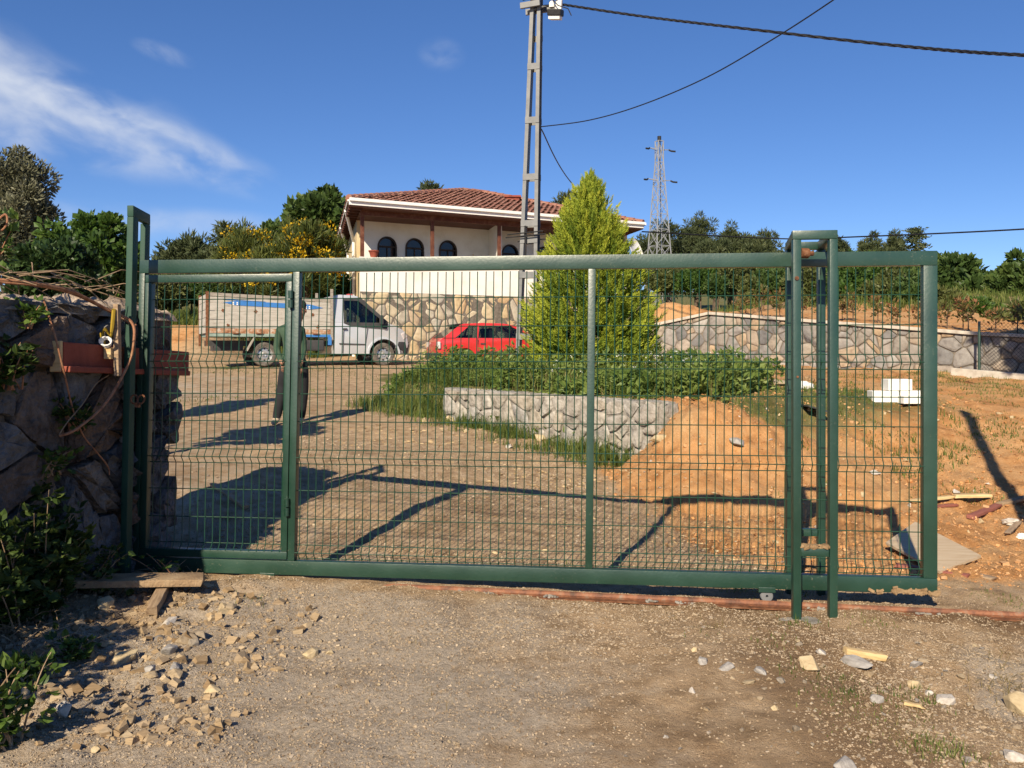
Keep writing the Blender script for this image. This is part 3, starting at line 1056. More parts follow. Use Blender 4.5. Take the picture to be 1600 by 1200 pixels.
for i, (a, b, ra, rb) in enumerate(((C[0], C[1], RA, RB), (C[1], C[2], RB, RB), (C[2], C[3], RB, RA), (C[3], C[0], RA, RA))):
    V, Fc = tiles(a, b, ra, rb)
    mb = MB()
    mb.add([hl(v) for v in V], Fc)
    o = mb.build('roof_tiles', M['roof_tile'], roof, smooth=True)
    o['kind'] = 'stuff'
    MB().add([hl((p.x, p.y, z)) for p, z in ((a, ZE - .01), (b, ZE - .01), (rb, ZR - .03), (ra, ZR - .03))], [(0, 1, 2, 3)]).build('roof_deck', M['roof_tile'], roof)
for (p, q) in ((C[0], RA), (C[1], RB), (RA, RB), (C[2], RB), (C[3], RA)):          # ridge tiles
    z0 = ZE + .05 if p in C else ZR + .03
    P0, P1 = Vector((p.x, p.y, z0)), Vector((q.x, q.y, ZR + .03))
    L = (P1 - P0).length; nseg = max(1, int(L / .38))
    mb = MB()
    for k in range(nseg):
        u0, u1 = P0 + (P1 - P0) * (k / nseg), P0 + (P1 - P0) * ((k + 1.12) / nseg)
        mb.tube([hl(u0), hl(u1)], [.125, .10], 8)
    mb.build('ridge_tiles', M['roof_tile'], roof, smooth=True)['kind'] = 'stuff'
ch = at(801, 312, 36.0)
mb = MB(); mb.box(hl((ch.x, ch.y, ch.z - .45)), (.55, .55, 1.0)); mb.box(hl((ch.x, ch.y, ch.z + .09)), (.68, .68, .08))
mb.build('chimney', M['tile_red'], roof, bevel=.01)
# downpipes of the side wall
for (q0, q1) in ((1.9, 2.5), (6.2, 6.8)):
    e_ = C[0] + sd * q0
    wv = F0 + sd * (q1)
    mb = MB()
    pts = [hl((e_.x - .02, e_.y, ZE - .05)), hl((wv.x - ed.x * .08, wv.y - ed.y * .08, ZE - .95)), hl((wv.x - ed.x * .08, wv.y - ed.y * .08, 1.3))]
    mb.tube(pts, .055, 8)
    mb.build('downpipe', M['white_trim'], house, smooth=True)
# flagstones of the base
rng = random.Random(21)
hgt = z_st - z_g
tpoly = [(0, 0), (FL, 0), (FL, hgt), (0, hgt)]
cells = voronoi(scatter_pts(FL, hgt, .36, rng, .5, .9), tpoly)
p0 = hp(0, -.002, z_g)
lay_stones(house, cells, p0, (ed.x, ed.y), M['stone_house'], .024, .022, rng, rough=.03, corner=.12)
mb = MB()
mb.prism([(0, z_g), (FL, z_g), (FL, z_st - .01), (0, z_st - .01)], lambda s, z: hp(s, -.004, z), lambda s, z: hp(s, -.02, z))
mb.build('base_mortar', M['mortar'], house)
# broom handle leaning in the veranda
mb = MB(); s0 = s_at(735, REC - .3)
mb.tube([hp(s0, REC - .55, z_flo), hp(s0 + .16, REC - .05, 5.05)], .022, 6)
tag(mb.build('leaning_pole', M['wood_pale'], None, loc=None), 'pale wooden pole leaning on the veranda wall', 'pole').location = HB
# plant pot on the parapet
s0 = s_at(584, .11)
pp = hp(s0, .11, z_par + .05) + HB
pot = thing('plant_pot', 'terracotta flower pot standing on the veranda parapet', 'plant pot', pp)
MB().lathe((0, 0, 0), (0, 0, 1), [(0.001, 0), (.10, 0), (.155, .19), (.175, .19), (.175, .235), (.14, .235), (.135, .2), (.001, .2)], 20).build('pot', M['tile_red'], pot, smooth=True)
# satellite dish on a stand beside the house
dp = at(994, 391, 31.5)
dish = thing('satellite_dish', 'white satellite dish on the house corner beside the conifer', 'satellite dish', (dp.x, dp.y, dp.z - .6))
mb = MB()
ax = Vector((.80, -.50, .30)).normalized()
R_ = .46
prof = [(0.001, -.09)] + [(R_ * t, -.09 + .11 * t * t) for t in np.linspace(.1, 1, 8)] + [(R_ * 1.01, .025), (R_ * .98, .0)] + [(R_ * t, -.115 + .11 * t * t) for t in np.linspace(.9, .1, 7)]
mb.lathe((0, 0, .6), ax, prof, 28)
mb.build('reflector', M['white_trim'], dish, smooth=True)
mb = MB(); mb.tube([Vector((0, 0, .6)) - ax * .1, Vector((-.15, .12, .35)), Vector((-.15, .12, -2.4))], .03, 8)
mb.tube([Vector((0, 0, .6)) + Vector((0, 0, -.42)), Vector((0, 0, .5)) + ax * .5], .012, 6)
mb.box(Vector((0, 0, .5)) + ax * .52, (.07, .07, .1))
mb.build('mast', M['steel'], dish)

# ------------------------------------------------------------------ sliding gate
GL, GR = Vector((-2.43, 5.82, 0)), Vector((2.52, 5.27, 0))
gd = (GR - GL); GLEN = gd.length; gd.normalize()
gate = thing('sliding_gate', 'green steel sliding gate with welded wire mesh and a small inset door', 'gate', GL, math.atan2(gd.y, gd.x))
ZB, ZT = .062, 2.092


def gu(px):
    k = (px - CX) / F
    return (k * GL.y - GL.x) / (gd.x - k * gd.y)


def lean(u):
    return .052 * (1 - u / GLEN)


def gbar(name, parts, parent=None, bevel=.004, mat='gate'):
    """box-section pieces (u0,u1,y0,y1,z0,z1); uprights lean with the gate"""
    mb = MB()
    for p in parts:
        mb.bb(*p)
    mb.v = [(x - lean(x) * (1 - z / ZT), y, z) for x, y, z in mb.v]
    return mb.build(name, M[mat], parent or gate, smooth=True, bevel=bevel)


HT, HB_ = .086, .090
u_d0, u_d1, u_h0, u_h1 = gu(231), gu(241), gu(450), gu(460)
u_m0, u_m1 = gu(460.5), gu(471)
u_c0, u_c1 = gu(919.5), gu(931)
u_r0 = gu(1440.5)
gbar('top_rail', [(0, GLEN, -.03, .03, ZT - HT, ZT)])
gbar('bottom_rail', [(0, GLEN, -.03, .03, ZB, ZB + HB_)])
gbar('stile', [(0, .038, -.03, .03, ZB + HB_ + .001, ZT - HT - .001)])
gbar('stile', [(u_r0, GLEN, -.03, .03, ZB + HB_ + .001, ZT - HT - .001)])
gbar('mullion', [(u_m0, u_m1, -.03, .03, ZB + HB_ + .001, ZT - HT - .001)])
gbar('mullion', [(u_c0, u_c1, -.03, .03, ZB + HB_ + .001, ZT - HT - .001)])
# inset door
dz0, dz1 = ZB + HB_ + .008, ZT - HT - .012
door = gbar('door', [(u_d0, u_h1 - .004, -.028, .028, dz1 - .05, dz1), (u_d0, u_h1 - .004, -.028, .028, dz0, dz0 + .05),
                     (u_d0, u_d1, -.0275, .0275, dz0 + .051, dz1 - .051), (u_h0, u_h1 - .004, -.0275, .0275, dz0 + .051, dz1 - .051)])
door['label'] = 'narrow inset gate door hinged at the right'
for zc in (1.83, .50):
    mb = MB(); uc = u_h1 - .002
    x_ = uc - lean(uc) * (1 - zc / ZT)
    mb.cyl((x_, -.046, zc - .055), (x_, -.046, zc - .004), .016, 12)
    mb.cyl((x_, -.046, zc + .004), (x_, -.046, zc + .055), .016, 12)
    mb.build('hinge', M['gate'], gate, smooth=True)

ZROW = [1.835, 1.655, 1.478, 1.432, 1.388, 1.222, 1.045, .862, .815, .772, .60, .418, .250, .205, .165]
FOLD = {1.432: -.034, .815: -.034, .205: -.03}


def fold_path():
    pts = [(0, 0, ZT - HT - .008)]
    for z in ZROW:
        pts.append((0, FOLD.get(z, 0), z))
    pts.append((0, 0, ZB + HB_ + .004))
    return pts


mbw = MB(); mbw.tube(fold_path(), .0032, 5)
wire_me = mbw.mesh('wire', smooth=True)
wire_me.materials.append(M['gate_wire'])
mbw = MB(); mbw.tube([(p[0], p[1], min(max(p[2], dz0 + .05), dz1 - .05)) for p in fold_path()], .0032, 5)
wire_me_d = mbw.mesh('wire', smooth=True)
wire_me_d.materials.append(M['gate_wire'])


def mesh_bay(u0, u1, parent, wme, start):
    mb = MB()
    for z in ZROW:
        y = FOLD.get(z, 0)
        if z > 1.7:
            pass
        mb.tube([(u0 - .01 - lean(u0) * (1 - z / ZT), y + .006, z), (u1 + .01 - lean(u1) * (1 - z / ZT), y + .006, z)], .0032, 5)
    pan = mb.build('mesh_panel', M['gate_wire'], parent)
    u = u0 + start
    while u < u1 - .005:
        o = bpy.data.objects.new('wire', wme)
        link(o, None, pan)
        o.location = (u - lean(u), random.uniform(-.001, .001), 0)
        o.rotation_euler = (0, math.atan(lean(u) / ZT) + random.uniform(-.0012, .0012), 0)
        u += .0512
    return pan


mesh_bay(u_d1, u_h0, door, wire_me_d, .028)
mesh_bay(u_m1, u_c0, gate, wire_me, .022)
mesh_bay(u_c1, u_r0, gate, wire_me, .018)
# wheels under the bottom rail
for px in (430, 1200):
    u = gu(px)
    mb = MB(); mb.lathe((u - lean(u), -.012, ZB - .045), (0, 1, 0), [(.008, -.014), (.034, -.014), (.038, -.008), (.032, 0), (.038, .008), (.034, .014), (.008, .014)], 24)
    w = mb.build('wheel', M['steel'], gate, smooth=True)
    MB().bb(u - lean(u) - .05, u - lean(u) + .05, -.033, .02, ZB - .022, ZB + .01).build('bracket', M['gate'], w, bevel=.003)
# dried mud on the low right corner
mb = MB()
rg = random.Random(4)
for k in range(70):
    u = GLEN - abs(rg.gauss(0, .16)) + .005
    z = ZB + abs(rg.gauss(0, .012)) - .004
    r = rg.uniform(.006, .018)
    mb.box((u - lean(u), -.031 - rg.uniform(0, .005), z), (r * 2.2, r * .6, r), Euler((rg.uniform(-.3, .3), rg.uniform(-.6, .6), rg.uniform(-.3, .3))).to_matrix())
mb.build('mud', M['soil_mud'], gate, smooth=True, bevel=.002)

# ------------------------------------------------------------------ guide frame the gate slides through
gf = thing('gate_guide_frame', 'green four-legged guide frame straddling the right part of the gate', 'guide frame', (1.78, 5.35, 0))
gl = lambda x, y, z: Vector((x - 1.78, y - 5.35, z))
FP = [(1.635, 5.10), (1.835, 5.075), (1.765, 5.635), (1.955, 5.61)]
ZF = 2.19
for i, (x, y) in enumerate(FP):
    mb = MB()
    mb.box(gl(x, y, (ZF - .052 - .12) / 2), (.046, .046, ZF - .052 + .12))
    mb.build('leg', M['gate'], gf, smooth=True, bevel=.004)
for (i, j) in ((0, 1), (2, 3), (0, 2), (1, 3)):
    a, b = Vector(gl(*FP[i], ZF - .026)), Vector(gl(*FP[j], ZF - .026))
    d = (b - a).normalized()
    e = .024 if i + j in (1, 5) else -.024
    mb = MB(); mb.bar(a - d * e, b + d * e, .0455, .05)
    mb.build('top_bar', M['gate'], gf, smooth=True, bevel=.004)
for (i, j, z) in ((0, 1, .345), (2, 3, .35)):
    a, b = gl(*FP[i], z), gl(*FP[j], z)
    d = (b - a).normalized()
    mb = MB(); mb.bar(a + d * .024, b - d * .024, .044, .046)
    o = mb.build('lower_bar', M['gate'], gf, smooth=True, bevel=.004)
    if i == 0:
        mm = MB(); rg = random.Random(8)
        for k in range(60):
            t = rg.uniform(.12, .88); r = rg.uniform(.008, .02)
            mm.box(a + (b - a) * t + Vector((0, rg.uniform(-.02, .02), .026 + rg.uniform(-.002, .01))), (r * 2, r * 1.5, r * .8), Euler((rg.uniform(-.4, .4), rg.uniform(-.4, .4), 1)).to_matrix())
        mm.build('mud', M['soil_mud'], o, smooth=True, bevel=.002)
mb = MB()
mb.cyl(gl(1.665, 5.13, 2.065), gl(1.715, 5.145, 2.065), .03, 16)
mb.cyl(gl(1.715, 5.145, 2.065), gl(1.75, 5.155, 2.065), .014, 10)
mb.build('roller', M['rust'], gf, smooth=True)
mb = MB(); mb.cyl(gl(1.63, 5.07, 1.915), gl(1.63, 5.09, 1.915), .012, 10); mb.cyl(gl(1.635, 5.072, 1.35), gl(1.635, 5.09, 1.35), .007, 8)
mb.build('bolt', M['rust'], gf)

# ------------------------------------------------------------------ receiving post pair at the wall
rp = thing('receiving_post', 'tall green double post at the stone wall that catches the gate', 'gate post', (-2.44, 5.75, 0))
rl = lambda x, y, z: Vector((x + 2.44, y - 5.75, z))
for (xt, y, w, dy) in ((-2.397, 5.605, .040, .04), (-2.442, 5.905, .034, .04)):
    mb = MB()
    zt = 2.412
    p0, p1 = rl(xt - .052, y, -.1), rl(xt, y, zt - .07)
    d = w / 2
    vs = [p0 + Vector((sx * d, sy * dy, 0)) for sx, sy in ((-1, -1), (1, -1), (1, 1), (-1, 1))] + [p1 + Vector((sx * d, sy * dy, 0)) for sx, sy in ((-1, -1), (1, -1), (1, 1), (-1, 1))]
    mb.add(vs, [(0, 1, 2, 3), (4, 5, 6, 7), (0, 1, 5, 4), (1, 2, 6, 5), (2, 3, 7, 6), (3, 0, 4, 7)])
    mb.build('upright', M['post_paint'], rp, smooth=True, bevel=.004)
mb = MB(); mb.prism([(-.021, -.03), (.021, -.03), (.021, 0), (-.021, 0)], lambda a, b: Vector((0, 0, 0)), lambda a, b: Vector((0, 0, 0)))
mb = MB()
a0, a1 = rl(-2.397, 5.565, 2.342), rl(-2.442, 5.945, 2.342)
vs = [a0 + Vector((-.020, 0, .001)), a0 + Vector((.020, 0, .001)), a1 + Vector((.017, 0, .001)), a1 + Vector((-.017, 0, .001))]
vs += [v + Vector((0, 0, .07)) for v in vs]
mb.add(vs, [(0, 1, 2, 3), (4, 5, 6, 7), (0, 1, 5, 4), (1, 2, 6, 5), (2, 3, 7, 6), (3, 0, 4, 7)])
mb.build('top_bar', M['post_paint'], rp, smooth=True, bevel=.004)
mb = MB()
tor = [Vector((math.cos(t) * .022, 0, math.sin(t) * .028)) for t in np.linspace(0, 2 * math.pi, 13)]
c0 = at(210, 624, 5.56) - Vector((-2.44, 5.75, 0))
mb.tube([c0 + p for p in tor], .006, 6)
mb.tube([c0 + Vector((.045, -.01, .0)) + Vector((p.x, p.z * .6, p.z)) for p in tor], .006, 6)
mb.box(c0 + Vector((.02, 0, -.035)), (.03, .02, .03))
mb.build('latch_ring', M['rust'], rp, smooth=True)

# ------------------------------------------------------------------ ground rail
ra = Vector((-.95, 5.60, 0)); rb_ = Vector((5.2, 4.93, 0))
rail = thing('ground_rail', 'rusty orange pipe rail along the ground under the gate', 'rail', (ra.x, ra.y, 0))
rd = (rb_ - ra); RLN = rd.length; rd.normalize()
pts, pts2 = [], []
for k in range(32):
    p = ra + rd * RLN * k / 31
    z = .010 - .016 * (p.x + .9) + (.0 if k else -.04)
    pts.append(Vector((p.x, p.y, z + .008)) - Vector((ra.x, ra.y, 0)))
MB().tube(pts, .019, 8).build('rail_pipe', M['rail'], rail, smooth=True)
mb = MB()
for k in range(31):
    a, b = pts[k], pts[k + 1]
    mb.bar(a + Vector((0, -.012, -.018)), b + Vector((0, -.012, -.018)), .085, .008)
mb.build('rail_base', M['rust'], rail)
rg = random.Random(12)
for px in (690, 757, 800, 895, 1040, 1105, 1310, 1435, 1535):
    t = (gu(px) - .2) / RLN
    k = min(30, max(0, int(((px - CX) / F * 5.3 + .95) / 6.15 * 31)))
    p = pts[k]
    mb = MB()
    for q in range(12):
        mb.box(p + Vector((rg.gauss(0, .03), -.03 + rg.uniform(-.012, .025), -.012 + rg.uniform(-.006, .006))), (rg.uniform(.012, .035), rg.uniform(.010, .02), rg.uniform(.008, .014)), Euler((rg.uniform(-.5, .5), rg.uniform(-.5, .5), rg.uniform(0, 3))).to_matrix())
    mb.build('mortar_dab', M['mortar_old'], rail, smooth=True, bevel=.003)

# ------------------------------------------------------------------ electricity pole
PB = Vector((.255, 16.0, .80))
pole = thing('electricity_pole', 'grey steel lattice power pole beside the yellow conifer', 'utility pole', PB, math.radians(-17))
zt = 8.9
Lb, Lt = Vector((-.17, 0, 0)), Vector((.185, 0, zt - .8))
Rb, Rt = Vector((.165, 0, 0)), Vector((.275, 0, zt - .8))
for (b0, t0, sg) in ((Lb, Lt, -1), (Rb, Rt, 1)):
    mb = MB()
    ax = (t0 - b0)
    for (ox, oy, w, h) in ((0, -.08, .066, .012), (0, .08, .066, .012), (-sg * .027, 0, .010, .148)):
        vs = []
        for p in (b0, t0):
            for (sx, sy) in ((-1, -1), (1, -1), (1, 1), (-1, 1)):
                vs.append(p + Vector((ox + sx * w / 2, oy + sy * h / 2, 0)))
        mb.add(vs, [(0, 1, 2, 3), (4, 5, 6, 7), (0, 1, 5, 4), (1, 2, 6, 5), (2, 3, 7, 6), (3, 0, 4, 7)])
    mb.build('leg', M['steel'], pole)
for py in (14, 60, 107, 190, 278, 350, 376, 430, 480, 526, 575):
    z = CH + (HY - py) / F * 16.0 - .8
    f = z / (zt - .8)
    a, b = Lb + (Lt - Lb) * f, Rb + (Rt - Rb) * f
    for y in ((-.092, .092) if py not in (60, 480, 14) else (.092,)):
        mb = MB(); mb.bar(a + Vector((-.035, y, 0)), b + Vector((.035, y, 0)), .010, .11)
        mb.build('batten', M['steel'], pole)
zc = CH + (HY - 14) / F * 16 - .8
mb = MB(); mb.bar(Vector((-.06, -.16, zc)), Vector((.30, -.16, zc + .02)), .05, .10); mb.bar(Vector((-.05, .16, zc)), Vector((.55, .16, zc + .02)), .05, .10)
mb.build('cross_arm', M['steel'], pole)
mb = MB(); mb.bar(Vector((-.02, -.2, zc + .14)), Vector((.34, -.2, zc + .2)), .09, .10); mb.tube([Vector((.30, -.15, zc + .12)), Vector((.46, -.12, zc + .1)), Vector((.60, -.1, zc + .13))], .025, 6)
mb.tube([Vector((.5, -.1, zc + .1)), Vector((.62, -.12, zc - .05)), Vector((.8, -.1, zc - .12)), Vector((.86, -.1, zc - .25))], .01, 6)
mb.build('insulator', M['black'], pole)
# rods low on the pole
zz_ = CH + (HY - 372) / F * 16 - .8
mb = MB()
for (x0, x1, dz, y) in ((-.34, .40, .0, -.16), (-.30, .36, .05, -.18), (-.20, .55, -.04, .14)):
    mb.tube([Vector((x0, y, zz_ + dz)), Vector((x1, y, zz_ + dz + .04))], .012, 5)
mb.tube([Vector((.03, -.15, zz_ - .5)), Vector((.03, -.15, zz_ + .2))], .02, 6)
mb.build('spike_rods', M['black'], pole)
# lamp housing at the top
lp = at(868, 20, 15.9)
lam = thing('street_lamp', 'black box lamp with pale lens hanging from the pole top', 'lamp', lp)
Rl = Euler((math.radians(14), math.radians(6), math.radians(-16))).to_matrix()
mb = MB(); mb.box((0, 0, 0), (.25, .26, .11), Rl); mb.build('housing', M['black'], lam, bevel=.015)
mb = MB(); mb.box(Rl @ Vector((0, .0, -.085)), (.21, .22, .065), Rl); mb.build('lens', M['white_trim'], lam, bevel=.01)
mb = MB(); mb.cyl(Vector((-.07, -.08, .06)), Vector((-.07, -.08, .17)), .05, 12); mb.box((.06, -.06, .12), (.11, .10, .16), Rl); mb.build('driver_box', M['white_trim'], lam, bevel=.008)
mb = MB(); mb.tube([(-.5, .02, .02), (-.2, 0, .12), (.05, 0, .14)], .025, 8); mb.build('arm', M['steel'], lam)


def cable(name, label, pts, r, twist=0, n=60):
    P = [at(*p) for p in pts]
    # smooth curve through the points
    def cr(t):
        k = min(int(t), len(P) - 2); f = t - k
        p0, p1, p2, p3 = P[max(k - 1, 0)], P[k], P[k + 1], P[min(k + 2, len(P) - 1)]
        return .5 * ((2 * p1) + (p2 - p0) * f + (2 * p0 - 5 * p1 + 4 * p2 - p3) * f * f + (3 * p1 - p0 - 3 * p2 + p3) * f ** 3)
    path = [cr(t) for t in np.linspace(0, len(P) - 1, n)]
    mb = MB()
    if twist:
        for s in range(3):
            q = []
            for i, p in enumerate(path):
                a = i * twist + s * 2.094
                q.append(p + Vector((0, math.cos(a), math.sin(a))) * r * 1.05)
            mb.tube(q, r, 5)
    else:
        mb.tube(path, r, 5)
    return tag(mb.build(name, M['cable'], None, smooth=True, loc=tuple(P[0])), label, 'cable')


cable('power_cable', 'thick twisted black power cable from the pole top to the upper right', [(872, 6, 16), (1000, 25, 14.8), (1150, 43, 13.5), (1400, 71, 11.6), (1600, 86, 10.2), (1950, 95, 8.3)], .012, .8, 170)
cable('power_cable', 'thin black wire curving up from mid pole past the picture top', [(846, 198, 16), (920, 188, 15.2), (1000, 165, 14.3), (1100, 123, 13.3), (1200, 66, 12.2), (1302, 0, 11.2), (1420, -85, 10.2)], .010)
cable('power_cable', 'thin black wire dropping from mid pole behind the conifer to the house', [(846, 202, 16), (890, 282, 20), (950, 345, 31)], .012)
cable('power_cable', 'dark wire crossing the sky over the far trees at right', [(1003, 362, 33.5), (1220, 373, 36), (1340, 370, 33), (1600, 358, 28), (1900, 335, 24)], .028)

# ------------------------------------------------------------------ far pylon
pz = 8.0
pyz = g1(8.64, 52.0)
pyl = thing('transmission_pylon', 'slim lattice steel transmission pylon standing before the pine wood', 'pylon', (8.64, 52.0, pyz - .3), math.radians(24))
pyl.scale = (.41, .41, (13.8 - pyz + .3) / 19.4)
HTP = 27.4 - pz
wd = lambda z: .5 * (3.6 - 2.75 * min(1, z / (HTP - 2.2))) if z < HTP - 2.2 else .42
levels = [0, 2.4, 4.6, 6.6, 8.5, 10.2, 11.8, 13.3, 14.7, 16.0, 17.2, HTP]
leg_w = .11
for sx in (-1, 1):
    for sy in (-1, 1):
        mb = MB()
        for a, b in zip(levels[:-1], levels[1:]):
            mb.bar((sx * wd(a), sy * wd(a), a), (sx * wd(b), sy * wd(b), b), leg_w, leg_w)
        mb.build('leg', M['pylon'], pyl)
for f in range(4):
    mb = MB()
    R4 = Matrix.Rotation(f * math.pi / 2, 3, 'Z')
    for a, b in zip(levels[:-1], levels[1:]):
        wa, wb = wd(a), wd(b)
        for (p, q) in (((-wa, -wa, a), (wb, -wb, b)), ((wa, -wa, a), (-wb, -wb, b)), ((-wb, -wb, b), (wb, -wb, b))):
            mb.bar(R4 @ Vector(p), R4 @ Vector(q), .05, .05)
    mb.build('bracing', M['pylon'], pyl)
for (z, l) in ((HTP - .9, 1.6), (HTP - 4.1, 1.9)):
    for s in (-1, 1):
        mb = MB()
        mb.bar((s * .4, -.3, z), (s * l, 0, z + .1), .06, .06); mb.bar((s * .4, .3, z), (s * l, 0, z + .1), .06, .06)
        mb.build('cross_arm', M['pylon'], pyl)
        mb = MB(); mb.tube([(s * l, 0, z + .08), (s * l + s * .3, -.2, z - .05), (s * l + s * .9, -.4, z - .08)], .10, 6); mb.build('insulator', M['black'], pyl)
mb = MB(); mb.cyl((0, 0, HTP), (0, 0, HTP + .5), .28, 8); mb.build('cap', M['black'], pyl)

# ------------------------------------------------------------------ chain-link fence at the right end of the retaining wall
c0, c1 = Vector((8.75, 16.6, 1.05)), Vector((11.6, 13.4, .75))
clf = thing('chain_link_fence', 'low chain-link fence on a concrete kerb at the right picture edge', 'fence', c0)
cd = (c1 - c0); CLN = cd.length; cd.normalize()
HF = 1.0
for t in (0, .5, 1):
    MB().cyl(cd * CLN * t + Vector((0, 0, -.1)), cd * CLN * t + Vector((0, 0, HF)), .025, 8).build('post', M['gate'], clf)
mb = MB()
st = .07
nU = int(CLN / st)
for k in range(-int(HF / st), nU):
    for sg in (1, -1):
        u0, u1 = k * st, k * st + HF
        z0, z1 = (0, HF) if sg > 0 else (HF, 0)
        a, b = max(u0, 0), min(u1, CLN)
        if b <= a:
            continue
        za, zb_ = z0 + (a - u0) / HF * (z1 - z0), z0 + (b - u0) / HF * (z1 - z0)
        mb.tube([cd * a + Vector((0, 0, za)), cd * b + Vector((0, 0, zb_))], .0028, 3, caps=False)
mb.build('wire_netting', M['cable'], clf)
mb = MB(); mb.bar(Vector((0, -.02, -.02)) - cd * .5, cd * CLN + Vector((0, -.02, -.02)), .16, .22); mb.build('kerb', M['concrete'], clf, bevel=.015)
# the post beyond the picture's right edge whose shadow crosses the dug ground
mb = MB(); mb.bb(-.06, .06, -.06, .06, -.3, 5.1)
tag(mb.build('timber_post', M['wood_grey'], None, bevel=.012), 'tall timber post standing outside the picture right of the gate', 'post').location = (3.70, 5.2, 0)
# ------------------------------------------------------------------ pickup truck
M['silver'] = mat_noise('silver_car_paint', [(.50, .52, .55), (.57, .59, .62)], 2, 3, .32, .05, 0, spec=.6, metal=.25, coat=.6)
M['chrome'] = mat_noise('wheel_steel', [(.42, .42, .42), (.58, .58, .57)], 9, 3, .35, .1, 0, metal=.7, spec=.6)
M['tyre'] = mat_noise('dusty_tyre', [(.06, .053, .046), (.12, .105, .09), (.17, .15, .125)], 9, 5, .9, .05, .2, 60)
M['plastic'] = mat_noise('dark_bumper_plastic', [(.035, .035, .037), (.06, .06, .062)], 6, 4, .6, .1, .05, 60)
M['board'] = mat_noise('worn_painted_boards', [(.18, .10, .06), (.33, .305, .265), (.41, .385, .34), (.47, .44, .395)], 3.2, 8, .85, .07, .1, 40, stretch=(1, 1, 4), pos=[.24, .36, .5, .7])
M['board_grey'] = mat_noise('bare_grey_board', [(.19, .16, .13), (.30, .27, .23), (.38, .35, .30)], 5, 8, .9, .05, .2, 40, stretch=(1, 1, 8))
M['blue'] = mat_noise('blue_stripe_paint', [(.035, .15, .42), (.05, .20, .52)], 6, 6, .6, .1, .03, 40)
M['teal'] = mat_noise('pale_green_frame_paint', [(.15, .11, .07), (.20, .27, .23), (.27, .35, .31)], 6, 6, .75, .1, .1, 40, pos=[.3, .42, .6])
M['rusty_board'] = mat_noise('rust_streaked_rail', [(.20, .08, .04), (.38, .22, .13), (.46, .41, .35)], 7, 7, .85, .08, .15, 40, pos=[.35, .5, .62])
M['seat'] = mat_noise('red_seat_cloth', [(.34, .04, .05), (.46, .08, .08)], 12, 4, .9, .05, .1, 60)
M['lens_pale'] = mat_noise('pale_lamp_lens', [(.55, .50, .48), (.66, .60, .58)], 6, 3, .2, .05, 0, spec=.6)


def glass_mat():
    m, n, l, b = nt('vehicle_glass')
    ns = n.new('ShaderNodeTexNoise'); ns.inputs['Scale'].default_value = 3
    r = ramp(n, [(.55, .60, .60), (.65, .70, .69)]); l.new(ns.outputs[0], r.inputs[0])
    l.new(r.outputs[0], b.inputs['Base Color'])
    b.inputs['Roughness'].default_value = .03
    b.inputs['Specular IOR Level'].default_value = .5
    tr = n.new('ShaderNodeBsdfTransparent'); l.new(r.outputs[0], tr.inputs[0])
    gl_ = n.new('ShaderNodeBsdfGlossy'); gl_.inputs['Roughness'].default_value = .03
    fr = n.new('ShaderNodeFresnel'); fr.inputs[0].default_value = 1.5
    mx = n.new('ShaderNodeMixShader')
    l.new(fr.outputs[0], mx.inputs[0]); l.new(tr.outputs[0], mx.inputs[1]); l.new(gl_.outputs[0], mx.inputs[2])
    l.new(mx.outputs[0], n.get('Material Output').inputs['Surface'])
    return m


M['glass'] = glass_mat()
TR = math.atan2(2.3, 5.0)
truck = thing('pickup_truck', 'silver cab pickup truck with worn white wooden cargo sides and blue stripe', 'truck', (-7.94, 23.0, 1.075), TR)
TW = 1.95


def wheel(parent, x, y, r, side=-1, w=.2, dish=True):
    """tyre with rounded shoulders, rim with holes round the hub; side -1 faces -Y"""
    s = side
    c = (x, y, r)
    ax = (0, s, 0)
    mb = MB(); mb.lathe(c, ax, [(r * .62, -w / 2), (r * .9, -w / 2), (r * .98, -w * .4), (r, -w * .2), (r, w * .2), (r * .98, w * .4), (r * .92, w / 2), (r * .72, w * .52), (r * .62, w * .44)], 32)
    t = mb.build('wheel', M['tyre'], parent, smooth=True)
    mb = MB(); mb.lathe(c, ax, [(.001, w * .30), (r * .13, w * .34), (r * .16, w * .30), (r * .22, w * .16), (r * .42, w * .20), (r * .56, w * .10), (r * .60, w * .40), (r * .645, w * .47), (r * .62, w * .36)], 32)
    mb.build('rim', M['chrome'], t, smooth=True)
    for k in range(8):
        a = 2 * math.pi * k / 8
        p = Vector((x + math.cos(a) * r * .47, y + s * w * .17, r + math.sin(a) * r * .47))
        mb = MB(); mb.cyl(p, p + Vector((0, s * .012, 0)), r * .075, 8)
        mb.build('rim_hole', M['black'], t)
    return t


for (x, y, s) in ((1.49, .12, -1), (1.49, TW - .12, 1), (4.77, .14, -1), (4.77, TW - .14, 1)):
    wheel(truck, x, y, .325, s, .21)
# chassis
mb = MB()
for y in (.55, TW - .55):
    mb.bb(.1, 5.0, y - .04, y + .04, .55, .70)
mb.bb(1.2, 1.78, .1, TW - .1, .25, .33)
mb.cyl((1.49, .2, .325), (1.49, TW - .2, .325), .06, 10); mb.box((1.49, TW / 2, .33), (.3, .34, .3))
mb.cyl((4.77, .2, .325), (4.77, TW - .2, .325), .05, 10)
mb.bb(.25, 1.0, .5, 1.4, .42, .56)
mb.build('chassis', M['plastic'], truck)
mb = MB(); mb.bb(2.1, 3.1, .06, .30, .42, .72); mb.build('fuel_tank', M['plastic'], truck, bevel=.04)
for (a, b) in (((1.02, .02, .42), (1.22, .02, .78)), ((1.80, .02, .45), (1.76, .02, .78))):
    mb = MB(); mb.bar(a, b, .22, .03, up=(1, 0, 0)); mb.build('mudguard', M['board_grey'], truck)
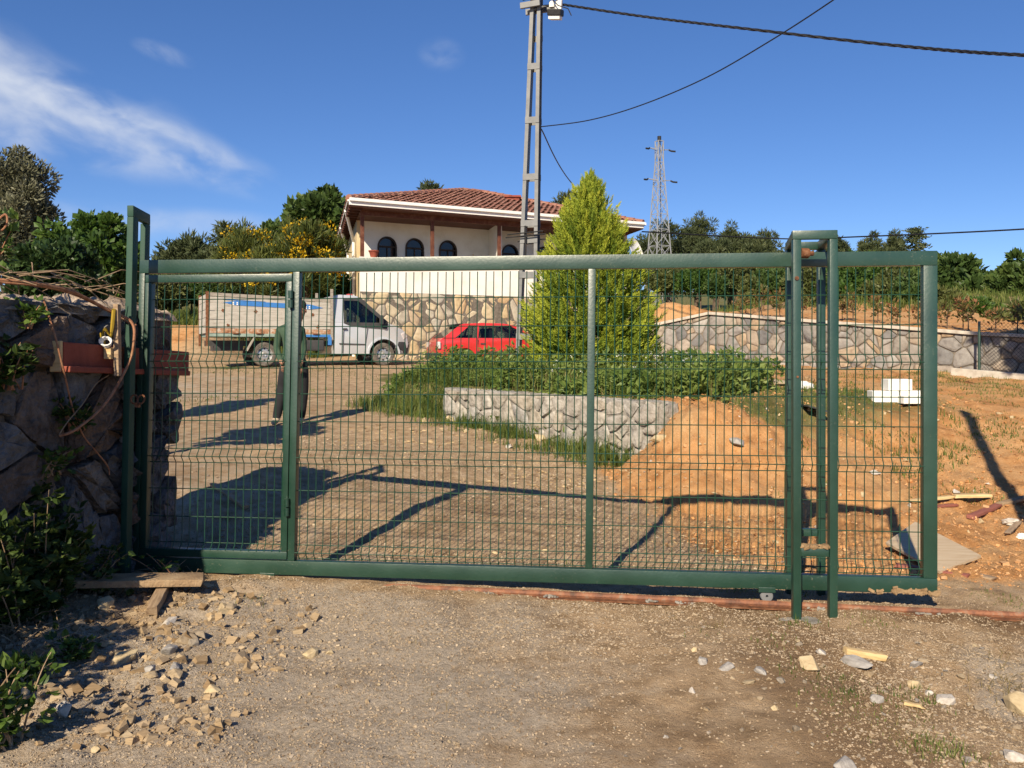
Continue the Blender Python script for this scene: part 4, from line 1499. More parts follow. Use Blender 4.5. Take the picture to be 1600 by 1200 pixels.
# cargo bed
mb = MB(); mb.bb(.06, 3.27, .002, TW - .002, .795, .875); mb.build('bed_frame', M['teal'], truck, bevel=.006)
mb = MB(); mb.bb(2.1, 3.27, -.004, .0, .80, .86); mb.build('frame_stripe', M['blue'], truck)
mb = MB(); mb.bb(3.18, 3.275, -.02, .02, .58, .80); mb.build('corner_flap', M['blue'], truck)
topz = lambda x: 1.955 - .035 * x
bz = [.88, 1.02, 1.24, 1.45, 1.66, 1.82, 1.0]
fr_ = [0, .13, .34, .55, .74, .90, 1.0]
mats = ['rusty_board', 'board', 'board', 'board', 'board', 'board_grey']
for side, y0 in ((0, 0.0), (1, TW - .035)):
    for k in range(6):
        def bp(x, f):
            return .880 + (topz(x) - .880) * f
        mb = MB()
        f0, f1 = fr_[k] + .006, fr_[k + 1] - .006
        dy = random.uniform(-.003, .003)
        mb.prism([(.07, bp(.07, f0)), (3.25, bp(3.25, f0)), (3.25, bp(3.25, f1)), (.07, bp(.07, f1))], lambda x, z: (x, y0 + dy, z), lambda x, z: (x, y0 + .035 + dy, z))
        mb.build('side_board', M[mats[k]], truck, bevel=.004)
for x in (.03, 3.29):
    for y in (-.01, TW - .05):
        mb = MB(); mb.bb(x - .035, x + .035, y, y + .07, .55 if x < 1 else .72, 1.97 if x < 1 else 2.12); mb.build('corner_post', M['rust'] if x < 1 else M['board_grey'], truck, bevel=.006)
for k in range(5):
    z0 = .885 + k * .205
    mb = MB(); mb.bb(.0, .035, .06, TW - .06, z0, z0 + .195); mb.build('tail_board', M['board'], truck, bevel=.004)
    mb = MB(); mb.bb(3.27, 3.305, .06, TW - .06, z0, z0 + .195); mb.build('head_board', M['board_grey'], truck, bevel=.004)
for x in (.75, 1.35, 2.3, 2.85):
    mb = MB(); mb.bb(x - .09, x + .09, -.03, .01, .865, .90); mb.cyl((x - .06, -.03, .88), (x + .06, -.03, .88), .018, 8); mb.build('board_hinge', M['rust'], truck)
# long blue stripe with pointed ends and pale ticks
sz = lambda x, o: topz(x) - .235 + o
mb = MB()
mb.prism([(.42, sz(.42, -.02)), (.75, sz(.75, -.075)), (2.72, sz(2.72, -.075)), (3.05, sz(3.05, -.02)), (2.72, sz(2.72, .055)), (.75, sz(.75, .045))], lambda x, z: (x, -.0085, z), lambda x, z: (x, -.0055, z))
mb.prism([(.30, sz(.30, .075)), (1.5, sz(1.5, .066)), (1.5, sz(1.5, .058)), (.45, sz(.45, .055))], lambda x, z: (x, -.0085, z), lambda x, z: (x, -.0055, z))
stripe = mb.build('blue_stripe', M['blue'], truck)
mb = MB()
for x in (.68, .78, 2.50, 2.585, 2.67):
    for z in (-.05, -.005):
        mb.prism([(x - .018, sz(x, z - .016)), (x + .018, sz(x, z - .016)), (x + .018, sz(x, z + .016)), (x - .018, sz(x, z + .016))], lambda a, b: (a, -.0115, b), lambda a, b: (a, -.0088, b))
mb.build('pale_ticks', M['white_trim'], stripe)
mb = MB()
rg = random.Random(31)
for (x, f) in ((.42, .57), (1.25, .57), (2.75, .55), (.55, .2), (2.9, .2), (1.9, .12)):
    z = .88 + (topz(x) - .88) * f
    n = 9
    ph = [(x + .05 * math.cos(6.283 * i / n) * rg.uniform(.5, 1.2), z + .05 * math.sin(6.283 * i / n) * rg.uniform(.5, 1.2)) for i in range(n)]
    mb.prism(ph, lambda a, b: (a, -.008, b), lambda a, b: (a, -.0045, b))
mb.build('rust_patches', M['rust'], truck)
# cab: lower body with wheel arches, upper shell with open windows
arch = lambda cx, r, a0, a1, n=14: [(cx + r * math.cos(t), .325 + r * math.sin(t)) for t in np.linspace(a0, a1, n)]
BELT = 1.12
low = [(3.36, .33), (4.30, .33)] + arch(4.77, .44, math.pi - .05, .05) + [(5.24, .33), (5.50, .36), (5.55, .62), (5.50, .86), (5.36, 1.02), (5.05, 1.16), (4.86, 1.21), (3.36, 1.21)]
ins = lambda z: .05 * max(0, .55 - z) + .10 * max(0, z - 1.0)
nose = lambda x: .16 * max(0, (x - 4.9) / .6) ** 2
mb = MB()
mb.prism(low, lambda x, z: (x, .03 + ins(z) + nose(x), z), lambda x, z: (x, TW - .03 - ins(z) - nose(x), z))
mb.build('cab_body', M['silver'], truck, smooth=True, bevel=.012)
mb = MB()
yi = lambda z: .03 + ins(z) + .06 * max(0, z - 1.25)
RF = [(3.36, 1.86), (3.36, 1.95), (3.55, 1.985), (3.95, 1.975), (4.10, 1.935), (4.07, 1.88)]
mb.prism(RF, lambda x, z: (x, yi(z) + .0, z), lambda x, z: (x, TW - yi(z), z))
mb.build('cab_roof', M['silver'], truck, smooth=True, bevel=.02)
for s in (0, 1):
    Yf = (lambda z, o: yi(z) + o) if s == 0 else (lambda z, o: TW - yi(z) - o)
    mb = MB()
    for pl in ([(3.36, 1.212), (3.63, 1.212), (3.63, 1.88), (3.36, 1.88)],):
        mb.prism(pl, lambda x, z: (x, Yf(z, 0), z), lambda x, z: (x, Yf(z, .05), z))
    mb.build('rear_pillar', M['silver'], truck)
    mb = MB()
    mb.prism([(4.02, 1.86), (4.12, 1.93), (4.93, 1.215), (4.80, 1.215)], lambda x, z: (x, Yf(z, -.004), z), lambda x, z: (x, Yf(z, .05), z))
    mb.prism([(3.63, 1.82), (4.06, 1.82), (4.06, 1.875), (3.63, 1.875)], lambda x, z: (x, Yf(z, -.004), z), lambda x, z: (x, Yf(z, .04), z))
    mb.prism([(3.63, 1.215), (3.66, 1.215), (3.66, 1.82), (3.63, 1.82)], lambda x, z: (x, Yf(z, -.004), z), lambda x, z: (x, Yf(z, .04), z))
    mb.prism([(3.63, 1.19), (3.78, 1.13), (4.25, 1.07), (4.86, 1.04), (4.90, 1.21), (3.63, 1.215)], lambda x, z: (x, Yf(z, -.012), z), lambda x, z: (x, Yf(z, .02), z))
    mb.build('window_surround', M['plastic'], truck)
    mb = MB()
    mb.prism([(3.66, 1.215), (4.80, 1.215), (4.05, 1.82), (3.66, 1.82)], lambda x, z: (x, Yf(z, .02), z), lambda x, z: (x, Yf(z, .025), z))
    mb.build('side_window', M['glass'], truck)
    mb = MB(); mb.bb(3.60, 3.72, -.002 if s == 0 else TW - .028, .028 if s == 0 else TW + .002, 1.0, 1.05); mb.build('door_handle', M['plastic'], truck, bevel=.006)
    mb = MB()
    yy0 = -.16 if s == 0 else TW + .02
    mb.bb(4.62, 4.72, yy0, yy0 + .15, 1.16, 1.42); mb.build('door_mirror', M['plastic'], truck, bevel=.03)
    # door outline groove
    mb = MB()
    yo = .026 if s == 0 else TW - .026
    for (a, b) in (((3.60, .36), (3.62, 1.0)), ((4.22, .36), (4.30, 1.06))):
        mb.bar((a[0], yo, a[1]), (b[0], yo, b[1]), .012, .012)
    mb.bar((3.5, yo, .62), (4.25, yo, .60), .02, .03)
    mb.build('door_seam', M['plastic'], truck)
    # wheel arch lip
    mb = MB()
    for p, q in zip(arch(4.77, .45, math.pi, 0, 17)[:-1], arch(4.77, .45, math.pi, 0, 17)[1:]):
        mb.bar((p[0], yo, p[1]), (q[0], yo, q[1]), .045, .06, up=(0, 1, 0))
    mb.build('wheel_arch', M['silver'], truck, smooth=True)
    mb = MB(); yb = .12 if s == 0 else TW - .12
    mb.box((5.40, yb + (.08 if s == 0 else -.08), .86), (.16, .10, .20), Euler((0, -.5, .3 if s == 0 else -.3)).to_matrix()); mb.build('headlight', M['lens_pale'], truck, bevel=.03)
mb = MB(); mb.prism([(5.12, .34), (5.53, .34), (5.585, .55), (5.57, .68), (5.22, .68)], lambda x, z: (x, .03 + nose(x), z), lambda x, z: (x, TW - .03 - nose(x), z)); mb.build('bumper', M['plastic'], truck, smooth=True, bevel=.02)
mb = MB(); mb.prism([(4.10, 1.915), (4.13, 1.925), (4.93, 1.222), (4.89, 1.218)], lambda x, z: (x, yi(z) + .05, z), lambda x, z: (x, TW - yi(z) - .05, z)); mb.build('windscreen', M['glass'], truck)
mb = MB(); mb.bb(3.37, 3.40, .12, TW - .12, 1.22, 1.87); mb.build('cab_back', M['silver'], truck)
for y in (.35, 1.15):
    mb = MB(); mb.bb(3.55, 3.95, y, y + .5, .95, 1.10); mb.box((3.52, y + .25, 1.42), (.12, .46, .62), Euler((0, -.15, 0)).to_matrix()); mb.box((3.47, y + .25, 1.78), (.09, .26, .14)); mb.build('seat', M['seat'] if y > 1 else M['plastic'], truck, bevel=.03)
mb = MB(); mb.lathe((4.42, .55, 1.24), (-.75, 0, .66), [(.175, -.012), (.19, 0), (.175, .012), (.165, 0), (.175, -.012)], 20); mb.tube([(4.42, .55, 1.24), (4.68, .55, 1.12)], .03, 8); mb.build('steering_wheel', M['black'], truck, smooth=True)
mb = MB(); mb.bb(4.58, 4.85, .12, TW - .12, 1.10, 1.20); mb.build('dashboard', M['plastic'], truck, bevel=.03)
mb = MB(); mb.box((4.05, TW * .55, 2.02), (.14, .22, .09)); mb.build('roof_sign', M['seat'], truck, bevel=.02)

# ------------------------------------------------------------------ red hatchback behind the weeds
M['red'] = mat_noise('red_car_paint', [(.46, .018, .018), (.54, .03, .028)], 2.5, 5, .35, .06, 0, spec=.5, coat=.6)
CB = at(684, 548, 25.3)
car = thing('red_hatchback', 'red three-door hatchback parked at the stone base of the house', 'car', (CB.x, CB.y, .94), math.radians(17))
CW = 1.66
ar = lambda cx, n=12: [(cx + .335 * math.cos(t), .30 + .335 * math.sin(t)) for t in np.linspace(math.pi - .05, .05, n)]
low = [(.02, .34), (.40, .26)] + ar(.80) + [(1.20, .24), (2.90, .24)] + ar(3.28) + [(3.68, .26), (4.02, .30), (4.06, .52), (3.98, .70), (3.55, .82), (3.02, .93), (.16, .93), (.04, .82), (-.02, .56)]
ci = lambda z: .04 * max(0, .5 - z) + .06 * max(0, z - .7)
cn = lambda x: .14 * max(0, (x - 3.4) / .6) ** 2 + .08 * max(0, (.35 - x) / .35) ** 2
mb = MB(); mb.prism(low, lambda x, z: (x, ci(z) + cn(x), z), lambda x, z: (x, CW - ci(z) - cn(x), z)); mb.build('body', M['red'], car, smooth=True, bevel=.015)
yc = lambda z: .015 + .36 * max(0, z - .93)
mb = MB(); mb.prism([(.66, 1.30), (.80, 1.345), (1.35, 1.375), (2.0, 1.36), (2.28, 1.315), (2.22, 1.28)], lambda x, z: (x, yc(z), z), lambda x, z: (x, CW - yc(z), z)); mb.build('roof', M['red'], car, smooth=True, bevel=.015)
for s in (0, 1):
    Yf = (lambda z, o: yc(z) + o) if s == 0 else (lambda z, o: CW - yc(z) - o)
    for pl in ([(.17, .932), (.52, .932), (.98, 1.30), (.70, 1.315)], [(1.15, .932), (1.20, .932), (1.26, 1.30), (1.21, 1.30)], [(2.18, 1.30), (2.30, 1.315), (3.02, .932), (2.90, .932)]):
        mb = MB(); mb.prism(pl, lambda x, z: (x, Yf(z, -.002), z), lambda x, z: (x, Yf(z, .05), z))
        mb.build('pillar', M['red'], car)
    mb = MB()
    for pl in ([(.52, .932), (1.15, .932), (1.21, 1.30), (.98, 1.30)], [(1.20, .932), (2.90, .932), (2.18, 1.30), (1.26, 1.30)]):
        mb.prism(pl, lambda x, z: (x, Yf(z, .012), z), lambda x, z: (x, Yf(z, .02), z))
    mb.build('side_window', M['glass'], car)
    mb = MB(); y0 = -.012 if s == 0 else CW - .02
    mb.bb(1.27, 1.42, y0, y0 + .035, .74, .78); mb.build('door_handle', M['plastic'], car, bevel=.006)
    mb = MB(); yo = .002 if s == 0 else CW - .002
    mb.bar((1.20, yo, .30), (1.18, yo, .90), .012, .012); mb.bar((2.78, yo, .30), (2.86, yo, .90), .012, .012); mb.bar((1.15, yo, .52), (2.85, yo, .52), .03, .05)
    mb.build('door_seam', M['plastic'], car)
    mb = MB(); yl = .13 if s == 0 else CW - .13
    mb.box((.045, yl, .72), (.08, .26, .20)); mb.build('tail_light', M['lens_pale'], car, bevel=.02)
    mb = MB(); mb.box((3.93, .22 if s == 0 else CW - .22, .64), (.1, .3, .13)); mb.build('headlight', M['lens_pale'], car, bevel=.02)
    mb = MB(); mb.bb(2.62, 2.72, -.14 if s == 0 else CW, .0 if s == 0 else CW + .14, .95, 1.07); mb.build('door_mirror', M['red'], car, bevel=.03)
    for x in (.80, 3.28):
        wheel(car, x, .10 if s == 0 else CW - .10, .29, -1 if s == 0 else 1, .17)
mb = MB(); mb.prism([(.19, .94), (.23, .94), (.72, 1.31), (.69, 1.32)], lambda x, z: (x, yc(z) + .06, z), lambda x, z: (x, CW - yc(z) - .06, z)); mb.build('rear_window', M['glass_dark'], car)
mb = MB(); mb.prism([(.56, 1.315), (.72, 1.325), (.82, 1.36), (.60, 1.345)], lambda x, z: (x, .2, z), lambda x, z: (x, CW - .2, z)); mb.build('spoiler', M['plastic'], car, bevel=.01)
mb = MB(); mb.prism([(2.30, 1.30), (2.33, 1.305), (3.01, .94), (2.97, .94)], lambda x, z: (x, yc(z) + .06, z), lambda x, z: (x, CW - yc(z) - .06, z)); mb.build('windscreen', M['glass'], car)
mb = MB(); mb.bb(-.05, .12, .04, CW - .04, .30, .50); mb.build('bumper', M['plastic'], car, bevel=.03)
mb = MB(); mb.bb(3.93, 4.09, .10, CW - .10, .26, .46); mb.build('bumper', M['plastic'], car, bevel=.03)
for y in (.3, .95):
    mb = MB(); mb.bb(1.75, 2.15, y, y + .45, .5, .75); mb.box((1.70, y + .22, .98), (.12, .42, .50), Euler((0, -.2, 0)).to_matrix()); mb.build('seat', M['plastic'], car, bevel=.03)
mb = MB(); mb.bb(.95, 1.05, .2, CW - .2, .6, 1.02); mb.build('rear_seat', M['plastic'], car, bevel=.03)

# ------------------------------------------------------------------ person behind the gate
M['skin'] = mat_noise('tanned_skin', [(.24, .12, .075), (.30, .155, .10)], 6, 4, .55, .05, .03, 80)
M['shirt'] = mat_noise('dark_green_shirt', [(.035, .065, .040), (.055, .09, .058)], 7, 5, .9, .04, .2, 40)
M['trousers'] = mat_noise('black_trousers', [(.010, .010, .012), (.022, .022, .025)], 8, 5, .9, .04, .2, 40)
M['shoe'] = mat_noise('dusty_beige_shoe', [(.38, .30, .20), (.52, .43, .31)], 10, 5, .85, .05, .1, 60)
M['hair'] = mat_noise('dark_hair', [(.012, .009, .008), (.03, .024, .02)], 40, 3, .6, .05, .3, 120)
pxy = ray_ground(455, 664, 8, 20)
PD = 12.7
ppos = Vector(((459 - CX) / F * PD, PD, g1((459 - CX) / F * PD, PD)))
person = thing('person', 'person in a dark green shirt and black trousers standing behind the gate', 'person', ppos, math.radians(6))


def skin_mesh(chains, name):
    """chains: list of [(point, rx, ry)]; the first point of later chains names an earlier vertex by index"""
    V, E, Rr = [], [], []
    for ch in chains:
        prev = None
        for item in ch:
            if isinstance(item, int):
                prev = item
                continue
            p, rx, ry = item
            V.append(p); Rr.append((rx, ry))
            if prev is not None:
                E.append((prev, len(V) - 1))
            prev = len(V) - 1
    me = bpy.data.meshes.new(name)
    me.from_pydata(V, E, [])
    ob = bpy.data.objects.new(name, me)
    COL.objects.link(ob)
    md = ob.modifiers.new('skin', 'SKIN')
    md.use_smooth_shade = True
    for i, sv in enumerate(me.skin_vertices[0].data):
        sv.radius = Rr[i]
        sv.use_root = (i == 0)
    sb = ob.modifiers.new('sub', 'SUBSURF'); sb.levels = 2; sb.render_levels = 2
    dg = bpy.context.evaluated_depsgraph_get()
    m2 = bpy.data.meshes.new_from_object(ob.evaluated_get(dg))
    bpy.data.objects.remove(ob)
    return m2


PV = [
    [((-.01, 0, .95), .145, .125), ((-.035, 0, 1.08), .13, .115), ((-.04, -.01, 1.22), .14, .13), ((-.03, 0, 1.36), .135, .125), ((.03, .01, 1.45), .075, .07), ((.07, 0, 1.52), .052, .056), ((.095, -.015, 1.60), .072, .085), ((.095, -.012, 1.69), .064, .078)],
    [0, ((-.10, 0, .86), .105, .11), ((-.16, -.01, .50), .082, .085), ((-.235, .01, .13), .064, .068), ((-.25, -.02, .05), .045, .05), ((-.27, -.15, .035), .042, .034)],
    [0, ((.115, 0, .86), .105, .11), ((.135, -.02, .50), .082, .085), ((.105, .0, .13), .064, .068), ((.09, -.03, .05), .045, .05), ((.10, -.16, .035), .042, .034)],
    [3, ((-.20, .01, 1.35), .062, .065), ((-.245, .02, 1.08), .05, .055), ((-.16, -.10, .90), .038, .04), ((-.125, -.14, .86), .034, .028)],
    [3, ((.11, .03, 1.34), .06, .065), ((.135, .04, 1.08), .05, .052), ((.12, -.10, .90), .036, .038), ((.115, -.15, .84), .034, .026)],
]
bm_ = skin_mesh(PV, 'body')
for k in ('skin', 'shirt', 'trousers', 'shoe'):
    bm_.materials.append(M[k])
for p in bm_.polygons:
    c = p.center
    hand = .74 < c.z < .93 and c.y < -.118
    p.material_index = 0 if c.z > 1.475 or hand else (1 if c.z > .93 or (abs(c.x) > .17 and c.z > .85) else (2 if c.z > .095 else 3))
body = bpy.data.objects.new('body', bm_)
link(body, None, person)
# fingers grow from both hands
for sx, hx, hy, hz in ((-1, -.115, -.15, .85), (1, .115, -.16, .825)):
    mb = MB()
    for k, ln in enumerate((.068, .078, .074, .058)):
        b = Vector((hx + sx * 0 + (k - 1.5) * .019, hy - .01, hz - .015))
        mb.tube([b, b + Vector((0, -.022, -ln * .55)), b + Vector((0, -.010, -ln))], [.0095, .009, .006], 6)
    b = Vector((hx - sx * .035, hy, hz + .01))
    mb.tube([b, b + Vector((-sx * .022, -.02, -.03)), b + Vector((-sx * .02, -.025, -.055))], [.012, .010, .007], 6)
    mb.build('fingers', M['skin'], body, smooth=True)
mb = MB()
mb.lathe((.095, .006, 1.665), (0, .25, 1), [(.074, -.01), (.083, .04), (.074, .085), (.045, .112), (.001, .12)], 18)
mb.build('hair', M['hair'], person, smooth=True)
mb = MB()
mb.tube([(.095, -.095, 1.645), (.095, -.112, 1.61), (.095, -.095, 1.60)], [.010, .016, .010], 8)
for sx in (-1, 1):
    mb.lathe((.095 + sx * .076, .0, 1.625), (sx, 0, 0), [(.001, .012), (.02, .01), (.026, .0), (.02, -.006)], 10)
mb.build('nose_and_ears', M['skin'], body, smooth=True)
mb = MB()
for sx in (-1, 1):
    mb.lathe((.095 + sx * .03, -.088, 1.645), (0, -1, 0), [(.008, -.004), (.006, .002), (.001, .003)], 10)
    mb.box((.095 + sx * .031, -.094, 1.668), (.028, .006, .004))
mb.box((.095, -.092, 1.565), (.045, .008, .007))
mb.build('eyes_and_mouth', M['hair'], body, smooth=True)
# ------------------------------------------------------------------ leaves, crowns, grass
def unit(a):
    return a / np.maximum(np.linalg.norm(a, axis=-1, keepdims=True), 1e-9)


def leaf_arrays(P, D, size, asp, rs, tint, fold=.12, S=None):
    n = len(P)
    D = unit(D)
    if S is None:
        S = unit(np.cross(D, rs.normal(size=(n, 3))))
    N_ = np.cross(D, S)
    size = np.broadcast_to(np.asarray(size, float), (n,))[:, None]
    b = P; t = P + D * size
    m = P + D * size * .48
    l = m + S * size * asp * .5 + N_ * size * fold
    r = m - S * size * asp * .5 + N_ * size * fold
    V = np.stack([b, r, t, l], 1).reshape(-1, 3)
    i = np.arange(n)[:, None] * 4
    Fc = np.concatenate([i + np.array([[0, 1, 2]]), i + np.array([[0, 2, 3]])], 0)
    return V, Fc, np.repeat(tint, 4)


def oval_leaves(P, D, size, asp, rs, tint, fold, S):
    """pointed oval leaves with a fold along the midrib"""
    n = len(P)
    D = unit(D); N_ = np.cross(D, S)
    size = size[:, None]
    pts = [P]
    for sg in (-1, 1):
        for f, w in ((.18, .62), (.45, 1.0), (.75, .60)):
            pts.append(P + D * size * f + S * size * asp * .5 * w * sg + N_ * size * fold * w)
    pts.append(P + D * size - N_ * size * .12)
    pts.append(P + D * size * .45)
    V = np.stack(pts, 1).reshape(-1, 3)
    i = np.arange(n)[:, None] * 9
    tr = [(0, 8, 1), (1, 8, 2), (2, 8, 3), (3, 8, 7), (0, 4, 8), (4, 5, 8), (5, 6, 8), (6, 7, 8)]
    return V, np.concatenate([i + np.array([t]) for t in tr], 0), np.repeat(tint, 9)


def join(parts):
    V, Fc, T, o = [], [], [], 0
    for v, f, t in parts:
        V.append(v); Fc.append(f + o); T.append(t); o += len(v)
    return np.concatenate(V), np.concatenate(Fc), np.concatenate(T)


def crown_leaves(R, nclump, nleaf, ls, asp, seed, low=-.75, clump_r=.30, up=.25, inner=.45, flat=1.0, lumpy=.25):
    """leaves gathered in clumps spread through an uneven ellipsoid of radii R centred on the origin"""
    rs = np.random.RandomState(seed)
    R = np.array(R, float)
    d = unit(rs.normal(size=(nclump * 4, 3)))
    d = d[d[:, 2] > low][:nclump]
    rad = inner + (1 - inner) * rs.rand(len(d)) ** .45
    rad *= 1 + lumpy * (rs.rand(len(d)) - .5) * 2
    cc = d * rad[:, None] * R * (1 - clump_r * .6)
    cr = clump_r * R.mean() * (.55 + .9 * rs.rand(len(d)))
    k = rs.randint(0, len(d), nleaf)
    q = unit(rs.normal(size=(nleaf, 3)))
    q[:, 2] = q[:, 2] * flat + .15
    rr = cr[k] * (.45 + .6 * rs.rand(nleaf) ** .6)
    P = cc[k] + q * rr[:, None]
    D = q + .8 * rs.normal(size=(nleaf, 3)) * .6 + np.array([0, 0, up])
    ctint = rs.rand(len(d))
    tint = np.clip(.5 * ctint[k] + .5 * rs.rand(nleaf), 0, 1)
    size = ls * (.6 + .8 * rs.rand(nleaf))
    return leaf_arrays(P, D, size, asp, rs, tint), cc


def tree(name, label, cat, base, crown_c, R, mat, nclump=60, nleaf=4000, ls=.2, asp=.6, seed=1, group=None, trunk=.12, limbs=8, **kw):
    """trunk with limbs reaching into the crown; base and crown_c are world points"""
    base = Vector(base); cc0 = Vector(crown_c) - base
    t = thing(name, label, cat, base, 0, group)
    (V, Fc, T), cc = crown_leaves(R, nclump, nleaf, ls, asp, seed, **kw)
    V = V + np.array(cc0)
    rg = random.Random(seed)
    mb = MB()
    top = cc0 + Vector((0, 0, R[2] * .35))
    mb.tube([(0, 0, -.3), (rg.uniform(-.1, .1) * trunk * 4, 0, cc0.z * .4), cc0 * .8, top], [trunk * 1.15, trunk * .85, trunk * .6, trunk * .2], 8)
    for k in range(limbs):
        c = Vector(cc[rg.randrange(len(cc))]) + cc0
        s = cc0 * rg.uniform(.45, .9)
        m_ = (s + c) / 2 + Vector((0, 0, -.08 * R[2]))
        mb.tube([s, m_, c], [trunk * .42, trunk * .26, trunk * .07], 6)
    mb.build('trunk', M['bark'], t, smooth=True)
    mesh_obj('crown', np_mesh('crown', V, Fc, T), mat, t)
    return t


M['leaf_oak'] = mat_leaf('oak_leaves', [(.028, .055, .014), (.062, .108, .026), (.115, .165, .042)], .3)
M['leaf_pine'] = mat_leaf('pine_needles', [(.036, .052, .022), (.070, .090, .038), (.12, .135, .058)], .15, .6, .25)
M['leaf_olive'] = mat_leaf('grey_green_leaves', [(.065, .072, .040), (.14, .145, .085), (.25, .245, .16)], .25, .5)
M['leaf_bush'] = mat_leaf('bright_bush_leaves', [(.025, .055, .010), (.06, .12, .02), (.12, .19, .035)], .35)
M['leaf_dark'] = mat_leaf('dark_ivy_leaves', [(.014, .034, .010), (.032, .066, .018), (.060, .10, .028)], .2)
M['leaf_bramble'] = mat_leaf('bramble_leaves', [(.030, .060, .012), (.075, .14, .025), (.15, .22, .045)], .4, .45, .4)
M['leaf_shade'] = mat_leaf('shaded_bramble_leaves', [(.020, .040, .010), (.048, .085, .018), (.09, .13, .03)], .3, .55, .3)  # darker copy of the bramble leaves: the wall's shade is put into the colour
M['leaf_weed'] = mat_leaf('weed_leaves', [(.055, .10, .02), (.135, .205, .042), (.26, .315, .085)], .42)
M['leaf_shrub'] = mat_leaf('hillside_shrub_leaves', [(.045, .062, .018), (.095, .115, .032), (.17, .18, .06)], .3)
M['leaf_red'] = mat_leaf('reddish_shrub_leaves', [(.05, .08, .02), (.10, .11, .03), (.22, .13, .05), (.34, .13, .07)], .35)
M['broom_green'] = mat_leaf('broom_stems', [(.04, .06, .015), (.085, .11, .025), (.14, .16, .04)], .25)
M['broom_yellow'] = mat_leaf('broom_flowers', [(.50, .32, .01), (.68, .47, .015), (.76, .58, .03)], .4, .6)
M['conifer'] = mat_leaf('golden_conifer', [(.045, .095, .017), (.16, .235, .03), (.34, .39, .042), (.53, .52, .068)], .24, .6, .2, nscale=2.0)
M['grass'] = mat_leaf('grass_blades', [(.060, .095, .02), (.12, .165, .035), (.24, .25, .085)], .4, .6, .2)
M['grass_dry'] = mat_leaf('dry_grass', [(.14, .11, .04), (.26, .20, .085), (.36, .29, .15)], .3, .7, .2)
M['petal'] = mat_leaf('white_petals', [(.7, .7, .66), (.8, .8, .76)], .3)

# golden conifer --------------------------------------------------------------
KB = Vector(((922 - CX) / F * 14.6, 14.6, .98))
conifer = thing('golden_conifer', 'yellow-green feathery conifer growing in the weedy bed', 'tree', KB)
KH, KR = 3.40, .93


def kr(h):
    """radius of the conifer at relative height h"""
    return KR * np.interp(h, [0, .06, .15, .32, .5, .68, .82, .92, 1.0], [.74, .92, 1.0, .96, .82, .62, .43, .22, .02])


rs = np.random.RandomState(5)
NPL = 980                                            # plumes: the upswept ends of the branches
h = np.concatenate([rs.rand(NPL) ** 1.15, .90 + .10 * rs.rand(26)])
NPL = len(h)
th = np.arange(NPL) * 2.39996 + rs.rand(NPL) * .6
lump = 1 + .07 * np.sin(th * 5 + h * 17) + .075 * rs.normal(size=NPL)
rad = kr(h) * lump * (1 - .42 * (rs.rand(NPL) < .35) * rs.rand(NPL))
out = np.stack([np.cos(th), np.sin(th), np.zeros(NPL)], -1)
PT = np.stack([np.cos(th) * rad, np.sin(th) * rad, h * KH * .97 + .05], -1)
PA = unit(out * (.80 + .3 * rs.rand(NPL))[:, None] * (1 - .75 * h ** 4)[:, None] + np.array([0, 0, 1]) * (.62 + .55 * rs.rand(NPL) + .9 * h ** 3)[:, None] + .16 * rs.normal(size=(NPL, 3)))
PL = (.50 + .30 * rs.rand(NPL)) * (1 - .45 * h)
ptint = rs.rand(NPL)
parts = []
NS, NJ = 15, 9
for k in range(NS):
    t = (k + .5) / NS
    w = .34 * (1 - t) ** .8 + .02                   # plume narrows to a point
    off = unit(rs.normal(size=(NPL, 3)))
    B = PT + PA * (PL * (t - .72))[:, None] + off * (PL * w * .30 * rs.rand(NPL))[:, None]
    AX = unit(PA + off * (.55 * (1 - t) + .10))
    SL = PL * (.36 - .14 * t)
    side = unit(np.cross(AX, out + .8 * rs.normal(size=(NPL, 3))))
    for j in range(NJ):
        u = (j + .3) / NJ
        a = .65 - .3 * u
        D = AX * math.cos(a) + side * (math.sin(a) * (1 if j % 2 else -1)) + .12 * rs.normal(size=(NPL, 3))
        parts.append(leaf_arrays(B + AX * (SL * u)[:, None], D, SL * (.42 * (1 - u) ** .7 + .13), .34, rs,
                                 np.clip(.42 * ptint + .22 * t + .14 * u + .22 * rs.rand(NPL), 0, 1), fold=.06))
V, Fc, T = join(parts)
mesh_obj('crown', np_mesh('crown', V, Fc, T), M['conifer'], conifer)
mb = MB(); mb.tube([(0, 0, -.2), (0.02, 0, KH * .5), (0, .02, KH * .95)], [.10, .06, .012], 8)
for k in range(70):
    hh = .04 + .9 * k / 70; a = k * 2.4
    r = float(kr(hh)) * .8
    mb.tube([(0, 0, hh * KH * .92), (math.cos(a) * r * .6, math.sin(a) * r * .6, hh * KH * .95), (math.cos(a) * r, math.sin(a) * r, hh * KH * .95 + .15)], [.018, .012, .004], 4)
mb.build('trunk', M['bark'], conifer)

ORD = ['first', 'second', 'third', 'fourth', 'fifth', 'sixth', 'seventh', 'eighth', 'ninth', 'tenth', 'eleventh', 'twelfth', 'thirteenth', 'fourteenth', 'fifteenth', 'sixteenth', 'seventeenth', 'eighteenth']

# trees -------------------------------------------------------------------------
def ptree(name, label, px, top, bot, hw, d, mat, seed, ry=None, group=None, cat='tree', zg=None, **kw):
    """tree placed by what the photograph shows: crown between two heights, hw half width in px, d metres away"""
    x = (px - CX) / F * d
    zt_, zb_ = CH + (HY - top) / F * d, CH + (HY - bot) / F * d
    zg = g1(x, d) if zg is None else zg
    rx = hw / F * d
    rz = (zt_ - zb_) / 2
    return tree(name, label, cat, (x, d, zg), (x, d, (zt_ + zb_) / 2), (rx, ry or rx, rz), mat, seed=seed, group=group, **kw)


